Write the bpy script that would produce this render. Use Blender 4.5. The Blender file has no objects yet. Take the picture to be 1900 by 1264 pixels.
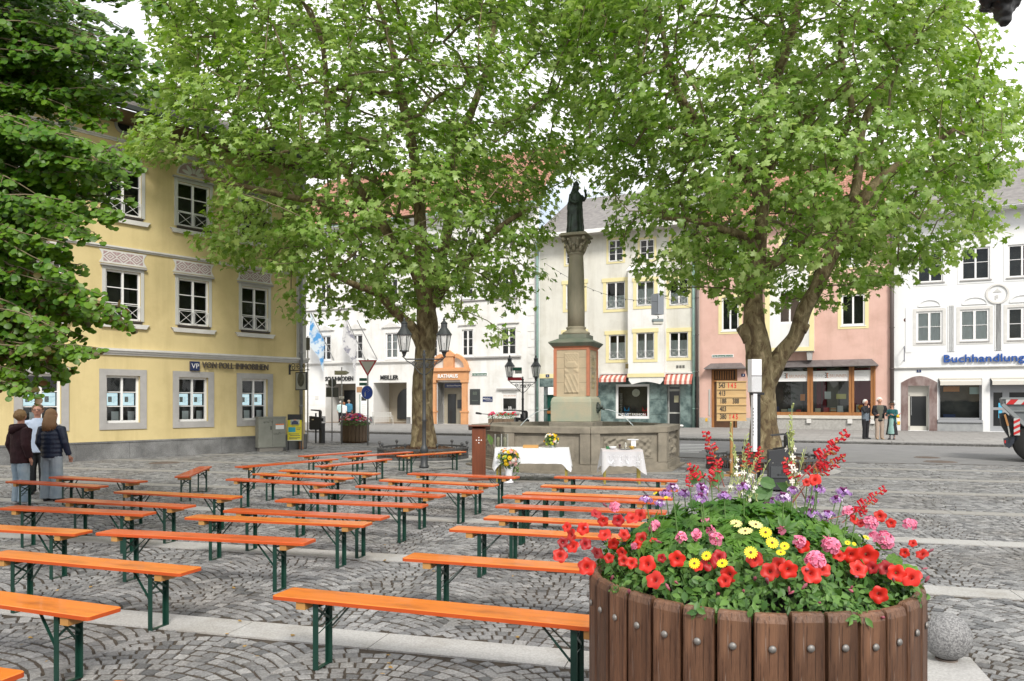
import bpy, math, random
import numpy as np
from math import sin, cos, pi, radians, sqrt, atan2
from mathutils import Vector, Matrix
random.seed(7); rng = np.random.default_rng(7)
SC = bpy.context.scene; COL = SC.collection

# ---------------------------------------------------------------- camera, sky, sun, exposure
FPX, HC, YH = 1400.0, 1.78, 746.0          # focal length in photo pixels, eye height, horizon row
cam_d = bpy.data.cameras.new('camera'); cam = bpy.data.objects.new('camera', cam_d); COL.objects.link(cam)
cam.location = (0, 0, HC); cam.rotation_euler = (radians(90), 0, 0)
cam_d.sensor_width = 36; cam_d.lens = 36*FPX/1900; cam_d.shift_y = (YH-632)/1900
cam_d.clip_start = .05; cam_d.clip_end = 3000
SC.camera = cam
W = bpy.data.worlds.new('World'); SC.world = W; W.use_nodes = True
nt = W.node_tree; nt.nodes.clear()
o = nt.nodes.new('ShaderNodeOutputWorld'); bg = nt.nodes.new('ShaderNodeBackground')
sky = nt.nodes.new('ShaderNodeTexSky'); sky.sky_type = 'NISHITA'; sky.sun_disc = False
SUN_EL, SUN_AZ = radians(42), radians(166)    # azimuth clockwise from +Y: the sun stands behind the camera, a little to the right
sky.sun_elevation = SUN_EL; sky.sun_rotation = SUN_AZ
tc = nt.nodes.new('ShaderNodeTexCoord'); nz = nt.nodes.new('ShaderNodeTexNoise')
nz.inputs['Scale'].default_value = 2.2; nz.inputs['Detail'].default_value = 6; nz.inputs['Roughness'].default_value = .6
rp = nt.nodes.new('ShaderNodeValToRGB'); rp.color_ramp.elements[0].position = .30; rp.color_ramp.elements[1].position = .50
mx = nt.nodes.new('ShaderNodeMix'); mx.data_type = 'RGBA'
mx.inputs[7].default_value = (9.9, 9.8, 9.7, 1)      # bright cloud
nt.links.new(tc.outputs['Generated'], nz.inputs['Vector']); nt.links.new(nz.outputs['Fac'], rp.inputs['Fac'])
nt.links.new(rp.outputs['Color'], mx.inputs[0]); nt.links.new(sky.outputs['Color'], mx.inputs[6])
nt.links.new(mx.outputs[2], bg.inputs['Color']); bg.inputs['Strength'].default_value = .1
nt.links.new(bg.outputs['Background'], o.inputs['Surface'])
sl = bpy.data.lights.new('sun', 'SUN'); sl.energy = 2.2; sl.angle = radians(14); sl.color = (1, .945, .86)
so = bpy.data.objects.new('sun', sl); COL.objects.link(so)
so.rotation_euler = Vector((sin(SUN_AZ)*cos(SUN_EL), cos(SUN_AZ)*cos(SUN_EL), sin(SUN_EL))).to_track_quat('Z', 'Y').to_euler()
SC.view_settings.view_transform = 'Standard'; SC.view_settings.look = 'None'
SC.view_settings.exposure = .62; SC.view_settings.gamma = 1
SC.render.engine = 'CYCLES'
cy = SC.cycles; cy.max_bounces = 6; cy.diffuse_bounces = 4; cy.glossy_bounces = 2; cy.transmission_bounces = 4
cy.transparent_max_bounces = 8; cy.use_denoising = True; cy.caustics_reflective = False; cy.caustics_refractive = False

# ---------------------------------------------------------------- materials
MATS = {}
def srgb(h):
    r = [int(h[i:i+2], 16)/255 for i in (0, 2, 4)]
    return tuple(((c+.055)/1.055)**2.4 if c > .04045 else c/12.92 for c in r)
def mat(name, col, rough=.6, col2=None, scale=4., amt=.5, bump=0., bscale=None, metal=0., spec=.5, stretch=None, attr=None, coord='Object', rand=0., trans=0., detail=5., emis=None, coat=0., sheen=0., alpha=1.):
    if name in MATS: return MATS[name]
    m = bpy.data.materials.new(name); m.use_nodes = True; n = m.node_tree; b = n.nodes['Principled BSDF']
    if isinstance(col, str): col = srgb(col)
    if isinstance(col2, str): col2 = srgb(col2)
    b.inputs['Roughness'].default_value = rough; b.inputs['Metallic'].default_value = metal
    b.inputs['Specular IOR Level'].default_value = spec; b.inputs['Coat Weight'].default_value = coat
    b.inputs['Sheen Weight'].default_value = sheen; b.inputs['Alpha'].default_value = alpha
    b.inputs['Base Color'].default_value = (*col, 1)
    L = n.links.new; out = None
    t = n.nodes.new('ShaderNodeTexCoord'); src = t.outputs[coord]
    if stretch:
        mp = n.nodes.new('ShaderNodeMapping'); mp.inputs['Scale'].default_value = stretch; L(src, mp.inputs['Vector']); src = mp.outputs[0]
    if col2 is not None:
        if attr:
            a = n.nodes.new('ShaderNodeAttribute'); a.attribute_name = attr; f = a.outputs['Fac']
            mm = n.nodes.new('ShaderNodeMix'); mm.data_type = 'RGBA'; L(f, mm.inputs[0])
            mm.inputs[6].default_value = (*col, 1); mm.inputs[7].default_value = (*col2, 1); out = mm.outputs[2]
            if amt and scale:
                q = n.nodes.new('ShaderNodeTexNoise'); q.inputs['Scale'].default_value = scale; q.inputs['Detail'].default_value = detail; L(src, q.inputs['Vector'])
                hv = n.nodes.new('ShaderNodeHueSaturation'); mr = n.nodes.new('ShaderNodeMapRange')
                mr.inputs[1].default_value = .3; mr.inputs[2].default_value = .7; mr.inputs[3].default_value = 1-amt; mr.inputs[4].default_value = 1+amt
                L(q.outputs['Fac'], mr.inputs[0]); L(mr.outputs[0], hv.inputs['Value']); L(out, hv.inputs['Color']); out = hv.outputs[0]
        else:
            q = n.nodes.new('ShaderNodeTexNoise'); q.inputs['Scale'].default_value = scale; q.inputs['Detail'].default_value = detail
            q.inputs['Roughness'].default_value = .6; L(src, q.inputs['Vector'])
            r = n.nodes.new('ShaderNodeValToRGB'); r.color_ramp.elements[0].position = .5-.22*max(.1, 1-amt); r.color_ramp.elements[1].position = .5+.22*max(.1, 1-amt)
            r.color_ramp.elements[0].color = (*col, 1); r.color_ramp.elements[1].color = (*col2, 1)
            L(q.outputs['Fac'], r.inputs['Fac']); out = r.outputs['Color']
    if rand:
        oi = n.nodes.new('ShaderNodeObjectInfo'); hv = n.nodes.new('ShaderNodeHueSaturation'); mr = n.nodes.new('ShaderNodeMapRange')
        mr.inputs[3].default_value = 1-rand; mr.inputs[4].default_value = 1+rand; L(oi.outputs['Random'], mr.inputs[0]); L(mr.outputs[0], hv.inputs['Value'])
        if out is not None: L(out, hv.inputs['Color'])
        else: hv.inputs['Color'].default_value = (*col, 1)
        out = hv.outputs[0]
    if out is not None: L(out, b.inputs['Base Color'])
    if emis:
        b.inputs['Emission Strength'].default_value = emis
        if out is not None: L(out, b.inputs['Emission Color'])
        else: b.inputs['Emission Color'].default_value = (*col, 1)
    if bump:
        q = n.nodes.new('ShaderNodeTexNoise'); q.inputs['Scale'].default_value = bscale or scale*4; q.inputs['Detail'].default_value = 6; L(src, q.inputs['Vector'])
        bn = n.nodes.new('ShaderNodeBump'); bn.inputs['Strength'].default_value = bump; bn.inputs['Distance'].default_value = .02
        L(q.outputs['Fac'], bn.inputs['Height']); L(bn.outputs[0], b.inputs['Normal'])
    if trans:
        tr = n.nodes.new('ShaderNodeBsdfTranslucent'); ms = n.nodes.new('ShaderNodeMixShader'); ms.inputs[0].default_value = trans
        hs = n.nodes.new('ShaderNodeHueSaturation'); hs.inputs['Hue'].default_value = .49; hs.inputs['Saturation'].default_value = 1.15; hs.inputs['Value'].default_value = 1.25
        if out is not None: L(out, hs.inputs['Color'])
        else: hs.inputs['Color'].default_value = (*col, 1)
        L(hs.outputs[0], tr.inputs['Color']); L(b.outputs[0], ms.inputs[1]); L(tr.outputs[0], ms.inputs[2])
        L(ms.outputs[0], n.nodes['Material Output'].inputs['Surface'])
    MATS[name] = m; return m
def glass(name, tint=(.52, .55, .55), clear=.98, rough=.02):
    if name in MATS: return MATS[name]
    m = bpy.data.materials.new(name); m.use_nodes = True; n = m.node_tree; n.nodes.clear(); L = n.links.new
    o = n.nodes.new('ShaderNodeOutputMaterial'); g = n.nodes.new('ShaderNodeBsdfGlossy'); g.inputs['Roughness'].default_value = rough
    t = n.nodes.new('ShaderNodeBsdfTransparent'); t.inputs['Color'].default_value = (*[c*clear/.55 for c in tint], 1)
    f = n.nodes.new('ShaderNodeFresnel'); f.inputs['IOR'].default_value = 1.5; s = n.nodes.new('ShaderNodeMixShader')
    q = n.nodes.new('ShaderNodeTexNoise'); q.inputs['Scale'].default_value = 1.3; bn = n.nodes.new('ShaderNodeBump'); bn.inputs['Strength'].default_value = .15; bn.inputs['Distance'].default_value = .05
    L(q.outputs['Fac'], bn.inputs['Height']); L(bn.outputs[0], g.inputs['Normal'])
    L(f.outputs[0], s.inputs[0]); L(t.outputs[0], s.inputs[1]); L(g.outputs[0], s.inputs[2]); L(s.outputs[0], o.inputs['Surface'])
    MATS[name] = m; return m

def overlay(m, col, scale, stretch, lo, hi, fac, detail=6., mult=False):
    """wear: mixes another colour in where a noise passes a threshold"""
    n = m.node_tree; L = n.links.new; b = n.nodes['Principled BSDF']; bc = b.inputs['Base Color']
    t = n.nodes.new('ShaderNodeTexCoord'); mp = n.nodes.new('ShaderNodeMapping'); mp.inputs['Scale'].default_value = stretch; L(t.outputs['Object'], mp.inputs[0])
    q = n.nodes.new('ShaderNodeTexNoise'); q.inputs['Scale'].default_value = scale; q.inputs['Detail'].default_value = detail; q.inputs['Roughness'].default_value = .65; L(mp.outputs[0], q.inputs[0])
    r = n.nodes.new('ShaderNodeMapRange'); r.inputs[1].default_value = lo; r.inputs[2].default_value = hi; r.inputs[4].default_value = fac; L(q.outputs['Fac'], r.inputs[0])
    x = n.nodes.new('ShaderNodeMix'); x.data_type = 'RGBA'; x.blend_type = 'MULTIPLY' if mult else 'MIX'; L(r.outputs[0], x.inputs[0])
    if bc.links: L(bc.links[0].from_socket, x.inputs[6])
    else: x.inputs[6].default_value = bc.default_value
    x.inputs[7].default_value = (*col, 1); L(x.outputs[2], bc)
# ---------------------------------------------------------------- objects
def tag(o, label=None, cat=None, group=None, kind=None):
    if label: o['label'] = label
    if cat: o['category'] = cat
    if group: o['group'] = group
    if kind: o['kind'] = kind
    return o
def thing(name, label, cat, loc=(0, 0, 0), rz=0, group=None):
    o = bpy.data.objects.new(name, None); COL.objects.link(o); o.location = loc; o.rotation_euler = (0, 0, rz)
    o.empty_display_size = .2
    return tag(o, label, cat, group)
class MB:
    def __init__(s): s.v = []; s.f = []; s.mi = []
    def add(s, vs, fs, mi=0):
        b = len(s.v); s.v += [tuple(x) for x in vs]; s.f += [tuple(b+i for i in f) for f in fs]; s.mi += [mi]*len(fs); return s
    def box(s, x0, y0, z0, x1, y1, z1, mi=0, M=None):
        vs = [(x0, y0, z0), (x1, y0, z0), (x1, y1, z0), (x0, y1, z0), (x0, y0, z1), (x1, y0, z1), (x1, y1, z1), (x0, y1, z1)]
        if M is not None: vs = [M @ Vector(v) for v in vs]
        return s.add(vs, [(3, 2, 1, 0), (4, 5, 6, 7), (0, 1, 5, 4), (1, 2, 6, 5), (2, 3, 7, 6), (3, 0, 4, 7)], mi)
    def cbox(s, cx, cy, cz, sx, sy, sz, mi=0, M=None):
        return s.box(cx-sx/2, cy-sy/2, cz-sz/2, cx+sx/2, cy+sy/2, cz+sz/2, mi, M)
    def bar(s, a, b, w, h=None, mi=0):
        a, b = Vector(a), Vector(b); d = b-a; h = h or w
        M = Matrix.Translation(a) @ d.to_track_quat('Z', 'Y').to_matrix().to_4x4()
        return s.box(-w/2, -h/2, 0, w/2, h/2, d.length, mi, M)
    def prism(s, poly, y0, y1, axis='y', mi=0, M=None):
        n = len(poly)
        def P(p, y): return (p[0], y, p[1]) if axis == 'y' else (p[0], p[1], y)
        vs = [P(p, y0) for p in poly]+[P(p, y1) for p in poly]
        if M is not None: vs = [M @ Vector(v) for v in vs]
        fs = [tuple(range(n)), tuple(reversed(range(n, 2*n)))]+[(i, i+n, (i+1) % n+n, (i+1) % n) for i in range(n)]
        if axis == 'z': fs = [tuple(reversed(f)) for f in fs]
        return s.add(vs, fs, mi)
    def ring_loft(s, rings, cap=True, mi=0):
        n = len(rings[0]); vs = [p for r in rings for p in r]; fs = []
        for k in range(len(rings)-1):
            for i in range(n): fs.append((k*n+i, k*n+(i+1) % n, (k+1)*n+(i+1) % n, (k+1)*n+i))
        if cap: fs += [tuple(reversed(range(n))), tuple(range((len(rings)-1)*n, len(rings)*n))]
        return s.add(vs, fs, mi)
    def lathe(s, prof, n=16, c=(0, 0, 0), mi=0, cap=True, phase=0.):
        return s.ring_loft([[(c[0]+r*cos(2*pi*i/n+phase), c[1]+r*sin(2*pi*i/n+phase), c[2]+z) for i in range(n)] for r, z in prof], cap, mi)
    def tube(s, pts, rad, n=6, mi=0, cap=True, sq=1.):
        pts = [Vector(p) for p in pts]
        if not hasattr(rad, '__len__'): rad = [rad]*len(pts)
        rings = []; up = None
        for i, p in enumerate(pts):
            d = (pts[min(i+1, len(pts)-1)]-pts[max(i-1, 0)]).normalized()
            if up is None: up = Vector((0, 0, 1)) if abs(d.z) < .9 else Vector((1, 0, 0))
            u = d.cross(up)
            if u.length < 1e-5: u = d.cross(Vector((0, 1, 0)))
            u.normalize(); w = u.cross(d).normalized(); up = w
            rings.append([p+u*rad[i]*cos(2*pi*k/n)+w*rad[i]*sq*sin(2*pi*k/n) for k in range(n)])
        return s.ring_loft(rings, cap, mi)
    def ball(s, c, r, n=10, m=7, mi=0, sz=1., sy=1.):
        prof = [(max(.001, r*sin(pi*j/m)), -r*sz*cos(pi*j/m)) for j in range(m+1)]
        return s.ring_loft([[(c[0]+q*cos(2*pi*i/n), c[1]+q*sy*sin(2*pi*i/n), c[2]+z) for i in range(n)] for q, z in prof], True, mi)
    def disc(s, c, r, n=20, mi=0, axis='z', r0=0.):
        ax = {'z': lambda a, b: (c[0]+a, c[1]+b, c[2]), 'y': lambda a, b: (c[0]+a, c[1], c[2]+b)}[axis]
        if r0 <= 0: return s.add([ax(r*cos(2*pi*i/n), r*sin(2*pi*i/n)) for i in range(n)], [tuple(range(n))], mi)
        vs = [ax(q*cos(2*pi*i/n), q*sin(2*pi*i/n)) for q in (r, r0) for i in range(n)]
        return s.add(vs, [(i, (i+1) % n, n+(i+1) % n, n+i) for i in range(n)], mi)
    def mesh(s, name, mats, smooth=False):
        me = bpy.data.meshes.new(name); me.from_pydata(s.v, [], s.f)
        for m in (mats if isinstance(mats, (list, tuple)) else [mats]): me.materials.append(m)
        if any(s.mi): me.polygons.foreach_set('material_index', s.mi)
        if smooth: me.polygons.foreach_set('use_smooth', [True]*len(s.f))
        me.update(); return me
    def build(s, name, mats, parent=None, smooth=False, bevel=0, loc=None, rot=None, label=None, kind=None, sharp=None):
        o = bpy.data.objects.new(name, s.mesh(name, mats, smooth or bool(sharp))); COL.objects.link(o)
        if parent is not None: o.parent = parent
        if loc is not None: o.location = loc
        if rot is not None: o.rotation_euler = rot
        if bevel:
            b = o.modifiers.new('bevel', 'BEVEL'); b.width = bevel; b.segments = 2; b.limit_method = 'ANGLE'
        if sharp:
            sm = o.data; sm.set_sharp_from_angle(angle=radians(sharp))
        if label: o['label'] = label
        if kind: o['kind'] = kind
        return o
def inst(name, me, parent=None, loc=(0, 0, 0), rot=(0, 0, 0), sc=None, M=None):
    o = bpy.data.objects.new(name, me); COL.objects.link(o)
    if parent is not None: o.parent = parent
    if M is not None: o.matrix_local = M
    else:
        o.location = loc; o.rotation_euler = rot
        if sc is not None: o.scale = sc if hasattr(sc, '__len__') else (sc, sc, sc)
    return o
def dup(root, loc=None, rz=None, label=None):
    r = root.copy(); COL.objects.link(r)
    if loc is not None: r.location = loc
    if rz is not None: r.rotation_euler = (0, 0, rz)
    if label: r['label'] = label
    for ch in list(root.children):
        c = ch.copy(); COL.objects.link(c); c.parent = r
        for g in list(ch.children):
            d = g.copy(); COL.objects.link(d); d.parent = c
    return r
def text(name, body, size, m, parent, loc, rot=(pi/2, 0, 0), ext=.004, align='LEFT', sx=1., bold=0.):
    cu = bpy.data.curves.new(name, 'FONT'); cu.body = body; cu.size = size; cu.extrude = ext; cu.align_x = align; cu.offset = bold; cu.resolution_u = 2
    t = bpy.data.objects.new('tmp', cu); COL.objects.link(t)
    dg = bpy.context.evaluated_depsgraph_get(); me = bpy.data.meshes.new_from_object(t.evaluated_get(dg)); bpy.data.objects.remove(t)
    me.materials.clear(); me.materials.append(m)
    o = bpy.data.objects.new(name, me); COL.objects.link(o); o.parent = parent; o.location = loc; o.rotation_euler = rot; o.scale = (sx, 1, 1)
    return o
def cloud(name, tv, tf, T, m, var=None, parent=None, kind=None, extra=None):
    """many copies of one small leaf joined in one mesh. T: (N,3,4)"""
    tv = np.array(tv, float); N = len(T); k = len(tv)
    V = np.einsum('nij,kj->nki', T[:, :, :3], tv)+T[:, None, :, 3]
    tot = [len(f) for f in tf]; idx = np.concatenate([np.array(f) for f in tf]); nl = len(idx)
    I = (idx[None, :]+np.arange(N)[:, None]*k).ravel()
    me = bpy.data.meshes.new(name); me.vertices.add(N*k); me.vertices.foreach_set('co', V.ravel())
    me.loops.add(N*nl); me.loops.foreach_set('vertex_index', I.astype(np.int32))
    me.polygons.add(N*len(tf)); st = np.cumsum([0]+tot[:-1])
    me.polygons.foreach_set('loop_start', (st[None, :]+np.arange(N)[:, None]*nl).ravel().astype(np.int32))
    if var is not None:
        a = me.attributes.new('var', 'FLOAT', 'POINT'); a.data.foreach_set('value', np.repeat(var, k).astype(np.float32))
    me.materials.append(m); me.update(calc_edges=True); me.validate()
    o = bpy.data.objects.new(name, me); COL.objects.link(o)
    if parent is not None: o.parent = parent
    if kind: o['kind'] = kind
    return o
def frames(P, N, roll, size):
    """orientation matrices with z axis N, given roll angle and size"""
    N = N/np.linalg.norm(N, axis=1, keepdims=True)
    a = np.where(np.abs(N[:, 2:3]) < .9, np.array([[0, 0, 1.]]), np.array([[1., 0, 0]]))
    X = np.cross(a, N); X /= np.linalg.norm(X, axis=1, keepdims=True); Y = np.cross(N, X)
    c, s = np.cos(roll)[:, None], np.sin(roll)[:, None]
    X2 = X*c+Y*s; Y2 = -X*s+Y*c
    return np.concatenate([np.stack([X2, Y2, N], axis=2)*np.reshape(size, (-1, 1, 1)), P[:, :, None]], axis=2)
# where a photo pixel meets the ground (or a given height), or lies at a given distance
def G(px, py, z=0.):
    d = FPX*(HC-z)/(py-YH); return Vector(((px-950)/FPX*d, d, z))
def A(px, py, d): return Vector(((px-950)/FPX*d, d, HC-(py-YH)/FPX*d))
class Fac:
    """a facade plane: x runs along it, -y faces the square"""
    def __init__(s, o, ang): s.o = Vector((o[0], o[1], 0)); s.u = Vector((cos(ang), sin(ang), 0)); s.ang = ang
    def t(s, px, off=0.):
        k = (px-950)/FPX
        # off: distance in front of the plane (towards the viewer)
        nx, ny = s.u.y, -s.u.x
        ox, oy = s.o.x+off*nx, s.o.y+off*ny
        return (k*oy-ox)/(s.u.x-k*s.u.y)
    def z(s, px, py, off=0.):
        t = s.t(px, off); d = s.o.y-off*s.u.x+t*s.u.y; return HC-(py-YH)/FPX*d
    def rect(s, x0, y0, x1, y1, off=0.):
        xm = (x0+x1)/2; return (s.t(x0, off), s.t(x1, off), s.z(xm, y1, off), s.z(xm, y0, off))
# ---------------------------------------------------------------- common materials
M_white = mat('white_render', (.80, .80, .79), .85, (.72, .72, .71), .6, .2, bump=.08, bscale=20)
M_cream = mat('cream_render', (.70, .69, .63), .88, (.62, .61, .56), .7, .2, bump=.25, bscale=60)
M_pink = mat('pink_render', (.68, .455, .39), .88, (.62, .40, .34), .8, .3, bump=.15, bscale=30)
M_yellow = mat('yellow_render', (.70, .575, .30), .88, (.62, .51, .26), .5, .2, bump=.12, bscale=25)
M_trimY = mat('yellow_trim', (.76, .68, .38), .8, (.70, .62, .34), 1.5, .3)
M_frame = mat('white_paint', (.82, .82, .82), .45)
M_grey = mat('grey_stone_trim', (.42, .41, .40), .8, (.36, .35, .345), 3, .3, bump=.1)
M_granite = mat('grey_granite', (.20, .205, .21), .7, (.30, .30, .30), 40, .6, bump=.3, bscale=60)
M_graniteL = mat('light_granite', (.44, .435, .425), .8, (.34, .335, .325), 60, .5, bump=.3, bscale=120)
M_black = mat('black_iron', (.012, .013, .015), .45, bump=.1, bscale=30)
M_dark = mat('dark_interior', (.015, .016, .017), .9)
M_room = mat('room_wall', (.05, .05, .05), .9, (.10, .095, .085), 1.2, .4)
M_glass = glass('window_glass'); M_glassS = glass('shop_glass', clear=1.04)
M_green = mat('copper_green_pipe', (.16, .27, .24), .6, (.22, .33, .30), 3, .4)
M_pipe = mat('zinc_pipe', (.30, .31, .32), .5, (.22, .23, .24), 5, .4, metal=.3)
M_brownpipe = mat('brown_pipe', (.09, .07, .065), .5)
M_curtain = mat('lace_curtain', (.80, .82, .82), .9, bump=.4, bscale=25)
M_gpole = mat('galvanised_pole', (.36, .37, .38), .45, metal=.6)
M_graph = mat('anthracite_metal', (.035, .037, .042), .45)

for m_ in (M_white, M_cream, M_pink, M_yellow):
    overlay(m_, (.74, .72, .67), 1.4, (1, 1, .10), .50, .72, .55, mult=True); overlay(m_, (.80, .78, .74), .55, (1, 1, 1), .48, .62, .5, mult=True)
overlay(M_granite, (.45, .45, .45), 1.2, (1, 1, 1), .35, .6, .9, mult=True)
# ---------------------------------------------------------------- ground
def sheet(name, pts, z, m, label=None):
    b = MB(); b.add([(x, y, z) for x, y in pts], [tuple(range(len(pts)))]); o = b.build(name, m); tag(o, kind='structure'); return o
M_joint = mat('sand_joint', (.038, .029, .021), .95, (.07, .055, .04), 25, .5, bump=.5, bscale=120)
M_far = mat('distant_ground', (.20, .195, .185), .9, (.26, .255, .245), .4, .4)
sheet('ground', [(-600, -300), (600, -300), (600, 900), (-600, 900)], -.06, M_far)
AST = radians(-15.5); CS, SN = cos(AST), sin(AST)
def tn(t, n): return (t*CS-n*SN, t*SN+n*CS)           # plaza frame: t along the granite bands, n across them
EDGE = [(-60, 62), (-14, 38.5), (-7.3, 33.2), (.5, 27.0), (9.7, 22.3), (14.4, 21.2), (40, 15)]   # where the setts meet the asphalt
plaza = sheet('plaza', [(-60, -12), (60, -12), (60, 9.)]+list(reversed(EDGE)), -.0085, M_joint)
def edge_y(x):
    for (a, b), (c, d) in zip(EDGE, EDGE[1:]):
        if a <= x <= c: return b+(d-b)*(x-a)/(c-a)
    return 15
M_sett = mat('granite_sett', (.110, .113, .118), .72, (.32, .32, .32), 55, .30, attr='var', bump=.45, bscale=90, spec=.35)
BANDS = [2.35, 5.15, 7.95, 10.75, 13.6, 16.4, 19.2, 22.0, 24.8, 27.6, 30.4, 33.2]; BW = .18
overlay(M_sett, (.72, .68, .63), .55, (1, 1, 1), .46, .64, .7, mult=True); overlay(M_sett, (.50, .42, .34), 6, (1, 1, 1), .58, .70, .6, mult=True); overlay(M_graniteL, (.66, .62, .56), 1.1, (1, 1, 1), .48, .66, .7, mult=True)
M_band = mat('dull_granite_band', (.31, .30, .28), .85, (.25, .243, .23), 20, .4, bump=.3)
# hexahedral setts laid in segmental arcs: each column of arcs is 1.45 m wide
stv, stf = [], []
def setts():
    quads = []; cw = 1.42
    for bi in range(len(BANDS)):
        n0 = BANDS[bi-1]+BW if bi else -.2; n1 = BANDS[bi]-BW
        for ci in range(-22, 26):
            tc_ = (ci+.5*(bi % 2))*cw
            far = n0 > 13
            vf = n0 > 19; row = .104 if not far else (.13 if not vf else .17); wd = .106 if not far else (.15 if not vf else .20)
            n = n0-.42; k = 0
            while n < n1+.05:
                R = 1.02; cnt = int(round(cw*1.09/wd)); amax = math.asin((cw/2+.012)/R)
                off = rng.uniform(-.3, .3)
                for j in range(cnt):
                    a0 = -amax+2*amax*(j+(off if j else 0))/cnt; a1 = -amax+2*amax*(j+1+(off if j < cnt-1 else 0))/cnt
                    g_ = .0095/R; e0, e1 = j == 0, j == cnt-1; ns = n+.32-R
                    def lowa(a, edge): return a if edge else math.asin(sin(a)-row/R*sin(a)*cos(a))
                    a0 += g_; a1 -= g_; b0, b1 = lowa(a0, e0), lowa(a1, e1)
                    ps = [(tc_+R*sin(b0), ns-row+R*cos(b0)+.026), (tc_+R*sin(b1), ns-row+R*cos(b1)+.026), (tc_+R*sin(a1), ns+R*cos(a1)), (tc_+R*sin(a0), ns+R*cos(a0))]
                    cn = sum(p[1] for p in ps)/4
                    if cn < n0+.035 or cn > n1-.03: continue
                    ps = [(p[0], min(max(p[1], n0+.006), n1-.006)) for p in ps]
                    x, y = tn(sum(p[0] for p in ps)/4, cn)
                    if y < 2.6 or x > .98*y+3 or x < -.72*y-.6 or y > edge_y(x)-.2 : continue
                    quads.append((y, ps))
                n += row
    return quads
Q = setts(); Q.sort(key=lambda q: q[0])
def sett_geo(ps, k=.0065):
    P = []
    cx = sum(p[0] for p in ps)/4; cy_ = sum(p[1] for p in ps)/4
    j = rng.uniform(-.006, .006, (4, 2)); h = rng.uniform(-.004, .004); tl = rng.uniform(-.003, .003, 4)
    out = [tn(p[0]+j[i][0], p[1]+j[i][1]) for i, p in enumerate(ps)]
    c = tn(cx, cy_)
    inn = [(c[0]+(q[0]-c[0])*(1-.09), c[1]+(q[1]-c[1])*(1-.09)) for q in out]
    vs = [(q[0], q[1], -.016) for q in out]+[(q[0], q[1], h-.005+tl[i]*.5) for i, q in enumerate(out)]+[(q[0], q[1], h+tl[i]) for i, q in enumerate(inn)]
    fs = [(0, 1, 5, 4), (1, 2, 6, 5), (2, 3, 7, 6), (3, 0, 4, 7), (4, 5, 9, 8), (5, 6, 10, 9), (6, 7, 11, 10), (7, 4, 8, 11), (8, 9, 10, 11)]
    return vs, fs
def seen(x, y): return abs(x) < .67*y and FPX*HC/y+YH < 1275
nsett = 0; VV, FF, VA = [], [], []
for y, ps in Q:
    x, yy = tn(sum(p[0] for p in ps)/4, sum(p[1] for p in ps)/4)
    vs, fs = sett_geo(ps); va = float(np.clip(rng.normal(.5, .24), 0, 1))
    if nsett < 300 and seen(x, yy) and yy > 4.82*HC/HC*.9 and not (.35 < x < 1.8 and yy < 7):
        me = bpy.data.meshes.new('sett'); me.from_pydata(vs, [], fs); me.materials.append(M_sett)
        a = me.attributes.new('var', 'FLOAT', 'POINT'); a.data.foreach_set('value', [va]*12)
        q = bpy.data.objects.new('sett', me); COL.objects.link(q); q.parent = plaza; nsett += 1
    else:
        b = len(VV); VV += vs; FF += [tuple(b+i for i in f) for f in fs]; VA += [va]*12
me = bpy.data.meshes.new('sett_field'); me.from_pydata(VV, [], FF); me.materials.append(M_sett)
a = me.attributes.new('var', 'FLOAT', 'POINT'); a.data.foreach_set('value', VA)
q = bpy.data.objects.new('sett_field', me); COL.objects.link(q); q.parent = plaza; tag(q, kind='stuff')
# beyond the built setts the paving is one sheet with a fine relief
M_pave = mat('far_setts', (.20, .195, .188), .85, (.30, .29, .28), 9, .3, bump=.9, bscale=14)
farp = []
lo = [tn(t, 19.2) for t in (-60, -30, 0, 20)]
# granite bands, slab by slab
for n in BANDS:
    t = -34
    while t < 30:
        L_ = rng.uniform(.95, 1.5); x, y = tn(t+L_/2, n)
        if y > 2 and x < .98*y+3 and x > -.74*y-1 and y < edge_y(x)-.3:
            b = MB(); vs = [(*tn(p, q_), z) for z in (-.03, .004) for p, q_ in ((t+.004, n-BW), (t+L_-.004, n-BW), (t+L_-.004, n+BW), (t+.004, n+BW))]
            b.add(vs, [(0, 1, 5, 4), (1, 2, 6, 5), (2, 3, 7, 6), (3, 0, 4, 7), (4, 5, 6, 7)]); b.build('granite_slab', M_graniteL if n < 12 else M_band, plaza)
        t += L_
# road, far pavement with kerb
FA = -math.atan(1400/3050); F = Fac((0, 54.5), FA)      # the row of house fronts beyond the street
KU = Vector((cos(FA), sin(FA), 0)); KN = Vector((-sin(FA), cos(FA), 0))
M_asph = mat('asphalt', (.165, .165, .168), .9, (.21, .21, .21), 1.2, .2, bump=.4, bscale=150)
def fr(t, off):  return (F.o.x+t*F.u.x+off*F.u.y, F.o.y+t*F.u.y-off*F.u.x)   # off metres in front of the fronts
def kerb_off(px, py):
    g = G(px, py); v = g-F.o; return v.x*F.u.y-v.y*F.u.x
KO = (kerb_off(700, 808)+kerb_off(1600, 822)+kerb_off(1850, 829))/3
road = sheet('road', [(-60, 61)]+EDGE[1:]+[fr(90, KO-.2), fr(-70, KO-.2)], -.004, M_asph)
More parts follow.
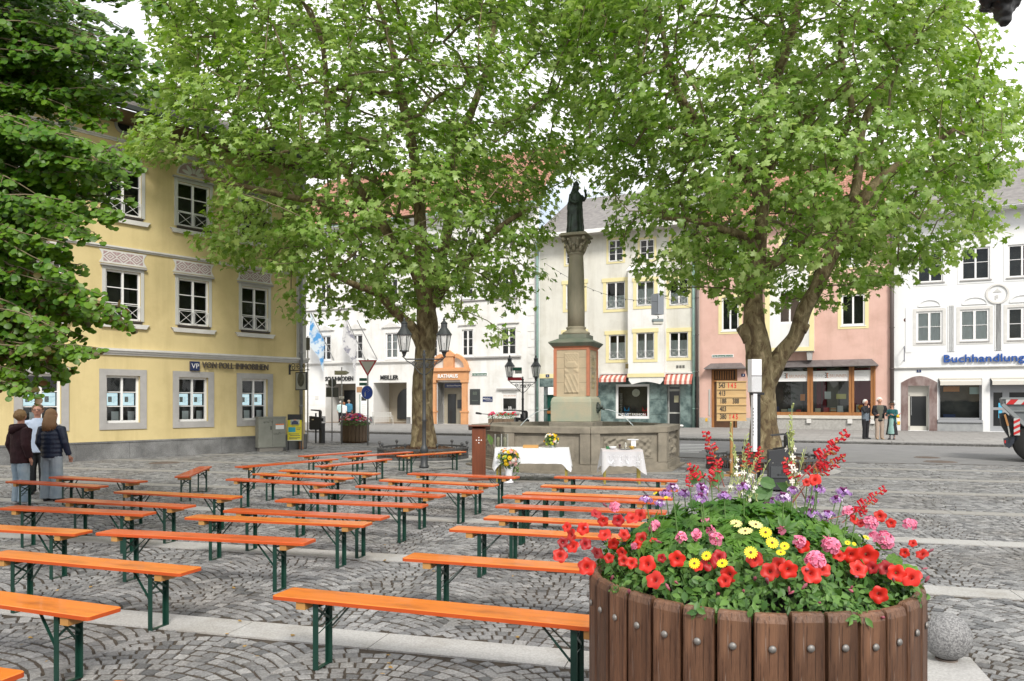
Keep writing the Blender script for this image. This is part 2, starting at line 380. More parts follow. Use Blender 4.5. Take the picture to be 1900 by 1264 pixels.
# zebra crossing stripes
M_zeb = mat('road_paint', (.62, .62, .62), .8, (.42, .42, .42), 6, .4)
for k in range(6):
    y0 = 823.5+k*2.75; b = MB()
    ps = [G(1236-k*2, y0), G(1322-k*5, y0+1.2), G(1322-k*5, y0+2.5), G(1236-k*2, y0+1.3)]
    b.add([(p.x, p.y, .0) for p in ps], [(3, 2, 1, 0)]); tag(b.build('crossing_stripe', M_zeb, road))
b = MB(); b.box(-75, -KO, -.05, 95, 14, .09); pav = b.build('pavement', mat('pavement_joint', (.12, .115, .11), .9), loc=(F.o.x, F.o.y, 0), rot=(0, 0, FA)); tag(pav, kind='structure')
M_flag = mat('pavement_flag', (.23, .225, .215), .85, (.30, .29, .28), 2.5, .3, bump=.2, rand=.10)
fm = MB(); fm.box(0, 0, 0, .985, .785, .035); fmm = fm.mesh('paving_flag', M_flag); nf = 0; rest = MB()
for r in range(int((KO-.35)/.8)):
    for c in range(-25, 45):
        t0 = c*1.0+(r % 2)*.5; off = KO-.35-(r+1)*.8
        x, y = fr(t0+.5, off+.4); 
        if abs(x) > .70*y: continue
        if nf < 300 and y < 47: inst('paving_flag', fmm, pav, (t0, -(off+.8), .092)); nf += 1
        else: rest.box(t0, -(off+.8), .092, t0+.985, -off-.015, .127)
tag(rest.build('paving_flag_field', M_flag, pav), kind='stuff')
M_kerb = mat('kerb_granite', (.27, .265, .26), .85, (.36, .355, .35), 12, .4, bump=.3)
kb = MB(); kb.box(0, -.34, -.03, 1.98, 0, .135); kmm = kb.mesh('kerb_stone', M_kerb)
for c in range(-14, 24): inst('kerb_stone', kmm, pav, (c*2.0, -KO+.34, 0))
gm = MB(); gm.box(0, -.62, -.05, 1.98, -.36, .001); gmm = gm.mesh('gutter_stone', M_kerb)
for c in range(-14, 24): inst('gutter_stone', gmm, pav, (c*2.0, -KO+.34, 0))
# manhole covers
def manhole(px, py, r, label, z=.002):
    g = G(px, py); b = MB(); b.lathe([(r, -.02), (r, .0), (r*.97, .006)], 28)
    for k in range(-3, 4):
        w = sqrt(max(.01, 1-(k/4)**2))*r*.8; b.box(-w, k*r/4-.012, .0055, w, k*r/4+.012, .011)
    o = b.build('manhole_cover', mat('rusty_iron', (.10, .075, .06), .7, (.16, .13, .11), 8, .4), loc=(g.x, g.y, z)); tag(o, label, 'manhole cover')
manhole(305, 859, .42, 'brown round iron manhole cover in the setts before the yellow house')
manhole(1720, 849, .38, 'round iron manhole cover in the asphalt between truck and right tree')
manhole(905, 829, .42, 'iron manhole cover in the asphalt behind the lectern and tree ring')
manhole(1745, 857, .45, 'larger iron manhole cover at the near edge of the asphalt')
# litter: fallen leaves and little green weeds in the joints
# ---------------------------------------------------------------- houses
def wall_holes(b, t0, t1, z0, z1, holes, depth=.18, thick=True, y=0.):
    """front face of a wall with rectangular openings and their reveals"""
    xs = sorted({t0, t1}|{v for h in holes for v in (max(t0, h[0]), min(t1, h[1]))}); zs = sorted({z0, z1}|{v for h in holes for v in (max(z0, h[2]), min(z1, h[3]))})
    for i in range(len(xs)-1):
        k = 0
        while k < len(zs)-1:
            xm = (xs[i]+xs[i+1])/2
            def hole(kk): zm = (zs[kk]+zs[kk+1])/2; return any(h[0] < xm < h[1] and h[2] < zm < h[3] for h in holes)
            if hole(k): k += 1; continue
            e = k
            while e+1 < len(zs)-1 and not hole(e+1): e += 1
            b.add([(xs[i], y, zs[k]), (xs[i+1], y, zs[k]), (xs[i+1], y, zs[e+1]), (xs[i], y, zs[e+1])], [(0, 1, 2, 3)]); k = e+1
    for h in holes:
        a, c, d, e = h[:4]; dp = h[4] if len(h) > 4 else depth
        b.add([(a, y, d), (c, y, d), (c, y, e), (a, y, e), (a, y+dp, d), (c, y+dp, d), (c, y+dp, e), (a, y+dp, e)],
              [(0, 4, 7, 3), (1, 2, 6, 5), (0, 1, 5, 4), (3, 7, 6, 2)])
    return b
def window(parent, r, cols=2, rows=2, dep=.12, fw=.055, mw=.06, frame=None, sill=None, curtain=None, grille=False, glassm=None, room=True, split=None, sillm=None, bars=None):
    """casement window in opening r=(x0,x1,z0,z1): frame (window) > panes, sill, curtain, grille"""
    x0, x1, z0, z1 = r; frame = frame or M_frame; b = MB(); y0, y1 = dep-.05, dep+.03
    b.box(x0, y0, z0, x0+fw, y1, z1); b.box(x1-fw, y0, z0, x1, y1, z1); b.box(x0+fw, y0, z0, x1-fw, y1, z0+fw*1.1); b.box(x0+fw, y0, z1-fw, x1-fw, y1, z1)
    iw = (x1-x0-2*fw-mw*(cols-1))/cols; zb = [z0+fw*1.1+(z1-z0-2.1*fw)*f for f in (split or [k/rows for k in range(1, rows)])]
    for c in range(1, cols):
        xx = x0+fw+iw*c+mw*(c-1); b.box(xx, y0-.012, z0+fw*1.1, xx+mw, y1, z1-fw)
    bw = .028
    for z in zb:
        for c in range(cols):
            xx = x0+fw+(iw+mw)*c; b.box(xx, y0+.01, z-bw/2, xx+iw, y1-.01, z+bw/2)
    w = b.build('window', frame, parent)
    g = glassm or M_glass; zz = [z0+fw*1.1-bw/2]+zb+[z1-fw+bw/2]
    for c in range(cols):
        for k in range(len(zz)-1):
            xx = x0+fw+(iw+mw)*c; MB().add([(xx, dep, zz[k]+bw/2), (xx+iw, dep, zz[k]+bw/2), (xx+iw, dep, zz[k+1]-bw/2), (xx, dep, zz[k+1]-bw/2)], [(0, 1, 2, 3)]).build('pane', g, w)
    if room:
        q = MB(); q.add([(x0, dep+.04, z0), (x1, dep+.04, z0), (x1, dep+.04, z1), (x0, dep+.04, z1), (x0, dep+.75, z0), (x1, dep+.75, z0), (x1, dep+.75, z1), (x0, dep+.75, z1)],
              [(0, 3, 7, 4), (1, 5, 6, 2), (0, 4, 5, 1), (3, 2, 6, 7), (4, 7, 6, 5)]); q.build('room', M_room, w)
    if curtain:
        lo, hi = curtain; n = 26; q = MB()
        for c in range(cols):
            xa = x0+fw+(iw+mw)*c; vs = []
            for i in range(n+1): vs += [(xa+iw*i/n, dep+.07+.015*sin(i*1.9+c), z0+fw+(z1-z0-2*fw)*lo), (xa+iw*i/n, dep+.07+.015*sin(i*1.9+c), z0+fw+(z1-z0-2*fw)*hi)]
            q.add(vs, [(2*i, 2*i+2, 2*i+3, 2*i+1) for i in range(n)])
        q.build('curtain', M_curtain, w)
    if sill is not None:
        so_, sh, sx = sill; q = MB(); q.box(x0-sx, -so_, z0-sh, x1+sx, dep-.05, z0); q.build('sill', sillm or frame, w)
    if grille:
        q = MB(); h = (z1-z0)*.27; zc = z0+.05; r_ = .007; 
        for z in (zc, zc+h): q.box(x0+.02, -.03, z, x1-.02, -.016, z+.016)
        m_ = (x0+x1)/2
        for a, c in ((x0+.02, m_-.02), (m_+.02, x1-.02)):
            q.bar((a, -.023, zc), (c, -.023, zc+h), .012); q.bar((a, -.019, zc+h), (c, -.019, zc), .012); q.box(a, -.03, zc, a+.014, -.016, zc+h); q.box(c-.014, -.03, zc, c, -.016, zc+h)
        q.build('grille', M_frame if grille == 1 else M_pipe, w)
    return w
def surround(parent, r, w=.12, out=.03, m=None, name='window_surround', bottom=True, top=.0, ears=0.):
    x0, x1, z0, z1 = r; b = MB()
    b.box(x0-w, -out, z0-(w if bottom else 0), x0, .002, z1); b.box(x1, -out, z0-(w if bottom else 0), x1+w, .002, z1)
    b.box(x0-w-ears, -out-(.03 if ears else 0), z1, x1+w+ears, .002, z1+w+top)
    if bottom: b.box(x0, -out, z0-w, x1, .002, z0)
    return b.build(name, m, parent)
def house(name, label, O, ang, cat='building'): return thing(name, label, cat, (O[0], O[1], 0), ang)
def strip(parent, name, t0, t1, z0, z1, out, m, steps=1):
    b = MB()
    for k in range(steps): b.box(t0, -out*(k+1)/steps, z0+(z1-z0)*k/steps, t1, .002, z0+(z1-z0)*(k+1)/steps)
    return b.build(name, m, parent)
def roof(parent, t0, t1, z, out, up, back, m, fascia, name='roof', th=.14, soffit=None):
    b = MB(); sl_ = up/(back+out)
    P = [(-out, z), (back, z+up), (back, z+up+th), (-out, z+th)]
    n = len(P); b.add([(t0, y, zz) for y, zz in P]+[(t1, y, zz) for y, zz in P], [(3, 2, 1, 0), (4, 5, 6, 7)]+[(i, (i+1) % 4, (i+1) % 4+4, i+4) for i in range(4)])
    r = b.build(name, m, parent)
    g = MB(); g.box(t0, -out-.13, z-.02, t1, -out-.002, z+.11); g.build('gutter', fascia, r)
    s = MB(); s.box(t0+.01, -out+.01, z-.10, t1-.01, .25, z-.04); s.build('eave', soffit or M_frame, r)
    return r
def tiles(parent, t0, t1, z, out, up, back, m, th=.14, step=.36, cover=.22):
    """rows of roof tiles joined in one stuff part"""
    b = MB(); L_ = sqrt(up*up+(back+out)**2); n = int(L_/step); ca, sa = (back+out)/L_, up/L_
    k = int((t1-t0)/cover)
    for i in range(n):
        for j in range(k):
            x = t0+j*cover; s0 = i*step; y0, z0 = -out+s0*ca, z+th+s0*sa; y1, z1 = -out+(s0+step)*ca, z+th+(s0+step)*sa-.0
            b.add([(x, y0, z0+.05), (x+cover*.5, y0, z0+.09), (x+cover*.96, y0, z0+.05), (x, y1, z1+.01), (x+cover*.5, y1, z1+.05), (x+cover*.96, y1, z1+.01), (x, y0, z0), (x+cover*.96, y0, z0)], [(0, 1, 4, 3), (1, 2, 5, 4), (6, 7, 2, 1, 0)])
    tag(b.build('roof_tile_field', m, parent), kind='stuff')

# ======== yellow corner house on the left
PY0, PY1 = G(0, 863.5), G(566, 832.5)
YA = atan2(PY1.y-PY0.y, PY1.x-PY0.x); Y = Fac((PY1.x, PY1.y), YA)         # t = 0 at the corner, negative to the left
hy = house('yellow_house', 'yellow three storey corner house with grey stone plinth and white window frames', (PY1.x, PY1.y), YA)
TL = -22.0; ZT = Y.z(262, 240)+.1; 
cols = []
gw = [Y.rect(203, 699, 269, 786), Y.rect(339, 701, 394, 783), Y.rect(454.5, 702, 499, 778)]
m1 = [Y.rect(196, 500, 263, 594), Y.rect(333, 520, 389, 606), Y.rect(448, 536, 497, 614)]
m2 = [Y.rect(190, 312, 262, 407), Y.rect(327, 343, 386, 424), Y.rect(443, 366, 495, 438)]
sp = ((gw[2][0]-gw[0][0])/2+(m1[2][0]-m1[0][0])/2+(m2[2][0]-m2[0][0])/2)/3
ctr = sum((r[0]+r[1])/2 for r in (gw[2], m1[2], m2[2]))/3
def avg(rs): return (sum(r[1]-r[0] for r in rs)/3, sum(r[2] for r in rs)/3, sum(r[3] for r in rs)/3)
rows_ = [avg(gw), avg(m1), avg(m2)]
holes = []; wins = []
for ri, (w_, za, zb_) in enumerate(rows_):
    for k in range(7):
        c_ = ctr-sp*k
        if c_-w_/2 < TL+.5: continue
        h_ = (c_-w_/2, c_+w_/2, za, zb_, .2); holes.append(h_); wins.append((ri, k, h_))
b = MB(); wall_holes(b, TL, 0, 0, ZT, holes)
b.add([(0, 0, 0), (0, 12, 0), (0, 12, ZT), (0, 0, ZT)], [(0, 1, 2, 3)]); b.add([(TL, 0, 0), (TL, 12, 0), (TL, 12, ZT), (TL, 0, ZT)], [(3, 2, 1, 0)])
b.add([(TL, 12, 0), (0, 12, 0), (0, 12, ZT), (TL, 12, ZT)], [(3, 2, 1, 0)])
b.build('wall', M_yellow, hy)
ZP = Y.z(440, 810)
b = MB(); x = TL
while x < -.1:
    x2 = min(0.05, x+1.55); b.box(x+.004, -.05, 0, x2-.004, -.001, ZP-.05); x = x2
b.box(TL, -.07, ZP-.05, .06, -.001, ZP); b.box(.001, -.05, 0, .05, 6, ZP-.05); b.build('plinth', M_granite, hy)
M_ledge = mat('dark_window_ledge', (.05, .04, .035), .6)
M_panelp = mat('mauve_sgraffito', (.36, .25, .26), .85, (.42, .30, .31), 6, .3)
M_off = mat('offwhite_trim', (.68, .67, .65), .8, (.60, .59, .57), 3, .3)
M_screen = mat('lit_listing', (.62, .80, .86), .5, emis=.55); M_listp = mat('listing_photo', (.25, .30, .30), .6, (.55, .55, .5), 30, .6)
zs1 = Y.z(300, 657); zs2 = (Y.z(150, 451)+Y.z(380, 484))/2; zs3 = (Y.z(135, 239)+Y.z(255, 270))/2
for ri, k, r in wins:
    if ri == 0:
        surround(hy, r[:4], .20, .035, M_grey)
        w = window(hy, r[:4], 2, 3, dep=.16, fw=.07, sill=(-.02, .09, 0), sillm=M_ledge, room=True)
        hh = r[3]-r[2]; ww = r[1]-r[0]
        for q in range(2):
            xa = r[0]+.12+q*ww*.49; b = MB(); b.box(xa, .32, r[2]+hh*.37, xa+ww*.34, .34, r[2]+hh*.63); lp = b.build('listing_screen', M_screen, w)
            b = MB(); b.box(xa+.06, .312, r[2]+hh*.44, xa+ww*.17, .3195, r[2]+hh*.56); b.build('listing_photo', M_listp, w)
            b = MB()
            for e in range(6): b.box(xa+ww*.19, .313, r[2]+hh*(.43+.024*e), xa+ww*(.25+.04*((e*7) % 3)), .3195, r[2]+hh*(.436+.024*e))
            b.build('listing_text', M_grey, w)
            b = MB(); b.box(xa+.2, .42, r[2]+.06, xa+.42, .43, r[2]+.36); b.build('listing_card', M_curtain, w)
    else:
        surround(hy, r[:4], .10, .03, mat('grey_white_trim', (.55, .55, .53), .8), bottom=False)
        b = MB(); b.box(r[0]-.16, -.12, r[3]+.10, r[1]+.16, .002, r[3]+.15); b.box(r[0]-.11, -.07, r[3]+.05+.05, r[1]+.11, -.031, r[3]+.10) if 0 else None; b.build('window_hood', M_grey, hy)
        w = window(hy, r[:4], 2, 3, dep=.10, fw=.06, grille=1, curtain=None)
        b = MB(); b.box(r[0]-.02, -.10, r[2]-.07, r[1]+.02, .05, r[2]-.001); b.build('ledge', M_ledge, w)
        b = MB(); b.prism([(r[0]-.26, r[2]-.10), (r[1]+.26, r[2]-.10), (r[1]+.20, r[2]-.16), (r[1]+.16, r[2]-.24), (r[0]-.16, r[2]-.24), (r[0]-.20, r[2]-.16)], -.09, .0); b.build('sill', M_off, w)
        if ri == 1:
            pz0 = r[3]+.19; pz1 = zs2-.09; a0, a1 = r[0]-.14, r[1]+.14; n = 10
            side = [(a1+.05-.09*sin(pi*i/n), pz0+(pz1-pz0)*i/n) for i in range(n+1)]
            poly = [(a0+a1-x, z) for x, z in side][::-1]; poly = side+poly
            p = MB().prism(poly, -.016, .001).build('ornament_panel', M_off, hy)
            q = MB(); H_ = pz1-pz0; cx = (a0+a1)/2; iw = (a1-a0)-.14; 
            for e in range(3):
                c0 = cx+(e-1)*iw/3; rr = iw/6; hz = H_/2-.05; zc = (pz0+pz1)/2
                for f, g_ in ((.96, .68), (.42, .16)):
                    vs = [(c0+rr*f*dx, -.0195, zc+hz*f*dz) for dx, dz in ((1, 0), (0, 1), (-1, 0), (0, -1))]+[(c0+rr*g_*dx, -.0195, zc+hz*g_*dz) for dx, dz in ((1, 0), (0, 1), (-1, 0), (0, -1))]
                    q.add(vs, [(i, (i+1) % 4, (i+1) % 4+4, i+4) for i in range(4)])
                for sx_ in (-1, 1):
                    for sz_ in (-1, 1): q.add([(c0+sx_*rr*.97, -.0195, zc+sz_*hz), (c0+sx_*rr*.97, -.0195, zc+sz_*hz*.25), (c0+sx_*rr*.28, -.0195, zc+sz_*hz)], [(0, 1, 2) if sx_*sz_ > 0 else (2, 1, 0)])
            q.build('ornament', M_panelp, p)
        else:
            zc = r[3]+.24; cx = (r[0]+r[1])/2; R_ = (r[1]-r[0])/2+.02; n = 14; H_ = zs3-.12-zc
            arc = [(cx+R_*cos(pi*i/n), zc+H_*sin(pi*i/n)) for i in range(n+1)]
            p = MB().prism(arc, -.016, .001).build('lunette', M_off, hy)
            arc = [(cx+(R_-.06)*cos(pi*i/n), zc+.03+(H_-.07)*sin(pi*i/n)) for i in range(n+1)]
            MB().prism(arc, -.019, -.017).build('lunette_field', M_panelp, p)
            q = MB()
            for e in range(5):
                a_ = pi*(e+.5)/5; M_ = Matrix.Translation((cx+R_*.45*cos(a_), -.021, zc+.05+H_*.42*sin(a_))) @ Matrix.Rotation(-a_+pi/2, 4, 'Y')
                q.add([M_ @ Vector((.085*cos(2*pi*i/12)*.7, 0, .16*sin(2*pi*i/12))) for i in range(12)], [tuple(range(12))])
            q.build('petal_ornament', M_off, p)
            oc = ( (r[0]+r[1])/2, Y.z(220, 231)); q = MB()
            for i in range(20):
                a_, b_ = 2*pi*i/20, 2*pi*(i+1)/20
                vs = [(oc[0]+rr*cos(g_), yy, oc[1]+rr*sin(g_)) for g_ in (a_, b_) for rr, yy in ((.27, -.05), (.19, -.05), (.27, .0), (.19, 0.))]
                q.add(vs, [(0, 1, 5, 4), (0, 4, 6, 2), (1, 3, 7, 5)])
            ow = q.build('round_window', M_grey, hy); MB().disc((oc[0], -.004, oc[1]), .19, 20, axis='y').build('pane', M_dark, ow)
strip(hy, 'cornice', TL, .10, zs1-.10, zs1+.10, .16, M_off, 3)
strip(hy, 'cornice', TL, .0, zs2-.05, zs2+.05, .09, M_off, 2)
strip(hy, 'cornice', TL, .0, zs3-.05, zs3+.05, .09, M_off, 2)
b = MB(); b.box(-.38, -.03, zs1+.1, .03, .001, ZT); b.box(.001, .001, zs1+.1, .03, .5, ZT); b.build('corner_pilaster', M_off, hy)
M_soff = mat('brown_soffit', (.16, .10, .06), .8, (.12, .08, .05), 2, .3); M_roof = mat('dark_roof', (.10, .085, .08), .8)
r_ = roof(hy, TL, 1.0, ZT, 1.15, 3.4, 6.4, M_roof, mat('dark_gutter', (.05, .055, .06), .5), soffit=M_soff)
b = MB(); b.box(-.30, -.16, .9, -.19, -.06, ZT) if 0 else b.lathe([(.065, .95), (.065, ZT-.5)], 10, c=(-.26, -.13, 0)); 
for z in (1.6, 3.6, 5.6, 7.8): b.lathe([(.08, z), (.08, z+.06)], 10, c=(-.26, -.13, 0))
dp = b.build('drainpipe', M_pipe, hy, smooth=True)
b = MB().lathe([(.085, 0), (.085, .28)], 10, c=(-.26, -.13, 0)); b.build('pipe_foot', mat('rusty_pipe', (.45, .16, .09), .8, (.5, .36, .22), 7, .6), dp)
MB().lathe([(.09, .28), (.09, 1.02)], 10, c=(-.26, -.13, 0)).build('pipe_sleeve', mat('tan_pipe', (.42, .35, .22), .7), dp)
# sign lettering on the wall
M_navy = mat('navy_enamel', (.014, .028, .10), .35); M_letterD = mat('dark_bronze_letter', (.10, .085, .07), .45)
tx0, tx1, tz0, tz1 = Y.rect(351.5, 671, 368, 688)
b = MB(); b.box(tx0, -.10, tz0, tx1, -.001, tz1); vp = b.build('logo_plate', M_navy, hy)
text('logo_letters', 'VP', (tz1-tz0)*.78, M_frame, vp, ((tx0+tx1)/2, -.105, tz0+(tz1-tz0)*.24), align='CENTER')
l0, l1, lz0, lz1 = Y.rect(373, 676, 495, 685)
tt = text('wall_lettering', 'VON POLL IMMOBILIEN', .30, M_letterD, hy, (l0, -.10, (Y.z(434, 685))), ext=.03)
tt.scale = ((l1-l0)/max(.1, tt.dimensions.x), 1, 1)
b = MB(); b.box(l0, -.06, lz0+.12, l1, -.05, lz0+.14); b.build('letter_rail', M_letterD, hy)

# ======== Rathaus: white town hall
def fx(px): return F.t(px)
hr = house('town_hall', 'white town hall with orange stone portal, arcades and red tiled roof', F.o, FA)
R0, R1 = F.t(520), F.t(1000.5); ZR = F.z(900, 392)
wr = [F.rect(594, 618, 614, 668), F.rect(651, 622, 673, 668), F.rect(715.5, 622, 738, 667), F.rect(857, 612, 878, 660), F.rect(930, 600, 957.5, 657)]
zA, zB = sum(r[2] for r in wr)/5, wr[4][3]
wr = [(r[0], r[1], zA, zA+1.98) for r in wr]
z2 = F.z(930, 549); wr2 = [(r[0], r[1], z2, z2+1.9) for r in wr]; z3 = z2+3.5; wr3 = [(r[0], r[1], z3, z3+1.5) for r in wr]
extra = [F.rect(790, 618, 812, 664)]; extra = [(e[0], e[1], zA, zA+1.98) for e in extra]
wr += extra; wr2 += [(extra[0][0], extra[0][1], z2, z2+1.9)]; wr3 += [(extra[0][0], extra[0][1], z3, z3+1.5)]
ar = [F.rect(604, 712, 660, 784), F.rect(693, 710, 754.5, 786)]; ar = [(a[0], a[1], .1, a[3]) for a in ar]
po = F.rect(812, 709, 858, 790); po = (po[0], po[1], .1, po[3]); gw1 = F.rect(931, 726, 958.5, 765)
holes = [(*r, .18) for r in wr+wr2+wr3]+[(*a, 2.2) for a in ar]+[(*po, 1.1)]+[(*gw1, .15)]
b = MB(); wall_holes(b, R0, R1, 0, ZR, holes); b.build('wall', M_white, hr)
M_dk = mat('glass_door_dark', (.02, .022, .024), .15)
for a in ar:
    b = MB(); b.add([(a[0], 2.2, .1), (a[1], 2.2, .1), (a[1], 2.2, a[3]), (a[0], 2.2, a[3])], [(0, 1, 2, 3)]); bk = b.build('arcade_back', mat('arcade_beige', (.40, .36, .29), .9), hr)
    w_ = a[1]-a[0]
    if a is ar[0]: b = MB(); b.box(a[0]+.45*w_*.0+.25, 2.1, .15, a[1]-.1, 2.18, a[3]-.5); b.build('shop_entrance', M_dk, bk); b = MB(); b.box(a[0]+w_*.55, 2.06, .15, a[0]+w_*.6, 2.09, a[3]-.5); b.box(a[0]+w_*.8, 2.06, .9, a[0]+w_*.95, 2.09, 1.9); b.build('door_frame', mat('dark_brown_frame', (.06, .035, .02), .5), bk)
    else:
        x0_, x1_ = a[0]+w_*.28, a[1]-.02; n = 12; R_ = (x1_-x0_)/2; cx = (x0_+x1_)/2; zs = a[3]-1.35
        poly = [(x0_, .4), (x1_, .4)]+[(cx+R_*cos(pi*i/n), zs+.95*sin(pi*i/n)) for i in range(n+1)]
        MB().prism(poly, 2.05, 2.15).build('arched_window', M_dk, bk); b = MB(); b.box(cx-.1, 2.0, .9, cx+.8, 2.045, 3.1); b.build('painted_reflection', mat('pale_reflection', (.14, .16, .18), .3), bk)  # pale panel paints a reflection onto the arched window
    for x in (a[0]-.35, a[1]+.0): MB().box(x, -.04, .08, x+.35, -.002, .62).build('pier_base', M_granite, hr)
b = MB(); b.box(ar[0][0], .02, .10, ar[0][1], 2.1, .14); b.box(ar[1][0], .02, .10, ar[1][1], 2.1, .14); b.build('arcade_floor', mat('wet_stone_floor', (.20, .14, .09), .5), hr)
for r in wr:
    window(hr, r, 2, 3, dep=.12, fw=.10, mw=.12, sill=(.05, .10, .08), curtain=(0, .95) if r is wr[2] else None)
    surround(hr, r, .18, .03, M_white, bottom=False, top=.06)
    b = MB(); cx = (r[0]+r[1])/2; hw = (r[1]-r[0])/2+.36
    if r in wr[:3]: b.prism([(cx-hw, r[3]+.42), (cx+hw, r[3]+.42), (cx, r[3]+.85)], -.14, -.001)
    else: b.box(cx-hw+.1, -.14, r[3]+.30, cx+hw-.1, -.001, r[3]+.40)
    b.build('window_hood', M_off, hr)
for r in wr2+wr3:
    window(hr, r, 2, 3, dep=.12, fw=.10, mw=.12, sill=(.08, .10, .10)); surround(hr, r, .16, .03, M_white, bottom=False, top=.05)
window(hr, gw1, 1, 1, dep=.12, fw=.07, glassm=M_glassS, sill=(.14, .12, .25), sillm=M_grey)
g_ = gw1; MB().box(g_[0]+.07, .085, g_[2]+(g_[3]-g_[2])*.66, g_[1]-.07, .095, g_[3]-.07).build('white_blind', M_white, hr)
M_logo = mat('orange_logo', (.62, .20, .07), .6); M_dimt = mat('thin_grey_letters', (.55, .55, .54), .6)
text('window_lettering', 'JUNG BRUNNEN', .17, M_dimt, hr, ((g_[0]+g_[1])/2, .11, g_[2]+.14), align='CENTER', ext=.002)
text('window_logo', '3B', .28, M_frame, hr, ((g_[0]+g_[1])/2, .108, g_[2]+.22), align='CENTER', ext=.002)
text('blind_lettering', 'JUNG BRUNNEN', .15, mat('pale_orange_letter', (.62, .42, .32), .6), hr, ((g_[0]+g_[1])/2, .08, g_[3]-.38), align='CENTER', ext=.002)
b = MB(); b.box(g_[0]-.35, -.16, g_[3]+.10, g_[1]+.35, -.001, g_[3]+.20); b.build('window_hood', M_grey, hr)
zc_ = F.z(660, 674.5); strip(hr, 'cornice', R0, F.t(781), zc_-.08, zc_+.12, .16, M_off, 2)
zc2 = F.z(915, 664); strip(hr, 'cornice', F.t(857), F.t(967), zc2-.10, zc2+.10, .16, M_grey, 2)
zb1 = F.z(910, 556.5); strip(hr, 'string_course', R0, F.t(961), zb1-.06, zb1+.06, .12, M_grey, 2)
q0, q1 = F.t(985), F.t(992.5); b = None
for i in range(24):
    z_ = .1+i*.56; MB().box(q0 if i % 2 else q0-.22, -.035, z_, q1, -.001, z_+.5).build('quoin', M_white, hr)
for z_ in (F.z(600, 735), F.z(600, 752), F.z(600, 768)): MB().box(R0, -.006, z_, F.t(604)-.02, -.001, z_+.02).build('wall_joint', M_off, hr)
M_tile = mat('red_roof_tile', (.30, .14, .10), .85, (.40, .21, .15), 2.5, .3)
roof(hr, R0, R1, ZR, .8, 6.2, 6.5, M_tile, M_green, soffit=M_white); tiles(hr, R0, R1, ZR, .8, 6.2, 6.5, M_tile, cover=.3, step=.4)
M_let = mat('dark_letters', (.02, .022, .024), .5)
for s_, a_, c_, y_ in (('SCHUHMODEN', 604, 655.5, 706.5), ('MEILLER', 706, 739, 704.3)):
    t_ = text('wall_lettering', s_, F.z(630, 697)-F.z(630, 705.5) if 1 else .3, M_let, hr, (F.t(a_), -.05, F.z((a_+c_)/2, y_)), ext=.03, bold=.003)
    t_.scale = ((F.t(c_)-F.t(a_))/t_.dimensions.x, 1, 1)
    t_.scale[1] = 1.30
# portal
M_or = mat('orange_sandstone', (.66, .34, .16), .85, (.58, .29, .14), 3, .3, bump=.15)
pt = thing('stone_portal', 'orange sandstone portal with RATHAUS lettering and broken round pediment', 'portal', fr(po[0], 0)+(0,), FA)
pt.parent = None
pw = po[1]-po[0]; pz = po[3]; 
b = MB()
for s_ in (0, 1):
    xx = -.50 if s_ == 0 else pw+.02
    b.box(xx, -.30, .1, xx+.48, 0, 1.0); b.box(xx-.05, -.35, 1.0, xx+.53, 0, 1.12); b.box(xx+.04, -.22, 1.12, xx+.44, 0, pz-.05); b.box(xx-.03, -.30, pz-.05, xx+.51, 0, pz+.14)
    b.build('pilaster', M_or, pt); b = MB()
b = MB(); b.box(-.02, -.08, .1, .0, 1.0, pz); b.box(pw, -.08, .1, pw+.02, 1.0, pz); b.build('jamb', M_white, pt)
b = MB(); b.box(-.55, -.30, pz+.145, pw+.55, 0, pz+.80); b.box(-.68, -.44, pz+.80, pw+.68, 0, pz+.96); b.box(-.60, -.36, pz+.96, pw+.60, 0, pz+1.06); b.build('entablature', M_or, pt)
b = MB(); cx = pw/2
for s_ in (-1, 1):
    n = 12; R_ = pw/2+.55; H_ = 1.15
    A_ = [(cx+s_*R_*cos(pi/2*i/n*.72), pz+1.06+H_*sin(pi/2*i/n*.72)) for i in range(n+1)]; B_ = [(cx+s_*(R_-.26)*cos(pi/2*i/n*.72), pz+1.06+(H_-.28)*sin(pi/2*i/n*.72)) for i in range(n+1)]
    for i in range(n): b.prism([A_[i], A_[i+1], B_[i+1], B_[i]] if s_ > 0 else [A_[i+1], A_[i], B_[i], B_[i+1]], -.32, 0)
    b.lathe([(.16, 0), (.16, .3)], 12) if 0 else None
b.box(cx-.42, -.26, pz+1.061, cx+.42, 0, pz+1.9); b.box(cx-.52, -.32, pz+1.9, cx+.52, 0, pz+2.05); b.prism([(cx-.5, pz+2.05), (cx+.5, pz+2.05), (cx, pz+2.4)], -.26, 0); b.build('pediment', M_or, pt)
t_ = text('portal_lettering', 'RATHAUS', .40, M_frame, pt, (cx, -.33, pz+.30), ext=.02, align='CENTER', bold=.01); t_.scale = (pw*.80/t_.dimensions.x, 1, 1)
b = MB(); b.box(0, 1.0, .1, pw, 1.02, pz); b.build('porch_back', mat('porch_beige', (.33, .30, .24), .9), pt); b = MB(); b.box(.35, .93, .15, 1.05, .98, pz-.9); b.build('glass_door', M_dk, pt)
b = MB(); b.box(pw-.55, .93, .15, pw-.02, .98, pz); b.build('dark_door', mat('dark_wood_door', (.025, .018, .014), .5), pt)
b = MB(); b.box(.38, .4, pz-.42, pw-.35, .46, pz-.08); sg = b.build('bank_sign', M_navy, pt); text('sign_lettering', '· Sparkasse Wasserburg', .15, M_frame, pt, (.5, .385, pz-.31), ext=.003)
b = MB(); b.box(1.2, .9, 1.3, 1.7, .985, 1.95); b.build('wall_box', M_graph, pt)
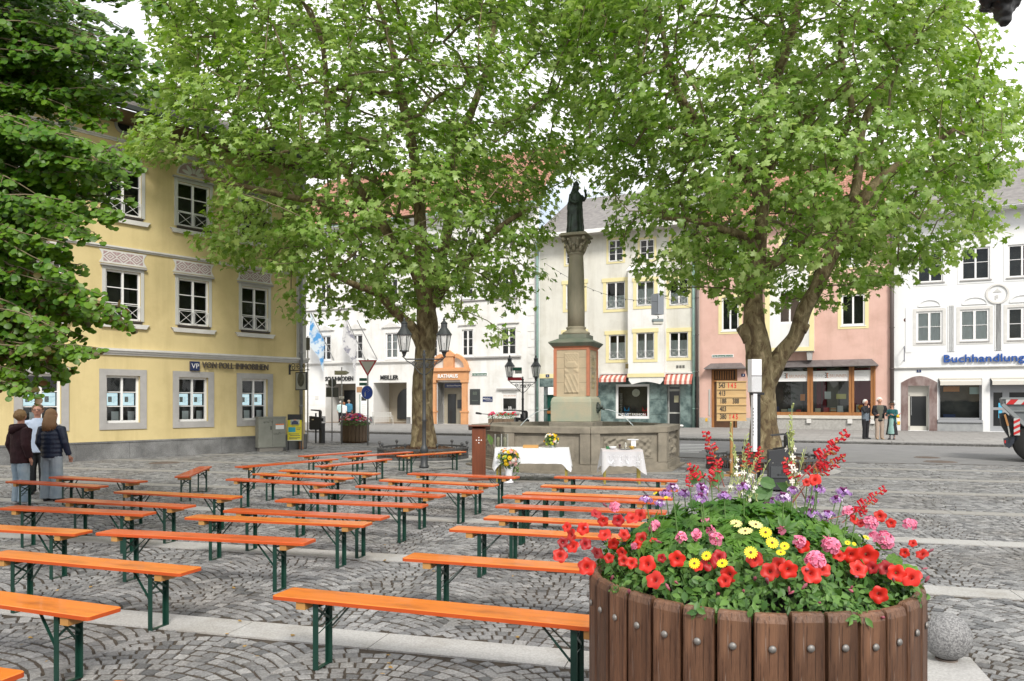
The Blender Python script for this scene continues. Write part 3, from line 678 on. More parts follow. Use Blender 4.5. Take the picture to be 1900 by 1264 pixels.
def plate(px0, py0, px1, py1, m, name, label, cat, out=.03, off=0.0, group=None, fac=None):
    f_ = fac or F; r = f_.rect(px0, py0, px1, py1); a_ = fr(r[0], off) if f_ is F else None
    base = Vector((f_.o.x+f_.u.x*r[0]+off*f_.u.y, f_.o.y+f_.u.y*r[0]-off*f_.u.x, 0))
    t = thing(name, label, cat, (base.x, base.y, r[2]), f_.ang, group)
    MB().box(0, -out, 0, r[1]-r[0], -.001, r[3]-r[2]).build('panel', m, t); return t, r[1]-r[0], r[3]-r[2]
M_sgreen = mat('street_sign_green', (.02, .12, .08), .5)
def streetsign(x0, y0, x1, y1, s, label):
    t, w, h = plate(x0, y0, x1, y1, M_frame, 'street_name_sign', label, 'street sign'); MB().box(.04, -.036, .03, w-.04, -.0305, h-.03).build('sign_face', M_sgreen, t)
    q = text('sign_lettering', s, h*.62, M_frame, t, (w/2, -.042, h*.26), align='CENTER', ext=.003); q.scale = (min(1.2, (w-.14)/q.dimensions.x), 1, 1)
streetsign(875.5, 692, 904.5, 698, 'In der Salzsenderzeile', 'green street name sign on the white town hall right of the portal')
t, w, h = plate(872, 722, 891, 751, mat('dark_bronze_plaque', (.035, .042, .042), .4), 'wall_plaque', 'tall dark bronze plaque on the town hall wall right of the portal', 'plaque')
text('plaque_mark', '88', .35, mat('plaque_relief', (.12, .15, .12), .5), t, (w/2, -.034, h*.62), align='CENTER'); MB().box(w*.2, -.036, h*.24, w*.8, -.031, h*.27).build('plaque_line', mat('plaque_relief', (.12, .15, .12), .5), t)
t, w, h = plate(896, 736, 914, 745.6, M_navy, 'wall_plaque', 'small navy plaque with white print beside the dark bronze one', 'plaque')
for i, s in enumerate(('Sparkasse', 'Wasserburg')): text('plaque_lettering', s, .11, M_frame, t, (.2, -.034, h*(.58-.3*i)))
b = MB().disc((0.11, -.034, h*.6), .05, 10, axis='y'); b.build('plaque_logo', M_frame, t)
t, w, h = plate(585, 735, 591, 741, M_off, 'wall_vent_cover', 'small pale square cover on the town hall wall left of the arcade', 'cover'); 
# ======== cream house with the fashion shop
hc = house('cream_house', 'cream house with pale yellow window surrounds, bay and green marble shop front', F.o, FA)
C0, C1 = F.t(1001), F.t(1297.5); ZC = F.z(1125, 432)
EX0, EX1 = F.t(1165, .7), F.t(1232, .7)
low = [F.rect(1049, 619, 1083, 665), F.rect(1130, 621, 1161, 667), None, F.rect(1242, 616, 1277, 663)]
mid = [F.rect(1050, 527, 1083, 573), F.rect(1125, 523, 1160, 573), None, F.rect(1242, 518, 1277, 566)]
top = [F.rect(1050, 452, 1078, 490), F.rect(1129, 445, 1156, 485), None, F.rect(1187, 444, 1214, 482), F.rect(1245, 442, 1272, 480)]
shop = F.rect(1142, 713, 1205, 777); door = F.rect(1237, 715, 1262, 795); gd = F.rect(1009, 718, 1030, 790)
door = (door[0], door[1], .12, door[3]); gd = (gd[0], F.t(1040), .12, gd[3])
holes = [r for r in low+mid+top if r]
b = MB(); zsp = F.z(1200, 700); wall_holes(b, C0, C1, zsp, ZC, holes)
b.build('wall', M_cream, hc)
M_marb = mat('green_marble', (.05, .085, .085), .35, (.20, .27, .26), 1.6, .55, detail=9)
b = MB(); wall_holes(b, C0, C1, 0, zsp, [(*shop, .25), (*door, .7), (*gd, .8)]); b.build('marble_shopfront', M_marb, hc)
for z in (.95, 1.95): MB().box(F.t(1206)+.05, -.006, z, F.t(1236), -.001, z+.015).build('marble_joint', M_dark, hc)
MB().box(F.t(1001), -.03, 0, F.t(1009), .001, gd[3]).build('door_jamb', M_off, hc)
MB().box(C0, -.04, F.z(1018, 702), F.t(1031), -.001, F.z(1018, 694)).build('fascia_board', M_trimY, hc)
b = MB(); b.box(C0, -.02, gd[3]+.02, F.t(1031), -.001, F.z(1018, 702)-.02); b.build('marble_lintel', M_marb, hc)
t, w, h = plate(1013.5, 695, 1019.5, 700, M_navy, 'house_number', 'blue house number plate above the green door', 'house number', off=.05); text('number', '2', h*.8, M_frame, t, (w/2, -.034, h*.2), align='CENTER')
MB().box(gd[0], .7, .12, gd[1], .78, gd[3]-.55).build('green_door', mat('green_paint', (.01, .085, .065), .4), hc)
MB().box(gd[0]+.3, .66, 1.0, gd[1]-.2, .695, gd[3]-.95).build('door_glass', mat('pale_door_glass', (.25, .28, .27), .3), hc)
MB().box(gd[0], .60, .95, gd[1], .69, 1.15).build('letter_box', mat('orange_brown_wood', (.36, .14, .04), .5), hc)
for i, r in enumerate(low+mid+top):
    if not r: continue
    k = i < len(low+mid)
    window(hc, r, 2, 1 if k else 3, dep=.10, fw=.075, mw=.10, curtain=(.0, .70 if i < 4 else .5) if k else None, grille=1 if k else False, sill=(.03, .05, .05))
    surround(hc, r, .22 if k else .14, .03, M_trimY, ears=.08 if k else 0, top=.04 if k else 0)
# bay window
bw0, bw1 = EX0, EX1; bz0, bz1 = F.z(1198, 700, .7), F.z(1198, 500, .7)
er = thing('b', 'x', 'x') if 0 else None
brs = [F.rect(1181, 617, 1214, 666, .7), F.rect(1181, 522, 1214, 567, .7)]
b = MB(); wall_holes(b, bw0, bw1, bz0+.28, bz1, brs, y=-.7); b.box(bw0, -.70, bz0, bw1, 0, bz0+.27)
b.add([(bw0, -.7, bz0+.28), (bw0, 0, bz0+.28), (bw0, 0, bz1), (bw0, -.7, bz1)], [(3, 2, 1, 0)]); b.add([(bw1, -.7, bz0+.28), (bw1, 0, bz0+.28), (bw1, 0, bz1), (bw1, -.7, bz1)], [(0, 1, 2, 3)])
b.add([(bw0-.1, -.8, bz1), (bw1+.1, -.8, bz1), (bw1+.1, 0, bz1+.4), (bw0-.1, 0, bz1+.4)], [(0, 1, 2, 3)]); b.build('bay', M_white, hc)
MB().box(bw0-.03, -.74, bz0, bw1+.03, -.702, bz0+.24).build('bay_band', M_trimY, hc)
for r in brs:
    e_ = bpy.data.objects.new('x', None)
    w_ = window(hc, r, 2, 1, dep=.10, fw=.075, mw=.10, curtain=(.0, .72), grille=1, sill=(.03, .05, .05)); w_.location.y = -.7
    s_ = surround(hc, r, .22, .03, M_trimY, ears=.06, top=.04); s_.location.y = -.7
    bpy.data.objects.remove(e_)
n = 16; zz0, zz1 = F.z(1198, 713, .7), bz0-.002; P = [(bw0+.05, zz1), (bw0+.05, zz0+.25), (bw0+.25, zz0)]+[(bw0+.3+(bw1-bw0-.6)*i/n, zz0+.16*sin(pi*i/n)) for i in range(n+1)]+[(bw1-.25, zz0), (bw1-.05, zz0+.25), (bw1-.05, zz1)]
MB().prism(P, -.68, -.60).build('scalloped_board', M_white, hc)
# awnings
M_awn = mat('awning_cream', (.66, .56, .50), .8); M_awr = mat('awning_red_stripe', (.42, .12, .09), .8)
for a, c, z0_, z1_ in ((1112, 1162, 709, 695), (1233, 1284, 713, 693.5)):
    t0_, t1_ = F.t(a, .6), F.t(c, .6); zt = F.z((a+c)/2, z1_); zb_ = F.z((a+c)/2, z0_, .8); n = 11
    b = MB()
    for i in range(n):
        xa, xb = t0_+(t1_-t0_)*i/n, t0_+(t1_-t0_)*(i+1)/n; pr = [(0, zt), (-.35, zt-.12), (-.7, zb_+.22), (-.72, zb_)]
        for q in range(3): b.add([(xa, pr[q][0], pr[q][1]), (xb, pr[q][0], pr[q][1]), (xb, pr[q+1][0], pr[q+1][1]), (xa, pr[q+1][0], pr[q+1][1])], [(3, 2, 1, 0)], i % 2)
    b.build('awning', [M_awr, M_awn], hc)
    MB().box(t0_-.05, -.2, zt, t1_+.05, -.001, zt+.12).build('awning_box', M_off, hc)
w_ = window(hc, shop, 1, 1, dep=.14, fw=.16, glassm=M_glassS)
def deco(parent, items, y=.5):
    for nm, x0, z0, x1, z1, m_ in items: MB().box(x0, y, z0, x1, y+.03, z1).build(nm, m_, parent)
sx = lambda f: shop[0]+(shop[1]-shop[0])*f
sz = lambda f: shop[2]+(shop[3]-shop[2])*f
M_bl = mat('bright_blue_fabric', (.03, .30, .62), .7); M_rd = mat('bright_red_fabric', (.62, .03, .03), .7)
for f, m_ in ((.28, M_bl), (.82, M_rd)):
    b = MB(); zc = sz(.27); c = sx(f)
    for s_ in (-1, 1): b.add([(c+s_*.04, .45, zc-.07), (c+s_*.19, .45, zc-.07), (c+s_*.18, .45, zc+.20), (c+s_*.11, .45, zc+.06)], [(0, 1, 2, 3)])
    b.box(c-.19, .44, zc-.13, c+.19, .46, zc-.07); b.box(c-.13, .44, sz(.08), c+.13, .46, sz(.17)); b.build('shop_lingerie', m_, w_)
b = MB(); b.lathe([(.27, 0), (.27, .01), (.10, .02), (.09, .09), (0.01, .10)], 18); b.build('straw_hat', mat('cream_hat', (.62, .60, .52), .8), w_, loc=(sx(.55), .5, sz(.75)), rot=(radians(80), 0, 0))
MB().box(sx(.06), .5, sz(.1), sx(.14), .53, sz(.75)).build('patterned_dress', mat('patterned_cloth', (.08, .08, .08), .8, (.45, .42, .40), 14, .8), w_)
MB().box(sx(.40), .40, sz(.10), sx(.66), .6, sz(.16)).build('display_box', mat('straw_basket', (.35, .27, .12), .8), w_)
t_ = text('window_lettering', 'VELVET FASHION', .24, M_frame, w_, (sx(.13), .125, sz(.085)), ext=.002); t_.scale = ((sx(.87)-sx(.13))/t_.dimensions.x, 1, 1)
M_alu = mat('aluminium_door', (.50, .50, .48), .4, metal=.2)
def shopdoor(parent, d, y=.4, m_=M_alu, mid_=.32, head=.86):
    x0, x1, z0, z1 = d; b = MB(); f = .10; b.box(x0, y, z0, x0+f, y+.08, z1); b.box(x1-f, y, z0, x1, y+.08, z1)
    H_ = z1-z0
    for q, th in ((0, .12), (mid_, .10), (head, .14), (1, 0)):
        zz = z0+H_*q
        if q == 1: b.box(x0+f, y, z1-.08, x1-f, y+.08, z1)
        elif q == 0: b.box(x0+f, y, z0, x1-f, y+.08, z0+.14)
        elif q: b.box(x0+f, y, zz, x1-f, y+.08, zz+th)
    dr = b.build('door', m_, parent); MB().add([(x0+f, y+.04, z0+.1), (x1-f, y+.04, z0+.1), (x1-f, y+.04, z1-.05), (x0+f, y+.04, z1-.05)], [(0, 1, 2, 3)]).build('door_glass', M_dk, dr)
    MB().tube([(x0+.06, y-.06, z0+1.0), (x0+.06, y-.06, z0+1.35)], .018).build('door_handle', M_pipe, dr)
    return dr
dr = shopdoor(hc, door, .35); MB().box(door[0]+.42, .325, 1.75, door[0]+.72, .335, 2.2).build('door_notice', mat('yellowed_paper', (.55, .52, .36), .8), dr)
M_slate = mat('grey_slate_roof', (.17, .16, .16), .8, (.24, .23, .22), 3, .4)
roof(hc, C0, C1-.05, ZC, .95, 4.2, 6.5, M_slate, M_white, soffit=mat('grey_soffit', (.50, .48, .46), .8)); MB().box(C0, -1.12, ZC-.16, C1-.05, -1.085, ZC+.02).build('fascia_board', M_white, hc)
for px, m_, zt, nm in ((1287.8, M_green, ZC-.1, 'green copper drainpipe at the right edge of the cream house'),):
    pass
def pipe(parent, t0, z0, z1, m_, r=.07):
    b = MB(); b.lathe([(r, z0), (r, z1)], 10, c=(t0, -.14, 0))
    z = z0+1.2
    while z < z1: b.lathe([(r*1.25, z), (r*1.25, z+.06)], 10, c=(t0, -.14, 0)); z += 2.4
    return b.build('drainpipe', m_, parent, smooth=True)
pipe(hr, F.t(998.5), .1, ZC-.2, M_green, .085); pipe(hr, F.t(995.8), .1, ZC-.4, M_pipe, .05)
pipe(hc, F.t(1287.5), .1, ZC-.1, M_green, .085); pipe(hc, F.t(1294.5), .1, ZC-.1, M_brownpipe, .09)
MB().box(F.t(1166), -.735, F.z(1167, 684, .7), F.t(1171), -.701, F.z(1167, 675, .7)).build('bronze_relief', mat('bronze_relief', (.12, .09, .03), .5), hc)
b = MB(); 
for i in range(3): b.box(F.t(1255)+i*.2, -.03, F.z(1259, 683), F.t(1255)+i*.2+.14, -.001, F.z(1259, 678))
b.build('air_brick', mat('iron_grate', (.12, .12, .11), .6), hc)
g = G(1265.5, 800); t = thing('white_stone', 'small white rounded stone at the foot of the green marble pier', 'stone', fr(F.t(1265.5), .22)+(.127,)); MB().ball((0, 0, .09), .15, 10, 6, sz=.6).build('stone', M_white, t, smooth=True)

# ======== pink house with the bookshop window
hp = house('pink_house', 'salmon pink house with yellow edged windows, wooden shop front and metal canopy', F.o, FA)
P0, P1 = F.t(1297.5), F.t(1656); ZPk = F.z(1600, 396)
pw_ = [F.rect(1339, 552, 1371, 614), F.rect(1561, 546, 1605, 604)]
pw2 = [F.rect(1339, 445, 1371, 500), F.rect(1450, 442, 1482, 496), F.rect(1561, 440, 1602, 494)]
pd = F.rect(1320, 684, 1368, 796); pd = (pd[0], pd[1], .12, pd[3]); ps_ = F.rect(1432, 676, 1622, 771)
holes = [*pw_, *pw2, (*pd, .35), (*ps_, .3)]
zbase = F.z(1550, 777)
b = MB(); wall_holes(b, P0, P1, zbase, ZPk, holes); b.build('wall', M_pink, hp)
b = MB(); wall_holes(b, P0, P1, .0, zbase-.001, [(*pd, .35)], y=-.03); b.build('granite_base', mat('pale_granite_base', (.34, .33, .31), .85, (.44, .43, .41), 8, .4, bump=.3), hp)
for r in pw_: window(hp, r, 2, 1, dep=.10, fw=.10, mw=.10, sill=(.05, .06, .06)); surround(hp, r, .20, .02, M_trimY)
for r in pw2: window(hp, r, 2, 1, dep=.10, fw=.09, mw=.10, sill=(.05, .06, .06)); surround(hp, r, .18, .02, M_trimY)
ex0, ex1 = F.t(1420, .7), F.t(1510, .7); ez0 = F.z(1465, 652, .7); ez1 = F.z(1465, 500, .7); er_ = F.rect(1445, 540, 1486, 600, .7)
b = MB(); wall_holes(b, ex0, ex1, ez0, ez1, [er_], y=-.7); b.box(ex0, -.699, ez0-.02, ex1, 0, ez0-.001)
b.add([(ex0, -.7, ez0), (ex0, 0, ez0), (ex0, 0, ez1), (ex0, -.7, ez1)], [(3, 2, 1, 0)]); b.add([(ex1, -.7, ez0), (ex1, 0, ez0), (ex1, 0, ez1), (ex1, -.7, ez1)], [(0, 1, 2, 3)])
b.add([(ex0-.1, -.8, ez1), (ex1+.1, -.8, ez1), (ex1+.1, 0, ez1+.4), (ex0-.1, 0, ez1+.4)], [(0, 1, 2, 3)]); b.build('bay', M_white, hp)
b = MB(); b.box(ex0-.02, -.73, ez0, ex0+.26, -.702, ez1); b.box(ex1-.26, -.73, ez0, ex1+.02, -.702, ez1); b.box(ex0+.26, -.73, ez0, ex1-.26, -.702, ez0+.24); b.build('bay_edging', M_trimY, hp)
w_ = window(hp, er_, 2, 1, dep=.10, fw=.10, mw=.10); w_.location.y = -.7
cx = (F.t(1497)+F.t(1509))/2
for c in (cx, ex0+.3): MB().prism([(c-.17, ez0-.03), (c+.17, ez0-.03), (c+.12, ez0-.55), (c-.12, ez0-.55)], -.6, -.001).build('stone_bracket', M_graniteL, hp)
M_zinc = mat('brown_zinc_canopy', (.20, .185, .185), .5, (.15, .135, .135), 3, .3, metal=.3)
for a, c, y0_, y1_ in ((1306, 1384, 674, 683), (1424, 1630, 668, 679)):
    t0_, t1_ = F.t(a, .5), F.t(c, .5); zt, zb_ = F.z((a+c)/2, y0_), F.z((a+c)/2, y1_, .55)
    b = MB(); b.add([(t0_+.35, -.0, zt), (t1_-.35, 0, zt), (t1_, -.55, zb_), (t0_, -.55, zb_), (t0_, -.55, zb_-.05), (t1_, -.55, zb_-.05), (t0_, 0, zb_-.05), (t1_, 0, zb_-.05)],
        [(0, 3, 2, 1), (3, 4, 5, 2), (4, 6, 7, 5), (0, 6, 4, 3), (1, 2, 5, 7)]); cn = b.build('canopy', M_zinc, hp)
    for k in range(int((t1_-t0_)/1.4)): 
        x = t0_+.9+k*1.4; MB().bar((x, -.02, zt-.0), (x, -.54, zb_+.025), .025, .03).build('canopy_seam', M_zinc, cn)
M_wood = mat('larch_wood', (.36, .16, .05), .55, (.27, .11, .035), 3, .3, stretch=(6, 6, .5), bump=.1)
x0, x1, z0, z1 = ps_; mull = [(F.t(1498), F.t(1508.5)), (F.t(1575), F.t(1585)), (F.t(1615.5), F.t(1624.5))]
b = MB(); b.box(x0-.1, -.02, z0, x0+.08, .12, z1)
for a, c in mull: b.box(a, -.06, z0, (a+c)/2-.02, .12, z1-.15); b.box((a+c)/2+.02, -.06, z0, c, .12, z1-.15); b.box((a+c)/2-.02, -.02, z0, (a+c)/2+.02, .12, z1-.15)
b.box(x0-.1, -.05, z0-.001, x1+.05, .14, z0+.20); b.box(x0-.1, -.05, z1-.15, x1+.05, .14, z1); sf = b.build('shop_window', M_wood, hp)
b = MB(); b.box(x0-.1, -.10, F.z(1550, 777), x1+.15, -.031, z0-.002); b.build('stone_sill', mat('pale_sill', (.62, .59, .53), .8, (.55, .52, .46), 5, .3), hp)
for px in (1501, 1577, 1619): c = F.t(px); MB().box(c-.13, -.16, zbase-.28, c+.13, -.031, zbase-.02).build('sill_console', M_off, hp)
bays = [(x0+.08, mull[0][0]), (mull[0][1], mull[1][0]), (mull[1][1], mull[2][0])]
for i, (a, c) in enumerate(bays):
    MB().add([(a, .06, z0+.2), (c, .06, z0+.2), (c, .06, z1-.15), (a, .06, z1-.15)], [(0, 1, 2, 3)]).build('pane', M_glassS, sf)
    H_ = z1-z0; ban = MB().box(a, .035, z0+H_*.67, c, .05, z0+H_*.87).build('white_banner', M_frame, sf)
    if i < 2:
        for s_, m_, f0, f1 in (('JUNG', M_dimt, .07, .33), ('BRUNNEN', mat('pale_orange_letter', (.62, .42, .32), .6), .46, .95)):
            t_ = text('banner_lettering', s_, .28, m_, sf, (a+(c-a)*f0, .03, z0+H_*.74), ext=.002); t_.scale = ((c-a)*(f1-f0)/t_.dimensions.x, 1, 1)
        b = MB(); lx = a+(c-a)*.385; lz = z0+H_*.735; 
        for k in range(3): b.box(lx-.10, .026, lz+k*.13, lx-.01, .033, lz+k*.13+.045)
        b.box(lx-.035, .026, lz, lx-.008, .033, lz+.30); b.build('banner_logo', M_let, sf)
        b = MB()
        for k in range(2): b.box(lx+.01, .026, lz+k*.24, lx+.10, .033, lz+k*.24+.045)
        b.box(lx+.01, .026, lz, lx+.045, .033, lz+.30); b.box(lx+.01, .026, lz+.13, lx+.08, .033, lz+.17); b.build('banner_logo', M_logo, sf)
    else:
        b = MB()
        for k in range(7): b.box(a+.12, .03, z0+H_*.85-k*.085, a+.12+(c-a)*(.45 if k == 0 else (.75-.1*((k*3) % 4))), .034, z0+H_*.85-k*.085+.018)
        b.build('banner_text', M_dimt, sf)
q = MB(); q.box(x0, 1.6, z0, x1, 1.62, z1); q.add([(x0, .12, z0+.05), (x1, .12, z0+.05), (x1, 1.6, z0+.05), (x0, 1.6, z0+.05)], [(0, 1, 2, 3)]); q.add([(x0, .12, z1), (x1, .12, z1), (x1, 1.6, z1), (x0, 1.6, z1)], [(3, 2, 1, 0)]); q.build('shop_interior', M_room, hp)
M_mar = mat('maroon_curtain', (.16, .012, .03), .9); M_book = [mat('book_'+n_, c_, .6, rand=0) for n_, c_ in (('white', (.62, .64, .64)), ('teal', (.35, .50, .50)), ('navy', (.03, .05, .14)), ('orange', (.62, .22, .05)), ('cream', (.60, .55, .40)), ('black', (.02, .02, .02)), ('red', (.45, .05, .05)))]
for a, c, m_, nm in ((.44, .49, M_mar, 'maroon_curtain'), (.50, .54, M_mar, 'maroon_curtain'), (.80, .99, M_mar, 'maroon_curtain'), (.18, .30, mat('pale_partition', (.13, .14, .14), .9), 'partition'), (.55, .66, mat('grey_partition', (.24, .23, .21), .9), 'partition'), (.66, .76, mat('dotted_cloth', (.17, .17, .17), .9), 'wall_cloth')):
    MB().box(x0+(x1-x0)*a, 1.2 if nm != 'partition' else 1.0, z0+.1, x0+(x1-x0)*c, 1.25, z1-.2).build(nm, m_, sf)
rs = random.Random(3)
for a, c in bays:
    x = a+.1
    while x < c-.25:
        wb, hb = rs.uniform(.16, .34), rs.uniform(.12, .52); m_ = rs.choice(M_book)
        if rs.random() < .4:
            for k in range(rs.randint(2, 5)): MB().box(x, .28, z0+.21+k*.055, x+wb+.08, .5, z0+.21+k*.055+.045).build('book', rs.choice(M_book[:2]+M_book[3:5]), sf)
        else:
            M_ = Matrix.Translation((x, .3+rs.random()*.2, z0+.2)) @ Matrix.Rotation(-.15, 4, 'X'); MB().box(0, 0, 0, wb, .03, hb, M=M_).build('book', m_, sf)
        x += wb+rs.uniform(.05, .22)
MB().box(bays[0][1]-.42, .3, z0+.9, bays[0][1]-.15, .33, z0+1.3).build('notice', M_book[3], sf)
MB().box(bays[1][0]+1.3, .2, z0+1.0, bays[1][0]+1.85, .22, z0+1.3).build('notice', mat('yellow_note', (.60, .56, .22), .8), sf)
MB().box(bays[1][0]+.65, .2, z0+1.0, bays[1][0]+1.0, .22, z0+1.45).build('notice', M_book[0], sf)
MB().ball((bays[2][0]+.35, .35, z0+.50), .16).build('orange_figure', mat('orange_plush', (.72, .30, .03), .8), sf, smooth=True)
# door
d0, d1, e0, e1 = pd; b = MB(); b.box(d0, .12, e0, d0+.14, .3, e1); b.box(d1-.14, .12, e0, d1, .3, e1); b.box(d0+.14, .12, e1-.1, d1-.14, .3, e1); b.box(d0+.14, .12, e1-.85, d1-.14, .3, e1-.72); b.build('door_frame', M_wood, hp)
b = MB(); b.box(d0+.14, .24, e0, d1-.14, .30, e1-.85); dr = b.build('door', mat('dark_brown_door', (.10, .045, .02), .45, (.06, .03, .015), 3, .3), hp); MB().tube([(d0+.3, .18, 1.2), (d0+.3, .18, 1.7)], .02).build('door_handle', M_pipe, dr)
b = MB(); b.box(d0+.14, .28, e1-.72, d1-.14, .3, e1-.1); tl_ = b.build('transom', mat('dark_transom', (.035, .02, .012), .4), hp)
for k in range(8): MB().box(d0+.2+k*(d1-d0-.4)/8, .22, e1-.68, d0+.2+(k+.55)*(d1-d0-.4)/8, .275, e1-.14).build('carved_slat', M_wood, tl_)
MB().box(d0-.1, -.3, .1, d1+.1, .35, .135).build('door_step', M_graniteL, hp)
t, w, h = plate(1375.6, 693.5, 1382.5, 699, M_navy, 'house_number', 'blue enamel house number 3 beside the wooden door of the pink house', 'house number'); text('number', '3', h*.9, M_frame, t, (w/2, -.034, h*.18), align='CENTER')
streetsign(1321, 658, 1361, 663.5, 'Max Emanuel Brunnen', 'green street name sign on the pink wall above the wooden door')
MB().box(F.t(1315), -.04, .9, F.t(1318), -.031, 2.6).build('bell_panel', M_alu, hp)
roof(hp, P0, P1, ZPk, .7, 5.0, 6.5, M_tile, M_brownpipe, soffit=M_off); tiles(hp, P0, P1, ZPk, .7, 5.0, 6.5, M_tile, cover=.3, step=.4)
pipe(hp, F.t(1655), .1, ZPk, M_brownpipe, .11)
# stickers on the pipes: none

# ======== white house with the bookshop lettering
hw = house('white_house', 'white house with arched niches above the windows and blue shop lettering', F.o, FA)
Q0, Q1 = F.t(1656.5), F.t(2150); ZW = F.z(1880, 385); M_wr = mat('bright_white_render', (.80, .81, .81), .85, (.74, .75, .76), .7, .2)
mw = [F.rect(1700, 577, 1749, 637), F.rect(1781, 574, 1836, 633.5), F.rect(1869, 570, 1926, 630)]; tw = [F.rect(1702, 462, 1750, 523), F.rect(1784, 459, 1837, 519), F.rect(1870, 455, 1924, 515)]
sp_ = (mw[2][0]-mw[0][0])/2; mw.append((mw[2][0]+sp_, mw[2][1]+sp_, mw[2][2], mw[2][3])); tw.append((tw[2][0]+sp_, tw[2][1]+sp_, tw[2][2], tw[2][3]))
za_, zb_ = sum(r[2] for r in mw)/4, sum(r[3] for r in mw)/4; mw = [(r[0], r[1], za_, zb_) for r in mw]; za_, zb_ = sum(r[2] for r in tw)/4, sum(r[3] for r in tw)/4; tw = [(r[0], r[1], za_, zb_) for r in tw]
wd = F.rect(1685, 716, 1724, 797); wd = (wd[0], wd[1], .127, wd[3]); ws = F.rect(1741, 702, 1822, 779); wd2 = (F.t(1837), F.t(1960), .127, F.z(1880, 703))
b = MB(); wall_holes(b, Q0, Q1, 0, ZW, [*mw, *tw, (*wd, .6), (*ws, .5), (*wd2, .6)]); b.build('wall', M_wr, hw)
for i, r in enumerate(mw):
    window(hw, r, 2, 2, dep=.10, fw=.11, mw=.12, sill=(.06, .05, .0), sillm=M_grey, curtain=(0, 1) if i < 2 else None, split=[.5])
    s = surround(hw, r, .16, .02, M_off); c = (r[0]+r[1])/2; R_ = (r[1]-r[0])/2*.86; n = 14
    pts = [(c+R_*cos(pi*i_/n), r[3]+.30+R_*.62*sin(pi*i_/n)) for i_ in range(n+1)]
    b = MB()
    for k in range(n):
        a_, b_ = pts[k], pts[k+1]; b.prism([b_, a_, (c+(a_[0]-c)*.92, r[3]+.30+(a_[1]-r[3]-.30)*.9), (c+(b_[0]-c)*.92, r[3]+.30+(b_[1]-r[3]-.30)*.9)], -.05, .001)
    b.box(c-R_, -.05, r[3]+.26, c+R_, .001, r[3]+.30); b.build('arched_niche', M_wr, hw)
    for s_ in (-1, 1): MB().box(c+s_*(r[1]-r[0])*.5+(.25 if s_ > 0 else -.55), -.03, r[2]-.55, c+s_*(r[1]-r[0])*.5+(.55 if s_ > 0 else -.25), .001, r[3]+.25).build('wall_lesene', M_wr, hw)
for r in tw: window(hw, r, 2, 2, dep=.10, fw=.09, mw=.09, sill=(.08, .06, .08), sillm=M_grey, split=[.55]); surround(hw, r, .20, .02, M_wr)
c_ = (F.t(1850.5), F.z(1850.5, 545.5)); b = MB(); n = 28
for i in range(n):
    a_, b__ = 2*pi*i/n, 2*pi*(i+1)/n
    vs = [(c_[0]+rr*cos(g_), yy, c_[1]+rr*sin(g_)) for g_ in (a_, b__) for rr, yy in ((.56, -.07), (.47, -.07), (.58, .0), (.46, -.01))]
    b.add(vs, [(0, 1, 5, 4), (0, 4, 6, 2), (1, 3, 7, 5)])
md = b.build('medallion', M_off, hw); text('medallion_letter', 'F', .36, M_off, md, (c_[0]-.12, -.03, c_[1]-.32), ext=.02)
MB().prism([(c_[0]-.2, c_[1]+.1), (c_[0]+.2, c_[1]+.1), (c_[0], c_[1]+.3)], -.03, -.002).build('medallion_roof_mark', M_dimt, md)
zc_ = F.z(1780, 682); strip(hw, 'cornice', Q0, Q1, zc_-.09, zc_+.06, .14, M_off, 3)
M_blue = mat('blue_letters', (.01, .075, .33), .35)
tb = text('shop_lettering', 'Buchhandlung', .62, M_blue, hw, (F.t(1749), -.10, F.z(1820, 671.5)), ext=.05, bold=.006); tb.scale = ((F.t(1899)-F.t(1749))/tb.dimensions.x, 1, 1)
M_rm = mat('red_brown_marble', (.17, .11, .10), .4, (.28, .22, .21), 2.2, .6, stretch=(1, 1, .5), detail=9)
m0, m1 = F.t(1672), F.t(1739); mt = F.z(1705, 702); b = MB(); b.box(m0, -.03, .12, wd[0], .001, mt-.25); b.box(wd[1], -.03, .12, m1, .001, mt-.25)
n = 14; arc = [(m0+(m1-m0)*(1-i/n), mt-.25+.38*sin(pi*i/n)) for i in range(n+1)]
b.prism([(m0, wd[3]), (m1, wd[3])]+arc, -.032, .001); b.build('door_surround', M_rm, hw)
shopdoor(hw, wd, .35, mat('cream_door_frame', (.55, .53, .48), .5), mid_=0, head=.0) if 0 else None
b = MB(); a0, a1, a2, a3 = wd; b.box(a0, .35, a2, a0+.12, .43, a3-.5); b.box(a1-.12, .35, a2, a1, .43, a3-.5); b.box(a0, .35, a3-.6, a1, .43, a3-.5); b.box(a0, .35, a2, a1, .43, a2+.25); b.box(a0, .35, a3-.5, a1, .4, a3)
dr = b.build('door', mat('cream_door_frame', (.55, .53, .48), .5), hw); MB().box(a0+.12, .38, a2+.25, a1-.12, .40, a3-.6).build('door_panel', M_dk, dr); MB().tube([(a0+.18, .30, 1.0), (a0+.18, .30, 2.1)], .02).build('door_handle', M_pipe, dr)
w_ = window(hw, ws, 1, 1, dep=.2, fw=.10, frame=mat('grey_shop_frame', (.30, .31, .33), .5), glassm=M_glassS, sill=(.1, .16, .03), sillm=mat('grey_shop_frame', (.30, .31, .33), .5))
MB().box(ws[0]-.05, -.02, .12, ws[1]+.05, -.001, ws[2]-.17).build('base_panel', mat('grey_slab', (.36, .37, .375), .8, (.28, .29, .30), 3, .3), hw)
deco(w_, [('poster', ws[0]+.3, ws[3]-.75, ws[0]+1.1, ws[3]-.45, M_book[3]), ('poster', ws[0]+1.6, ws[3]-.9, ws[0]+2.1, ws[3]-.5, M_book[1]), ('display_books', ws[0]+.3, ws[2]+.1, ws[0]+.9, ws[2]+.3, M_book[2])], .5)
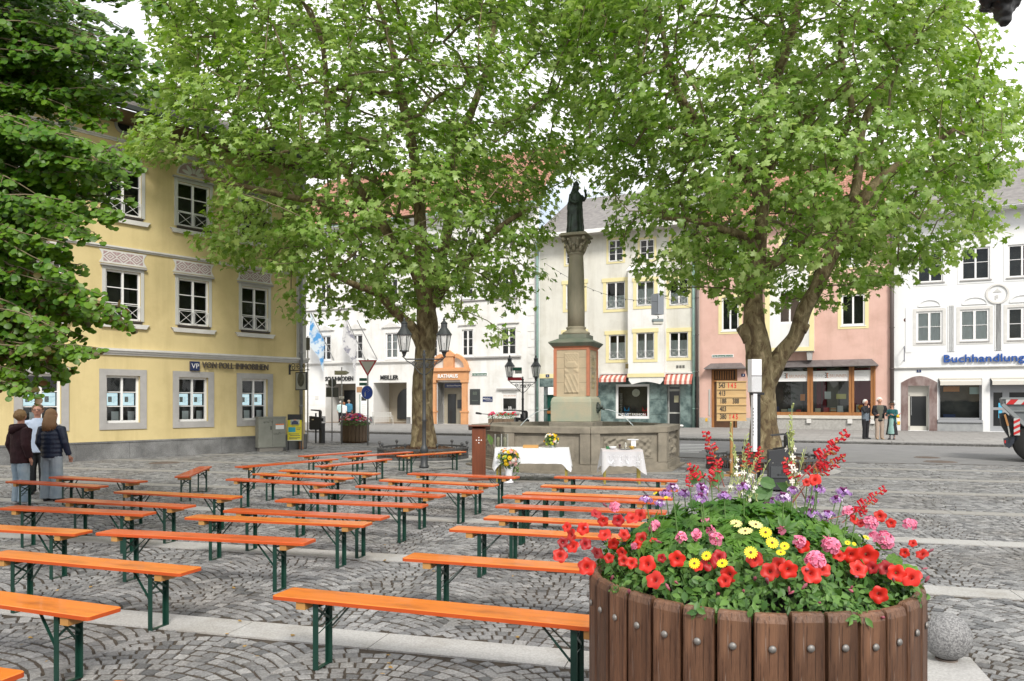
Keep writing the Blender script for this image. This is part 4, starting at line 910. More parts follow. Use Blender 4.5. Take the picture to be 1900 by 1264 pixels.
for a, c in ((ws[0], ws[1]), (wd2[0], wd2[1])):
    zt = ws[3]+.02; b = MB(); b.add([(a+.03, .05, zt-.05), (c-.03, .05, zt-.05), (c-.06, -.38, zt-.20), (a+.06, -.38, zt-.20), (c-.06, -.38, zt-.42), (a+.06, -.38, zt-.42)], [(0, 3, 2, 1), (3, 5, 4, 2)]); b.box(a+.02, -.1, zt-.08, c-.02, .05, zt); b.build('awning', mat('cream_awning', (.60, .58, .53), .9), hw)
fr_ = mat('grey_shop_frame', (.30, .31, .33), .5)
b = MB(); x0, x1, z0, z1 = wd2; p1, p2 = F.t(1843, -.3), F.t(1860, -.3)
for a, c in ((x0, p1), (p2, p2+.32), (x1-.2, x1)): b.box(a, .3, z0, c, .38, z1)
b.box(p1, .3, z0, p2, .38, z0+.3); b.box(p1, .3, z1-.75, p2, .38, z1); b.box(p1, .3, z0+1.2, p2, .38, z0+1.35); b.box(p2+.32, .3, z1-.75, x1-.2, .38, z1); b.box(p2+.32, .3, z0, x1-.2, .38, z0+.35); dr = b.build('entrance', fr_, hw)
MB().add([(p1, .34, z0+.3), (x1-.2, .34, z0+.3), (x1-.2, .34, z1-.75), (p1, .34, z1-.75)], [(0, 1, 2, 3)]).build('door_glass', M_dk, dr)
b = MB(); b.box(p1+.25, .325, z0+.75, p1+.55, .335, z0+1.6); b.build('poster', mat('sky_blue_poster', (.08, .45, .70), .6), dr)
b = MB().box(p1+.25, .315, z0+1.2, p1+.55, .3245, z0+1.28); b.build('poster_rainbow', mat('rainbow_yellow', (.70, .50, .05), .6), dr)
roof(hw, Q0, Q1, ZW, .9, 4.2, 6.5, M_slate, M_grey, soffit=M_wr)
b = MB(); zr = F.z(1678, 672); b.box(F.t(1677)-.02, -.5, zr, F.t(1677)+.02, -.46, zr+.9); b.bar((F.t(1677), -.48, zr+.85), (F.t(1677), 0, zr+.85), .03); b.bar((F.t(1677), -.48, zr+.1), (F.t(1677), 0, zr+.1), .03); b.tube([(F.t(1677), -.48+.2*sin(i*.7)*.5, zr+.1+.1*i) for i in range(8)], .02); b.build('iron_bracket', mat('dark_blue_iron', (.02, .03, .07), .5), hw)
MB().disc((F.t(1681), -.006, F.z(1681, 594)), .12, 14, axis='y').build('vent_hole', mat('rust_hole', (.09, .03, .02), .8), hw)
t, w, h = plate(1701, 686, 1709, 691, M_navy, 'house_number', 'blue house number plate above the red brown marble door surround', 'house number'); text('number', '5', h*.8, M_frame, t, (w/2, -.034, h*.2), align='CENTER')
t, w, h = plate(1665, 782, 1670, 788, mat('yellow_sticker', (.72, .42, .02), .6), 'hydrant_sign', 'small yellow sign low on the white wall beside the marble door', 'sign')
t, w, h = plate(1309, 776, 1313, 782, mat('yellow_sticker', (.72, .42, .02), .6), 'hydrant_sign', 'small yellow sign low on the pink house left of its door', 'sign', off=.03)
# gable end houses closing the view: the street runs on behind the yellow corner
# ---------------------------------------------------------------- trees
def bark(name):
    m = bpy.data.materials.new(name); m.use_nodes = True; n = m.node_tree; L = n.links.new; b = n.nodes['Principled BSDF']; b.inputs['Roughness'].default_value = .85
    t = n.nodes.new('ShaderNodeTexCoord'); mp = n.nodes.new('ShaderNodeMapping'); mp.inputs['Scale'].default_value = (1, 1, .55); L(t.outputs['Object'], mp.inputs[0])
    v = n.nodes.new('ShaderNodeTexNoise'); v.inputs['Scale'].default_value = 5.5; v.inputs['Detail'].default_value = 7; v.inputs['Roughness'].default_value = .62; v.inputs['Distortion'].default_value = .8; L(mp.outputs[0], v.inputs[0])
    r = n.nodes.new('ShaderNodeValToRGB'); r.color_ramp.interpolation = 'LINEAR'; e = r.color_ramp.elements
    e[0].position = .36; e[0].color = (.075, .052, .028, 1); e[1].position = .66; e[1].color = (.34, .27, .16, 1)
    for p, c in ((.45, (.13, .09, .045, 1)), (.49, (.18, .14, .075, 1)), (.56, (.20, .16, .085, 1)), (.60, (.28, .225, .13, 1))): q = e.new(p); q.color = c
    L(v.outputs['Fac'], r.inputs[0]); L(r.outputs[0], b.inputs['Base Color'])
    bn = n.nodes.new('ShaderNodeBump'); bn.inputs['Strength'].default_value = .9; bn.inputs['Distance'].default_value = .05
    L(v.outputs['Fac'], bn.inputs['Height']); L(bn.outputs[0], b.inputs['Normal']); return m
M_bark = bark('plane_bark')
M_twig = mat('twig_bark', (.15, .125, .07), .9, (.22, .18, .11), 3, .4)
def smooth_path(pts, rad, k=5):
    P = [Vector(p) for p in pts]; out, ro = [], []
    for i in range(len(P)-1):
        p0 = P[max(i-1, 0)]; p1 = P[i]; p2 = P[i+1]; p3 = P[min(i+2, len(P)-1)]
        for j in range(k):
            t = j/k; out.append(.5*((2*p1)+(-p0+p2)*t+(2*p0-5*p1+4*p2-p3)*t*t+(-p0+3*p1-3*p2+p3)*t**3)); ro.append(rad[i]+(rad[i+1]-rad[i])*t)
    out.append(P[-1]); ro.append(rad[-1]); return out, ro
def trunk_tube(b, pts, rad, n=18, k=5, lump=.05, seed=0):
    P, R = smooth_path(pts, rad, k); rs = np.random.default_rng(seed)
    s = len(b.v); b.tube(P, R, n)
    for i in range(len(P)):
        for j in range(n):
            v = Vector(b.v[s+i*n+j]); d = v-P[i]; f = 1+lump*(sin(j*1.7+i*.9+seed)+.7*sin(j*.8-i*.53)+rs.uniform(-.5, .5)); b.v[s+i*n+j] = tuple(P[i]+d*f)
    return P, R
PL = 11  # plane leaf outline: five pointed lobes
plane_leaf = [(0, 0, 0), (.30, -.10, .02), (.50, .14, -.05), (.30, .28, .02), (.46, .58, -.09), (.17, .56, .03), (0, .95, -.10), (-.17, .56, .03), (-.46, .58, -.09), (-.30, .28, .02), (-.50, .14, -.05), (-.30, -.10, .02), (0, .30, .05)]
plane_faces = [(12, 1, 2, 3), (12, 3, 4, 5), (12, 5, 6, 7), (12, 7, 8, 9), (12, 9, 10, 11), (12, 11, 0, 1)]
M_leaf = mat('plane_leaf', (.155, .298, .038), .38, (.450, .580, .215), attr='var', scale=0, amt=0, trans=.48, spec=.5)
M_leafobj = M_leaf
def in_ell(P, E):
    m = np.zeros(len(P), bool)
    for c, r in E: m |= (((P-np.array(c))/np.array(r))**2).sum(1) < 1
    return m
def plane_tree(name, label, base, limbs, ells, ntips, nleaf, leafsize, seed, trunk, group, keep=None, spread=.55, ballfruit=0):
    rs = np.random.default_rng(seed)
    root = thing(name, label, 'tree', (base[0], base[1], 0), 0, group); off = np.array([base[0], base[1], 0.])
    b = MB(); nodes = []; par = []; nd = lambda p: np.array(p)-off
    for k, (pts, rad) in enumerate(trunk):
        P, R = trunk_tube(b, [Vector(nd(p)) for p in pts], rad, 20, 5, .035, seed+k)
        for p in P[3:]: nodes.append(np.array(p)); par.append(-1)
    b.build('trunk', M_bark, root, smooth=True)
    for k, (pts, rad) in enumerate(limbs):
        b = MB(); P, R = trunk_tube(b, [Vector(nd(p)) for p in pts], rad, 10, 5, .04, seed+30+k); b.build('limb', M_bark, root, smooth=True)
        for p in P[1:]: nodes.append(np.array(p)); par.append(-1)
    # tips spread through the crown's volume, denser towards its surface
    lo = np.min([np.array(c)-np.array(r) for c, r in ells], 0); hi = np.max([np.array(c)+np.array(r) for c, r in ells], 0)
    T = []
    while len(T) < ntips:
        P = rs.uniform(lo, hi, (4000, 3)); s = np.full(len(P), 9.)
        for c, r in ells: s = np.minimum(s, np.sqrt((((P-np.array(c))/np.array(r))**2).sum(1)))
        lump = .10*np.sin(P[:, 0]*1.3+seed)*np.cos(P[:, 2]*1.1+P[:, 1]*.9)+.05*np.sin(P[:, 0]*3.1+P[:, 2]*2.7)
        ok = (s < 1+lump) & (rs.random(len(P)) < np.clip(s, .25, 1)**1.6)
        if keep is not None: ok &= keep(P)
        T += list(P[ok])
    T = np.array(T[:ntips])-off
    NN = np.array(nodes); c0 = NN.mean(0)
    order = np.argsort(((T-c0)**2).sum(1)); nodes = list(nodes); buf = np.zeros((len(nodes)+ntips*8, 3)); buf[:len(nodes)] = NN; cnt = len(NN); segs = []; par = [-1]*cnt
    for i in order:
        t = T[i]; d = buf[:cnt]-t; L2 = np.sqrt((d**2).sum(1)); pen = L2+.5*np.maximum(0, d[:, 2])    # branches rise outwards
        j = int(np.argmin(pen)); p = buf[j]; L_ = L2[j]
        if L_ < .05: continue
        ns = max(1, min(7, int(L_/.45))); prev = j; bend = rs.normal(0, .06*L_, 3)+np.array([0, 0, .07*L_])
        for q in range(1, ns+1):
            f = q/ns; x = p+(t-p)*f+bend*sin(pi*f); buf[cnt] = x; par.append(prev); prev = cnt; cnt += 1
    load = np.ones(cnt)
    for i in range(cnt-1, len(NN)-1, -1):
        if par[i] >= 0: load[par[i]] += load[i]*.9
    tw = MB()
    for i in range(len(NN), cnt):
        ra = .0085*load[i]**.42; a, c = buf[par[i]], buf[i]
        r0 = min(.0085*load[par[i]]**.42, ra*1.25)
        tw.tube([a, c], [r0, ra], 5 if ra > .02 else 4, cap=False)
    tag(tw.build('twigs', M_twig, root, smooth=True), kind='stuff')
    # leaves on short side shoots at the tips
    per = nleaf//len(T); N = per*len(T); C = np.repeat(T, per, 0)
    u = rs.normal(0, 1, (N, 3)); u /= np.linalg.norm(u, axis=1, keepdims=True); rad = rs.random(N)**.45*spread
    sc_ = np.repeat(rs.uniform(.65, 1.3, len(T)), per)[:, None]
    P = C+u*rad[:, None]*sc_*np.array([1.15, 1.15, .62]); P[:, 2] -= .12*rs.random(N)
    cen = np.mean([c for c, r in ells], 0)-off
    out = P-cen; out /= np.linalg.norm(out, axis=1, keepdims=True)
    Nn = np.array([0, 0, 1.])*.75+out*.55+rs.normal(0, .42, (N, 3)); size = leafsize*rs.uniform(.6, 1.15, N)
    Fm = frames(P, Nn, rs.uniform(0, 2*pi, N), size); var = np.clip(rs.normal(.42, .22, N)+np.repeat(rs.normal(0, .14, len(T)), per), 0, 1)
    # the 300 leaves nearest the viewer that stand in the picture are leaves of their own
    Wp = P+off; d = Wp[:, 1]; px = 950+FPX*Wp[:, 0]/d; py = YH-(Wp[:, 2]-HC)/d*FPX
    vis = (px > 5) & (px < 1895) & (py > 5) & (py < 1250); o_ = np.argsort(np.where(vis, d, 1e6))[:300]; rest = np.ones(N, bool); rest[o_] = False
    cr = cloud('crown', plane_leaf, plane_faces, Fm[rest], M_leaf, var[rest], root, 'stuff')
    for s in range(4):
        mm = bpy.data.meshes.new('leaf'); mm.from_pydata(plane_leaf, [], plane_faces); mm.materials.append(M_leaf); a = mm.attributes.new('var', 'FLOAT', 'POINT'); a.data.foreach_set('value', [.2+.18*s]*13)
        for i in o_[s::4]:
            M = Matrix([list(Fm[i][r]) for r in range(3)]+[[0, 0, 0, 1]]); inst('leaf', mm, root, M=M)
    if ballfruit:
        bb = MB(); 
        for i in rs.choice(N, ballfruit, replace=False): bb.ball(P[i]-np.array([0, 0, .1]), .018, 6, 4)
        tag(bb.build('seed_balls', mat('seed_ball', (.14, .06, .03), .9), root), kind='stuff')
    return root
def AP(l): return [A(*q) for q in l]
# left plane tree
DL = 24.0; bl = (A(785, 849, DL).x, DL)
trunkL = [(AP([(787, 846, DL), (787, 828, DL), (785, 790, DL), (783, 740, DL), (786, 690, DL), (790, 640, DL), (793, 600, DL), (790, 560, DL), (786, 520, DL)]), [.60, .43, .35, .325, .315, .315, .335, .29, .26])]
limbsL = [(AP([(782, 640, DL), (765, 608, DL-.2), (735, 580, DL-.6), (700, 545, DL-1.2), (650, 525, DL-2), (600, 500, DL-2.6)]), [.22, .17, .15, .13, .09, .05]),
 (AP([(788, 560, DL), (770, 500, DL+.2), (735, 460, DL), (700, 400, DL-.8), (650, 330, DL-1), (590, 270, DL-1.4), (520, 285, DL-2)]), [.24, .20, .17, .14, .11, .08, .05]),
 (AP([(790, 545, DL), (782, 470, DL+.3), (778, 380, DL+.5), (765, 270, DL+.4), (745, 180, DL+.2), (730, 100, DL), (700, 0, DL)]), [.26, .22, .19, .17, .14, .11, .07]),
 (AP([(792, 560, DL), (815, 490, DL), (835, 400, DL+.2), (838, 300, DL+.4), (870, 220, DL+.8), (905, 120, DL+1), (920, 20, DL+1)]), [.24, .2, .17, .15, .13, .10, .07]),
 (AP([(795, 575, DL), (835, 520, DL-.4), (880, 470, DL-.8), (930, 420, DL-1.2), (985, 385, DL-1.5)]), [.18, .14, .11, .09, .05]),
 (AP([(700, 400, DL-.8), (640, 385, DL-1.5), (560, 370, DL-2.5), (470, 350, DL-3.2), (380, 330, DL-4)]), [.13, .11, .09, .07, .04]),
 (AP([(745, 180, DL+.2), (620, 165, DL-.5), (610, 260, DL-.6), (600, 90, DL-.5), (560, 0, DL-.5)]), [.10, .09, .085, .08, .05])]
XL = bl[0]
ellL = [((XL-2.6, DL-.4, 12.4), (7.1, 5.8, 6.9)), ((XL-.9, DL-.6, 7.3), (5.2, 4.8, 2.7)), ((XL+2.2, DL-1, 5.4), (1.7, 1.5, 1.9)), ((XL-3.0, DL-1.2, 5.5), (1.7, 1.5, 1.5)), ((XL+1.6, DL, 13.), (5.3, 5, 6.2)), ((XL-4.6, DL-2.2, 9.2), (4.6, 3.6, 3.2))]
def keepL(P):
    px = 950+FPX*P[:, 0]/P[:, 1]; py = YH-(P[:, 2]-HC)/P[:, 1]*FPX
    low = np.interp(px, [240, 300, 330, 420, 545, 600, 650, 700, 790, 840, 890, 945, 985, 1050, 1110], [330, 425, 455, 500, 620, 655, 640, 600, 570, 620, 690, 650, 560, 420, 300])
    trunkgap = ~((np.abs(px-790) < 30) & (py > 560))
    edge = (px > np.interp(py, [-200, 0, 120, 200, 330, 430], [230, 262, 300, 235, 260, 310])) & (px < np.interp(py, [-300, 300, 360, 450, 560], [1180, 1090, 1035, 1020, 985]))
    # thin air round the statue on its column
    stat = ~((px > 1050) & (px < 1100) & (py > 340) & (py < 700)); 
    gap = ~((px < 402) & (py > 296) & (py < 432)) & ~((px > 436) & (px < 500) & (py > 350) & (py < 430) & (np.sin(px*3.1+py) > -.3))
    return (py < low-14) & edge & stat & trunkgap & gap
plane_tree('plane_tree', 'broad plane tree with mottled trunk in the iron ring behind the near lamp post', bl, limbsL, ellL, 1750, 50000, .21, 11, trunkL, 'plane trees on the square', keep=keepL, ballfruit=60)
DR = 20.0; br = (A(1420, 849, DR).x, DR)
trunkR = [(AP([(1422, 852, DR), (1420, 835, DR), (1418, 790, DR), (1415, 740, DR), (1412, 700, DR), (1408, 660, DR), (1400, 610, DR), (1398, 560, DR), (1402, 510, DR), (1407, 465, DR)]), [.56, .42, .345, .325, .345, .35, .285, .235, .22, .22]),
 (AP([(1420, 725, DR), (1432, 690, DR), (1452, 655, DR-.1), (1476, 625, DR-.2), (1490, 580, DR-.4), (1512, 540, DR-.5), (1535, 490, DR-.6), (1560, 440, DR-.7)]), [.24, .25, .22, .20, .19, .185, .175, .17]),
 (AP([(1392, 628, DR), (1374, 606, DR-.05)]), [.22, .14]), (AP([(1484, 606, DR-.3), (1499, 612, DR-.35)]), [.2, .12])]
limbsR = [(AP([(1407, 470, DR), (1412, 420, DR), (1420, 330, DR+.2), (1425, 250, DR+.3), (1440, 150, DR+.2), (1470, 60, DR), (1490, -60, DR)]), [.2, .17, .15, .14, .13, .12, .08]),
 (AP([(1404, 470, DR), (1380, 440, DR-.2), (1340, 425, DR-.5), (1290, 410, DR-1), (1230, 405, DR-1.5)]), [.17, .12, .10, .07, .04]),
 (AP([(1418, 380, DR+.1), (1370, 310, DR), (1320, 250, DR-.2), (1270, 190, DR-.4), (1230, 100, DR-.5)]), [.13, .11, .10, .08, .05]),
 (AP([(1415, 330, DR+.1), (1330, 270, DR+.3), (1270, 200, DR+.4), (1240, 110, DR+.4), (1220, 0, DR+.4)]), [.12, .11, .10, .08, .05]),
 (AP([(1410, 500, DR), (1440, 488, DR-.2), (1475, 460, DR-.5), (1500, 440, DR-.8)]), [.14, .11, .09, .05]),
 (AP([(1560, 440, DR-.7), (1600, 370, DR-.9), (1650, 320, DR-1.1), (1700, 290, DR-1.4), (1770, 240, DR-1.8)]), [.19, .16, .13, .09, .05]),
 (AP([(1570, 420, DR-.7), (1590, 340, DR-.6), (1600, 240, DR-.4), (1640, 150, DR-.3), (1700, 60, DR-.3)]), [.15, .12, .10, .08, .05]),
 (AP([(1545, 300, DR+.2), (1580, 200, DR), (1560, 100, DR-.2), (1570, 0, DR-.2)]), [.09, .08, .07, .05]),
 (AP([(1420, 330, DR+.2), (1470, 240, DR), (1550, 180, DR-.5), (1600, 150, DR-.9)]), [.12, .1, .07, .04])]
XR = br[0]
ellR = [((XR+1.3, DR+.2, 11.6), (6.4, 5.4, 6.6)), ((XR+.7, DR-.5, 6.9), (4.9, 4.2, 2.6)), ((XR-1.6, DR, 12.2), (4.4, 4.6, 6.)), ((XR+3.2, DR-1.2, 8.0), (3.6, 3.3, 2.8))]
def keepR(P):
    px = 950+FPX*P[:, 0]/P[:, 1]; py = YH-(P[:, 2]-HC)/P[:, 1]*FPX
    low = np.interp(px, [1090, 1110, 1160, 1200, 1290, 1330, 1400, 1480, 1560, 1640, 1700, 1760, 1830, 1900], [430, 440, 480, 560, 585, 610, 590, 620, 560, 540, 535, 500, 440, 300])
    hid = ~((py > 560) & ((np.abs(px-1405) < 32) | (np.abs(px-1485) < 34)))
    left = px > np.interp(py, [-400, 0, 200, 330, 420], [1000, 1020, 1070, 1115, 1100]); right = px < np.interp(py, [-300, 0, 120, 200, 300, 420, 480], [1800, 1815, 1830, 1900, 1885, 1860, 1780])
    return (py < low-14) & left & right & hid
plane_tree('plane_tree', 'forked plane tree with two leaning stems behind the hymn board and litter bin', br, limbsR, ellR, 1650, 48000, .19, 23, trunkR, 'plane trees on the square', keep=keepR, ballfruit=110)
# iron rings with bark mulch round both trunks
M_mulch = mat('bark_mulch', (.06, .03, .015), .95, (.14, .08, .045), 14, .6, bump=.8)
M_ring = mat('ring_iron', (.055, .06, .065), .6, (.10, .10, .10), 4, .4)
def tree_ring(base, r, label):
    t = thing('tree_ring', label, 'tree guard', (base[0], base[1], 0), 0, 'iron rings round the plane trees'); n = 48
    b = MB()
    for z0, z1, rr in ((0, .10, r), (.30, .36, r)):
        b.ring_loft([[(q*cos(2*pi*i/n), q*sin(2*pi*i/n), z) for i in range(n)] for q, z in ((rr, z0), (rr+.03, z0), (rr+.03, z1), (rr-.03, z1), (rr-.03, z0))], False)
    b.build('band', M_ring, t)
    mo = MB(); mo.lathe([(r-.04, .05), (r-.04, .22), (r*.6, .30), (.5, .36), (.05, .36)], n); m_ = mo.build('mulch', M_mulch, t, smooth=True)
    rs = np.random.default_rng(5); q = MB()
    for _ in range(700):
        a, rr = rs.uniform(0, 2*pi), rs.uniform(.45, r-.06); z = .36-.14*max(0, (rr-.5)/(r-.5)); M_ = Matrix.Translation((rr*cos(a), rr*sin(a), z)) @ Matrix.Rotation(rs.uniform(0, 6), 4, 'Z') @ Matrix.Rotation(rs.uniform(-.6, .6), 4, 'Y'); q.cbox(0, 0, 0, rs.uniform(.05, .14), rs.uniform(.015, .04), .012, M=M_)
    tag(q.build('mulch_chips', M_mulch, t), kind='stuff')
    om = MB(); om.box(-.09, -.012, .10, -.075, .012, .30); om.tube([(.05*cos(k*.7), 0, .2+.07*sin(k*.7)) for k in range(10)], .009, 4); om.tube([(-.03+.02*cos(k*.9), 0, .2+.03*sin(k*.9)) for k in range(8)], .008, 4); omm = om.mesh('scroll_ornament', M_ring)
    for k in range(44): a = 2*pi*k/44; inst('scroll_ornament', omm, t, (r*cos(a), r*sin(a), 0), (0, 0, a+pi/2))
    for k in range(9): a = 2*pi*k/9+.25; MB().lathe([(.018, 0), (.018, .40), (.010, .42), (.04, .44), (.055, .48), (.04, .52), (.005, .535)], 10, c=(r*cos(a), r*sin(a), 0)).build('finial_post', M_ring, t, smooth=True)
    ap = MB(); ap.lathe([(r+.34, -.012), (r+.34, .006), (r+.04, .006)], n); ap.build('stone_edge', M_graniteL, t)
    return t
tree_ring(bl, 1.42, 'low iron scroll ring filled with mulch around the left plane tree')
tree_ring(br, 1.50, 'low iron scroll ring filled with mulch around the forked right plane tree')

# ---- dark green tree at the left edge, near: layered drooping sprays of round leaves
M_rleaf = mat('round_leaf', (.035, .125, .006), .42, (.16, .29, .020), attr='var', scale=0, amt=0, trans=.30, spec=.4)
M_rust = mat('rusty_leaf', (.12, .045, .012), .5, (.06, .10, .015), attr='var', scale=0, amt=0, trans=.3)
kb0 = (-8.6, 8.6); kt = thing('katsura_tree', 'dark green tree with round leaves on layered branches hanging in at the left edge', 'tree', (kb0[0], kb0[1], 0)); offk = Vector((kb0[0], kb0[1], 0))
b = MB(); trunk_tube(b, [(0, 0, 0), (0, 0, 1.5), (.1, 0, 3.5), (.0, .1, 6), (.1, 0, 9)], [.30, .22, .18, .12, .05], 12, 4, .04, 3); b.build('trunk', M_twig, kt, smooth=True)
out = [(20, 175), (60, 240), (95, 275), (125, 300), (160, 300), (185, 285), (215, 225), (250, 150), (280, 215), (305, 250), (330, 262), (360, 245), (385, 225), (410, 205), (435, 150), (460, 120), (490, 160), (520, 140), (550, 190), (580, 228), (592, 238), (615, 120), (645, 175), (665, 185), (690, 120), (720, 66)]
rk = np.random.default_rng(9); tw = MB(); LP, LN, LR, LS, LV = [], [], [], [], []
def spray(P0, P1, droop, seed, dens=1., width=.30, rust=0.):
    n = 24; pts = []
    for i in range(n+1):
        f = i/n; p = P0.lerp(P1, f); p = p+Vector((0, 0, droop*sin(pi*f)*.9+.03*sin(f*17+seed))); pts.append(p)
    tw.tube([p-offk for p in pts], [.013*(1-f/n)+.003 for f in range(n+1)], 4)
    D = (P1-P0).normalized(); side = D.cross(Vector((0, 0, 1))).normalized(); L_ = (P1-P0).length
    m = int(L_*14*dens)
    for k in range(m):
        f = rk.uniform(.12, 1); i = min(n-1, int(f*n)); p = pts[i].lerp(pts[i+1], f*n-i); s = rk.choice((-1, 1)); tl = width*rk.uniform(.4, 1.1)*(1.15-.75*f)
        dirn = (side*s*rk.uniform(.5, 1)+D*rk.uniform(.3, 1)+Vector((0, 0, rk.uniform(-.42, .14)))).normalized(); e = p+dirn*tl+Vector((0, 0, -.18*tl))
        tw.tube([p-offk, e-offk], [.005, .003], 3, cap=False)
        q = max(3, int(tl/.036))
        for j in range(q):
            for s2 in (-1, 1):
                c = p.lerp(e, (j+.6)/q); a = dirn.cross(Vector((0, 0, 1))).normalized()*s2
                c2 = c+a*.028+Vector((rk.normal(0, .008), rk.normal(0, .008), rk.normal(0, .030)-.03))
                LP.append(c2-offk); LN.append((rk.normal(.15, .35)+a.x*.3, rk.normal(0, .3)-.75, .6+rk.normal(0, .25))); LR.append(rk.uniform(0, 6.3)); LS.append(rk.uniform(.022, .040)); LV.append(rk.uniform(0, 1)*.5+(.45 if f > .75 else .1)*rk.random()+ (2. if rk.random() < rust*f else 0))
k = 0
for y, x in [(o_[0], o_[1]) for o_ in out]:
    for rep in range(11):
        k += 1; d1 = rk.uniform(7.0, 8.4)+rep*.22; xx = x-rep*rk.uniform(8, 30)-(10 if rep else 0); yy = y+rk.uniform(-8, 8)+(rk.uniform(-24, 20) if rep else 0)
        P1 = A(xx, yy, d1); P0 = Vector((kb0[0]+.2+rk.uniform(0, .8), kb0[1]+rk.uniform(-.4, .5), P1.z+rk.uniform(.15, 1.35)))
        spray(P0, P1, rk.uniform(.05, .28), k, 1.0, .34, .0 if y < 560 else .18)
for y, x in ((5, 300), (-10, 240), (-15, 180), (-30, 120)):
    P1 = A(x, y, 7.6); spray(Vector((kb0[0]+.3, kb0[1], P1.z+.8)), P1, .15, 5, .9, .30)
tag(tw.build('twigs', M_twig, kt, smooth=True), kind='stuff')
LP = np.array([tuple(p) for p in LP]); LN = np.array(LN); LR = np.array(LR); LS = np.array(LS); LV = np.array(LV); Fm = frames(LP, LN, LR, LS)
rleaf = [(cos(2*pi*i/8)*(1. if i % 4 else 1.08), sin(2*pi*i/8), -.10 if i % 2 else -.16) for i in range(8)]+[(0, 0, .06)]; rfaces = [(8, 0, 1, 2), (8, 2, 3, 4), (8, 4, 5, 6), (8, 6, 7, 0)]
rust = LV > 1.5; Wp = LP+np.array(offk); px = 950+FPX*Wp[:, 0]/Wp[:, 1]; py = YH-(Wp[:, 2]-HC)/Wp[:, 1]*FPX; vis = (px > 4) & (py > 4) & (py < 800) & ~rust
o_ = np.argsort(np.where(vis, Wp[:, 1], 1e6))[:300]; rest = ~rust; rest[o_] = False
cloud('crown', rleaf, rfaces, Fm[rest], M_rleaf, LV[rest], kt, 'stuff'); cloud('rusty_leaves', rleaf, rfaces, Fm[rust], M_rust, np.clip(LV[rust]-2, 0, 1), kt, 'stuff')
mm = bpy.data.meshes.new('leaf'); mm.from_pydata(rleaf, [], rfaces); mm.materials.append(M_rleaf); a = mm.attributes.new('var', 'FLOAT', 'POINT'); a.data.foreach_set('value', [.5]*9)
for i in o_: inst('leaf', mm, kt, M=Matrix([list(Fm[i][r]) for r in range(3)]+[[0, 0, 0, 1]]))
print('leaves', len(LP))
# ---------------------------------------------------------------- beer benches
M_seatO = mat('orange_lacquer', (.68, .195, .018), .36, (.60, .155, .016), 1.6, .1, stretch=(.7, 16, 6), rand=.06, bump=.06, coat=.15)
M_seatR = mat('red_orange_lacquer', (.58, .098, .016), .36, (.50, .078, .013), 1.6, .1, stretch=(.7, 16, 6), rand=.08, bump=.06, coat=.15)
M_edge = mat('worn_orange_edge', (.44, .060, .008), .45, (.50, .080, .010), 3, .2)
M_cleat = mat('pine_cleat', (.46, .24, .07), .6, (.38, .18, .05), 4, .3)
M_leg = mat('green_steel', (.005, .034, .024), .38, (.008, .045, .030), 6, .4)
overlay(M_edge, (.60, .30, .14), 22, (1, 3, 3), .66, .70, .7)
for m_ in (M_seatO, M_seatR):
    overlay(m_, (.62, .42, .22), 14, (.5, 9, 1), .66, .70, .75); overlay(m_, (.48, .44, .42), 2.2, (1, 3, 1), .50, .70, .7, mult=True); overlay(m_, (.35, .30, .27), 30, (1, 1, 1), .70, .74, .8, mult=True)
def bench_meshes(L_, top):
    H, Wd, th = .48, .245, .028; b = MB(); r = .022
    pl = []
    for cx, cy_, a0 in ((L_-r, r, -90), (L_-r, Wd-r, 0), (r, Wd-r, 90), (r, r, 180)):
        for k in range(4): a = radians(a0+30*k); pl.append((cx+r*cos(a), cy_+r*sin(a)))
    n = len(pl); cx, cy_ = L_/2, Wd/2; e = .004
    inn = [(x-(e if x > cx else -e), y-(e if y > cy_ else -e)) for x, y in pl]
    vs = [(x, y, H-th) for x, y in pl]+[(x, y, H-e) for x, y in pl]+[(x, y, H) for x, y in inn]
    b.add(vs, [tuple(reversed(range(n)))]+[(i, (i+1) % n, n+(i+1) % n, n+i) for i in range(n)], 1); b.add(vs, [(n+i, n+(i+1) % n, 2*n+(i+1) % n, 2*n+i) for i in range(n)]+[tuple(range(2*n, 3*n))], 0)
    return b.mesh('seat', [top, M_edge])
cl = MB(); cl.box(-.035, .012, -.055, .035, .232, -.029-.0); CLM = None
def leg_mesh(s):
    b = MB(); z1 = .48-.03
    b.box(-.020, .035, .0, .020, .041, z1); b.box(-.020, .041, .0, -.014, .062, z1)      # front post, angle iron
    b.box(-.020, .204, .0, .020, .210, z1); b.box(-.020, .183, .0, -.014, .204, z1)
    b.box(-.014, .042, .004, .018, .203, .010); b.box(-.018, .0625, z1-.035, .018, .1825, z1-.029)
    b.bar((0, .045, z1-.14), (0, .19, z1-.05), .006, .016); b.bar((.008, .195, z1-.14), (.008, .05, z1-.05), .006, .016)
    b.tube([(0, .05, z1-.165), (0, .195, z1-.165)], .004, 5); return b.mesh('leg_frame', M_leg)
LEGM = leg_mesh(1); BRM = None
def brace_mesh(s):
    b = MB(); z1 = .48-.032
    for y in (.048, .195): b.bar((0, y, z1-.20), (s*.19, .12+(y-.12)*.5, z1-.012), .018, .006)
    b.box(min(0, s*.24), .11, z1-.008, max(0, s*.24), .135, z1-.003); return b.mesh('brace', M_leg)
BR = {1: brace_mesh(1), -1: brace_mesh(-1)}
SEATS = {}
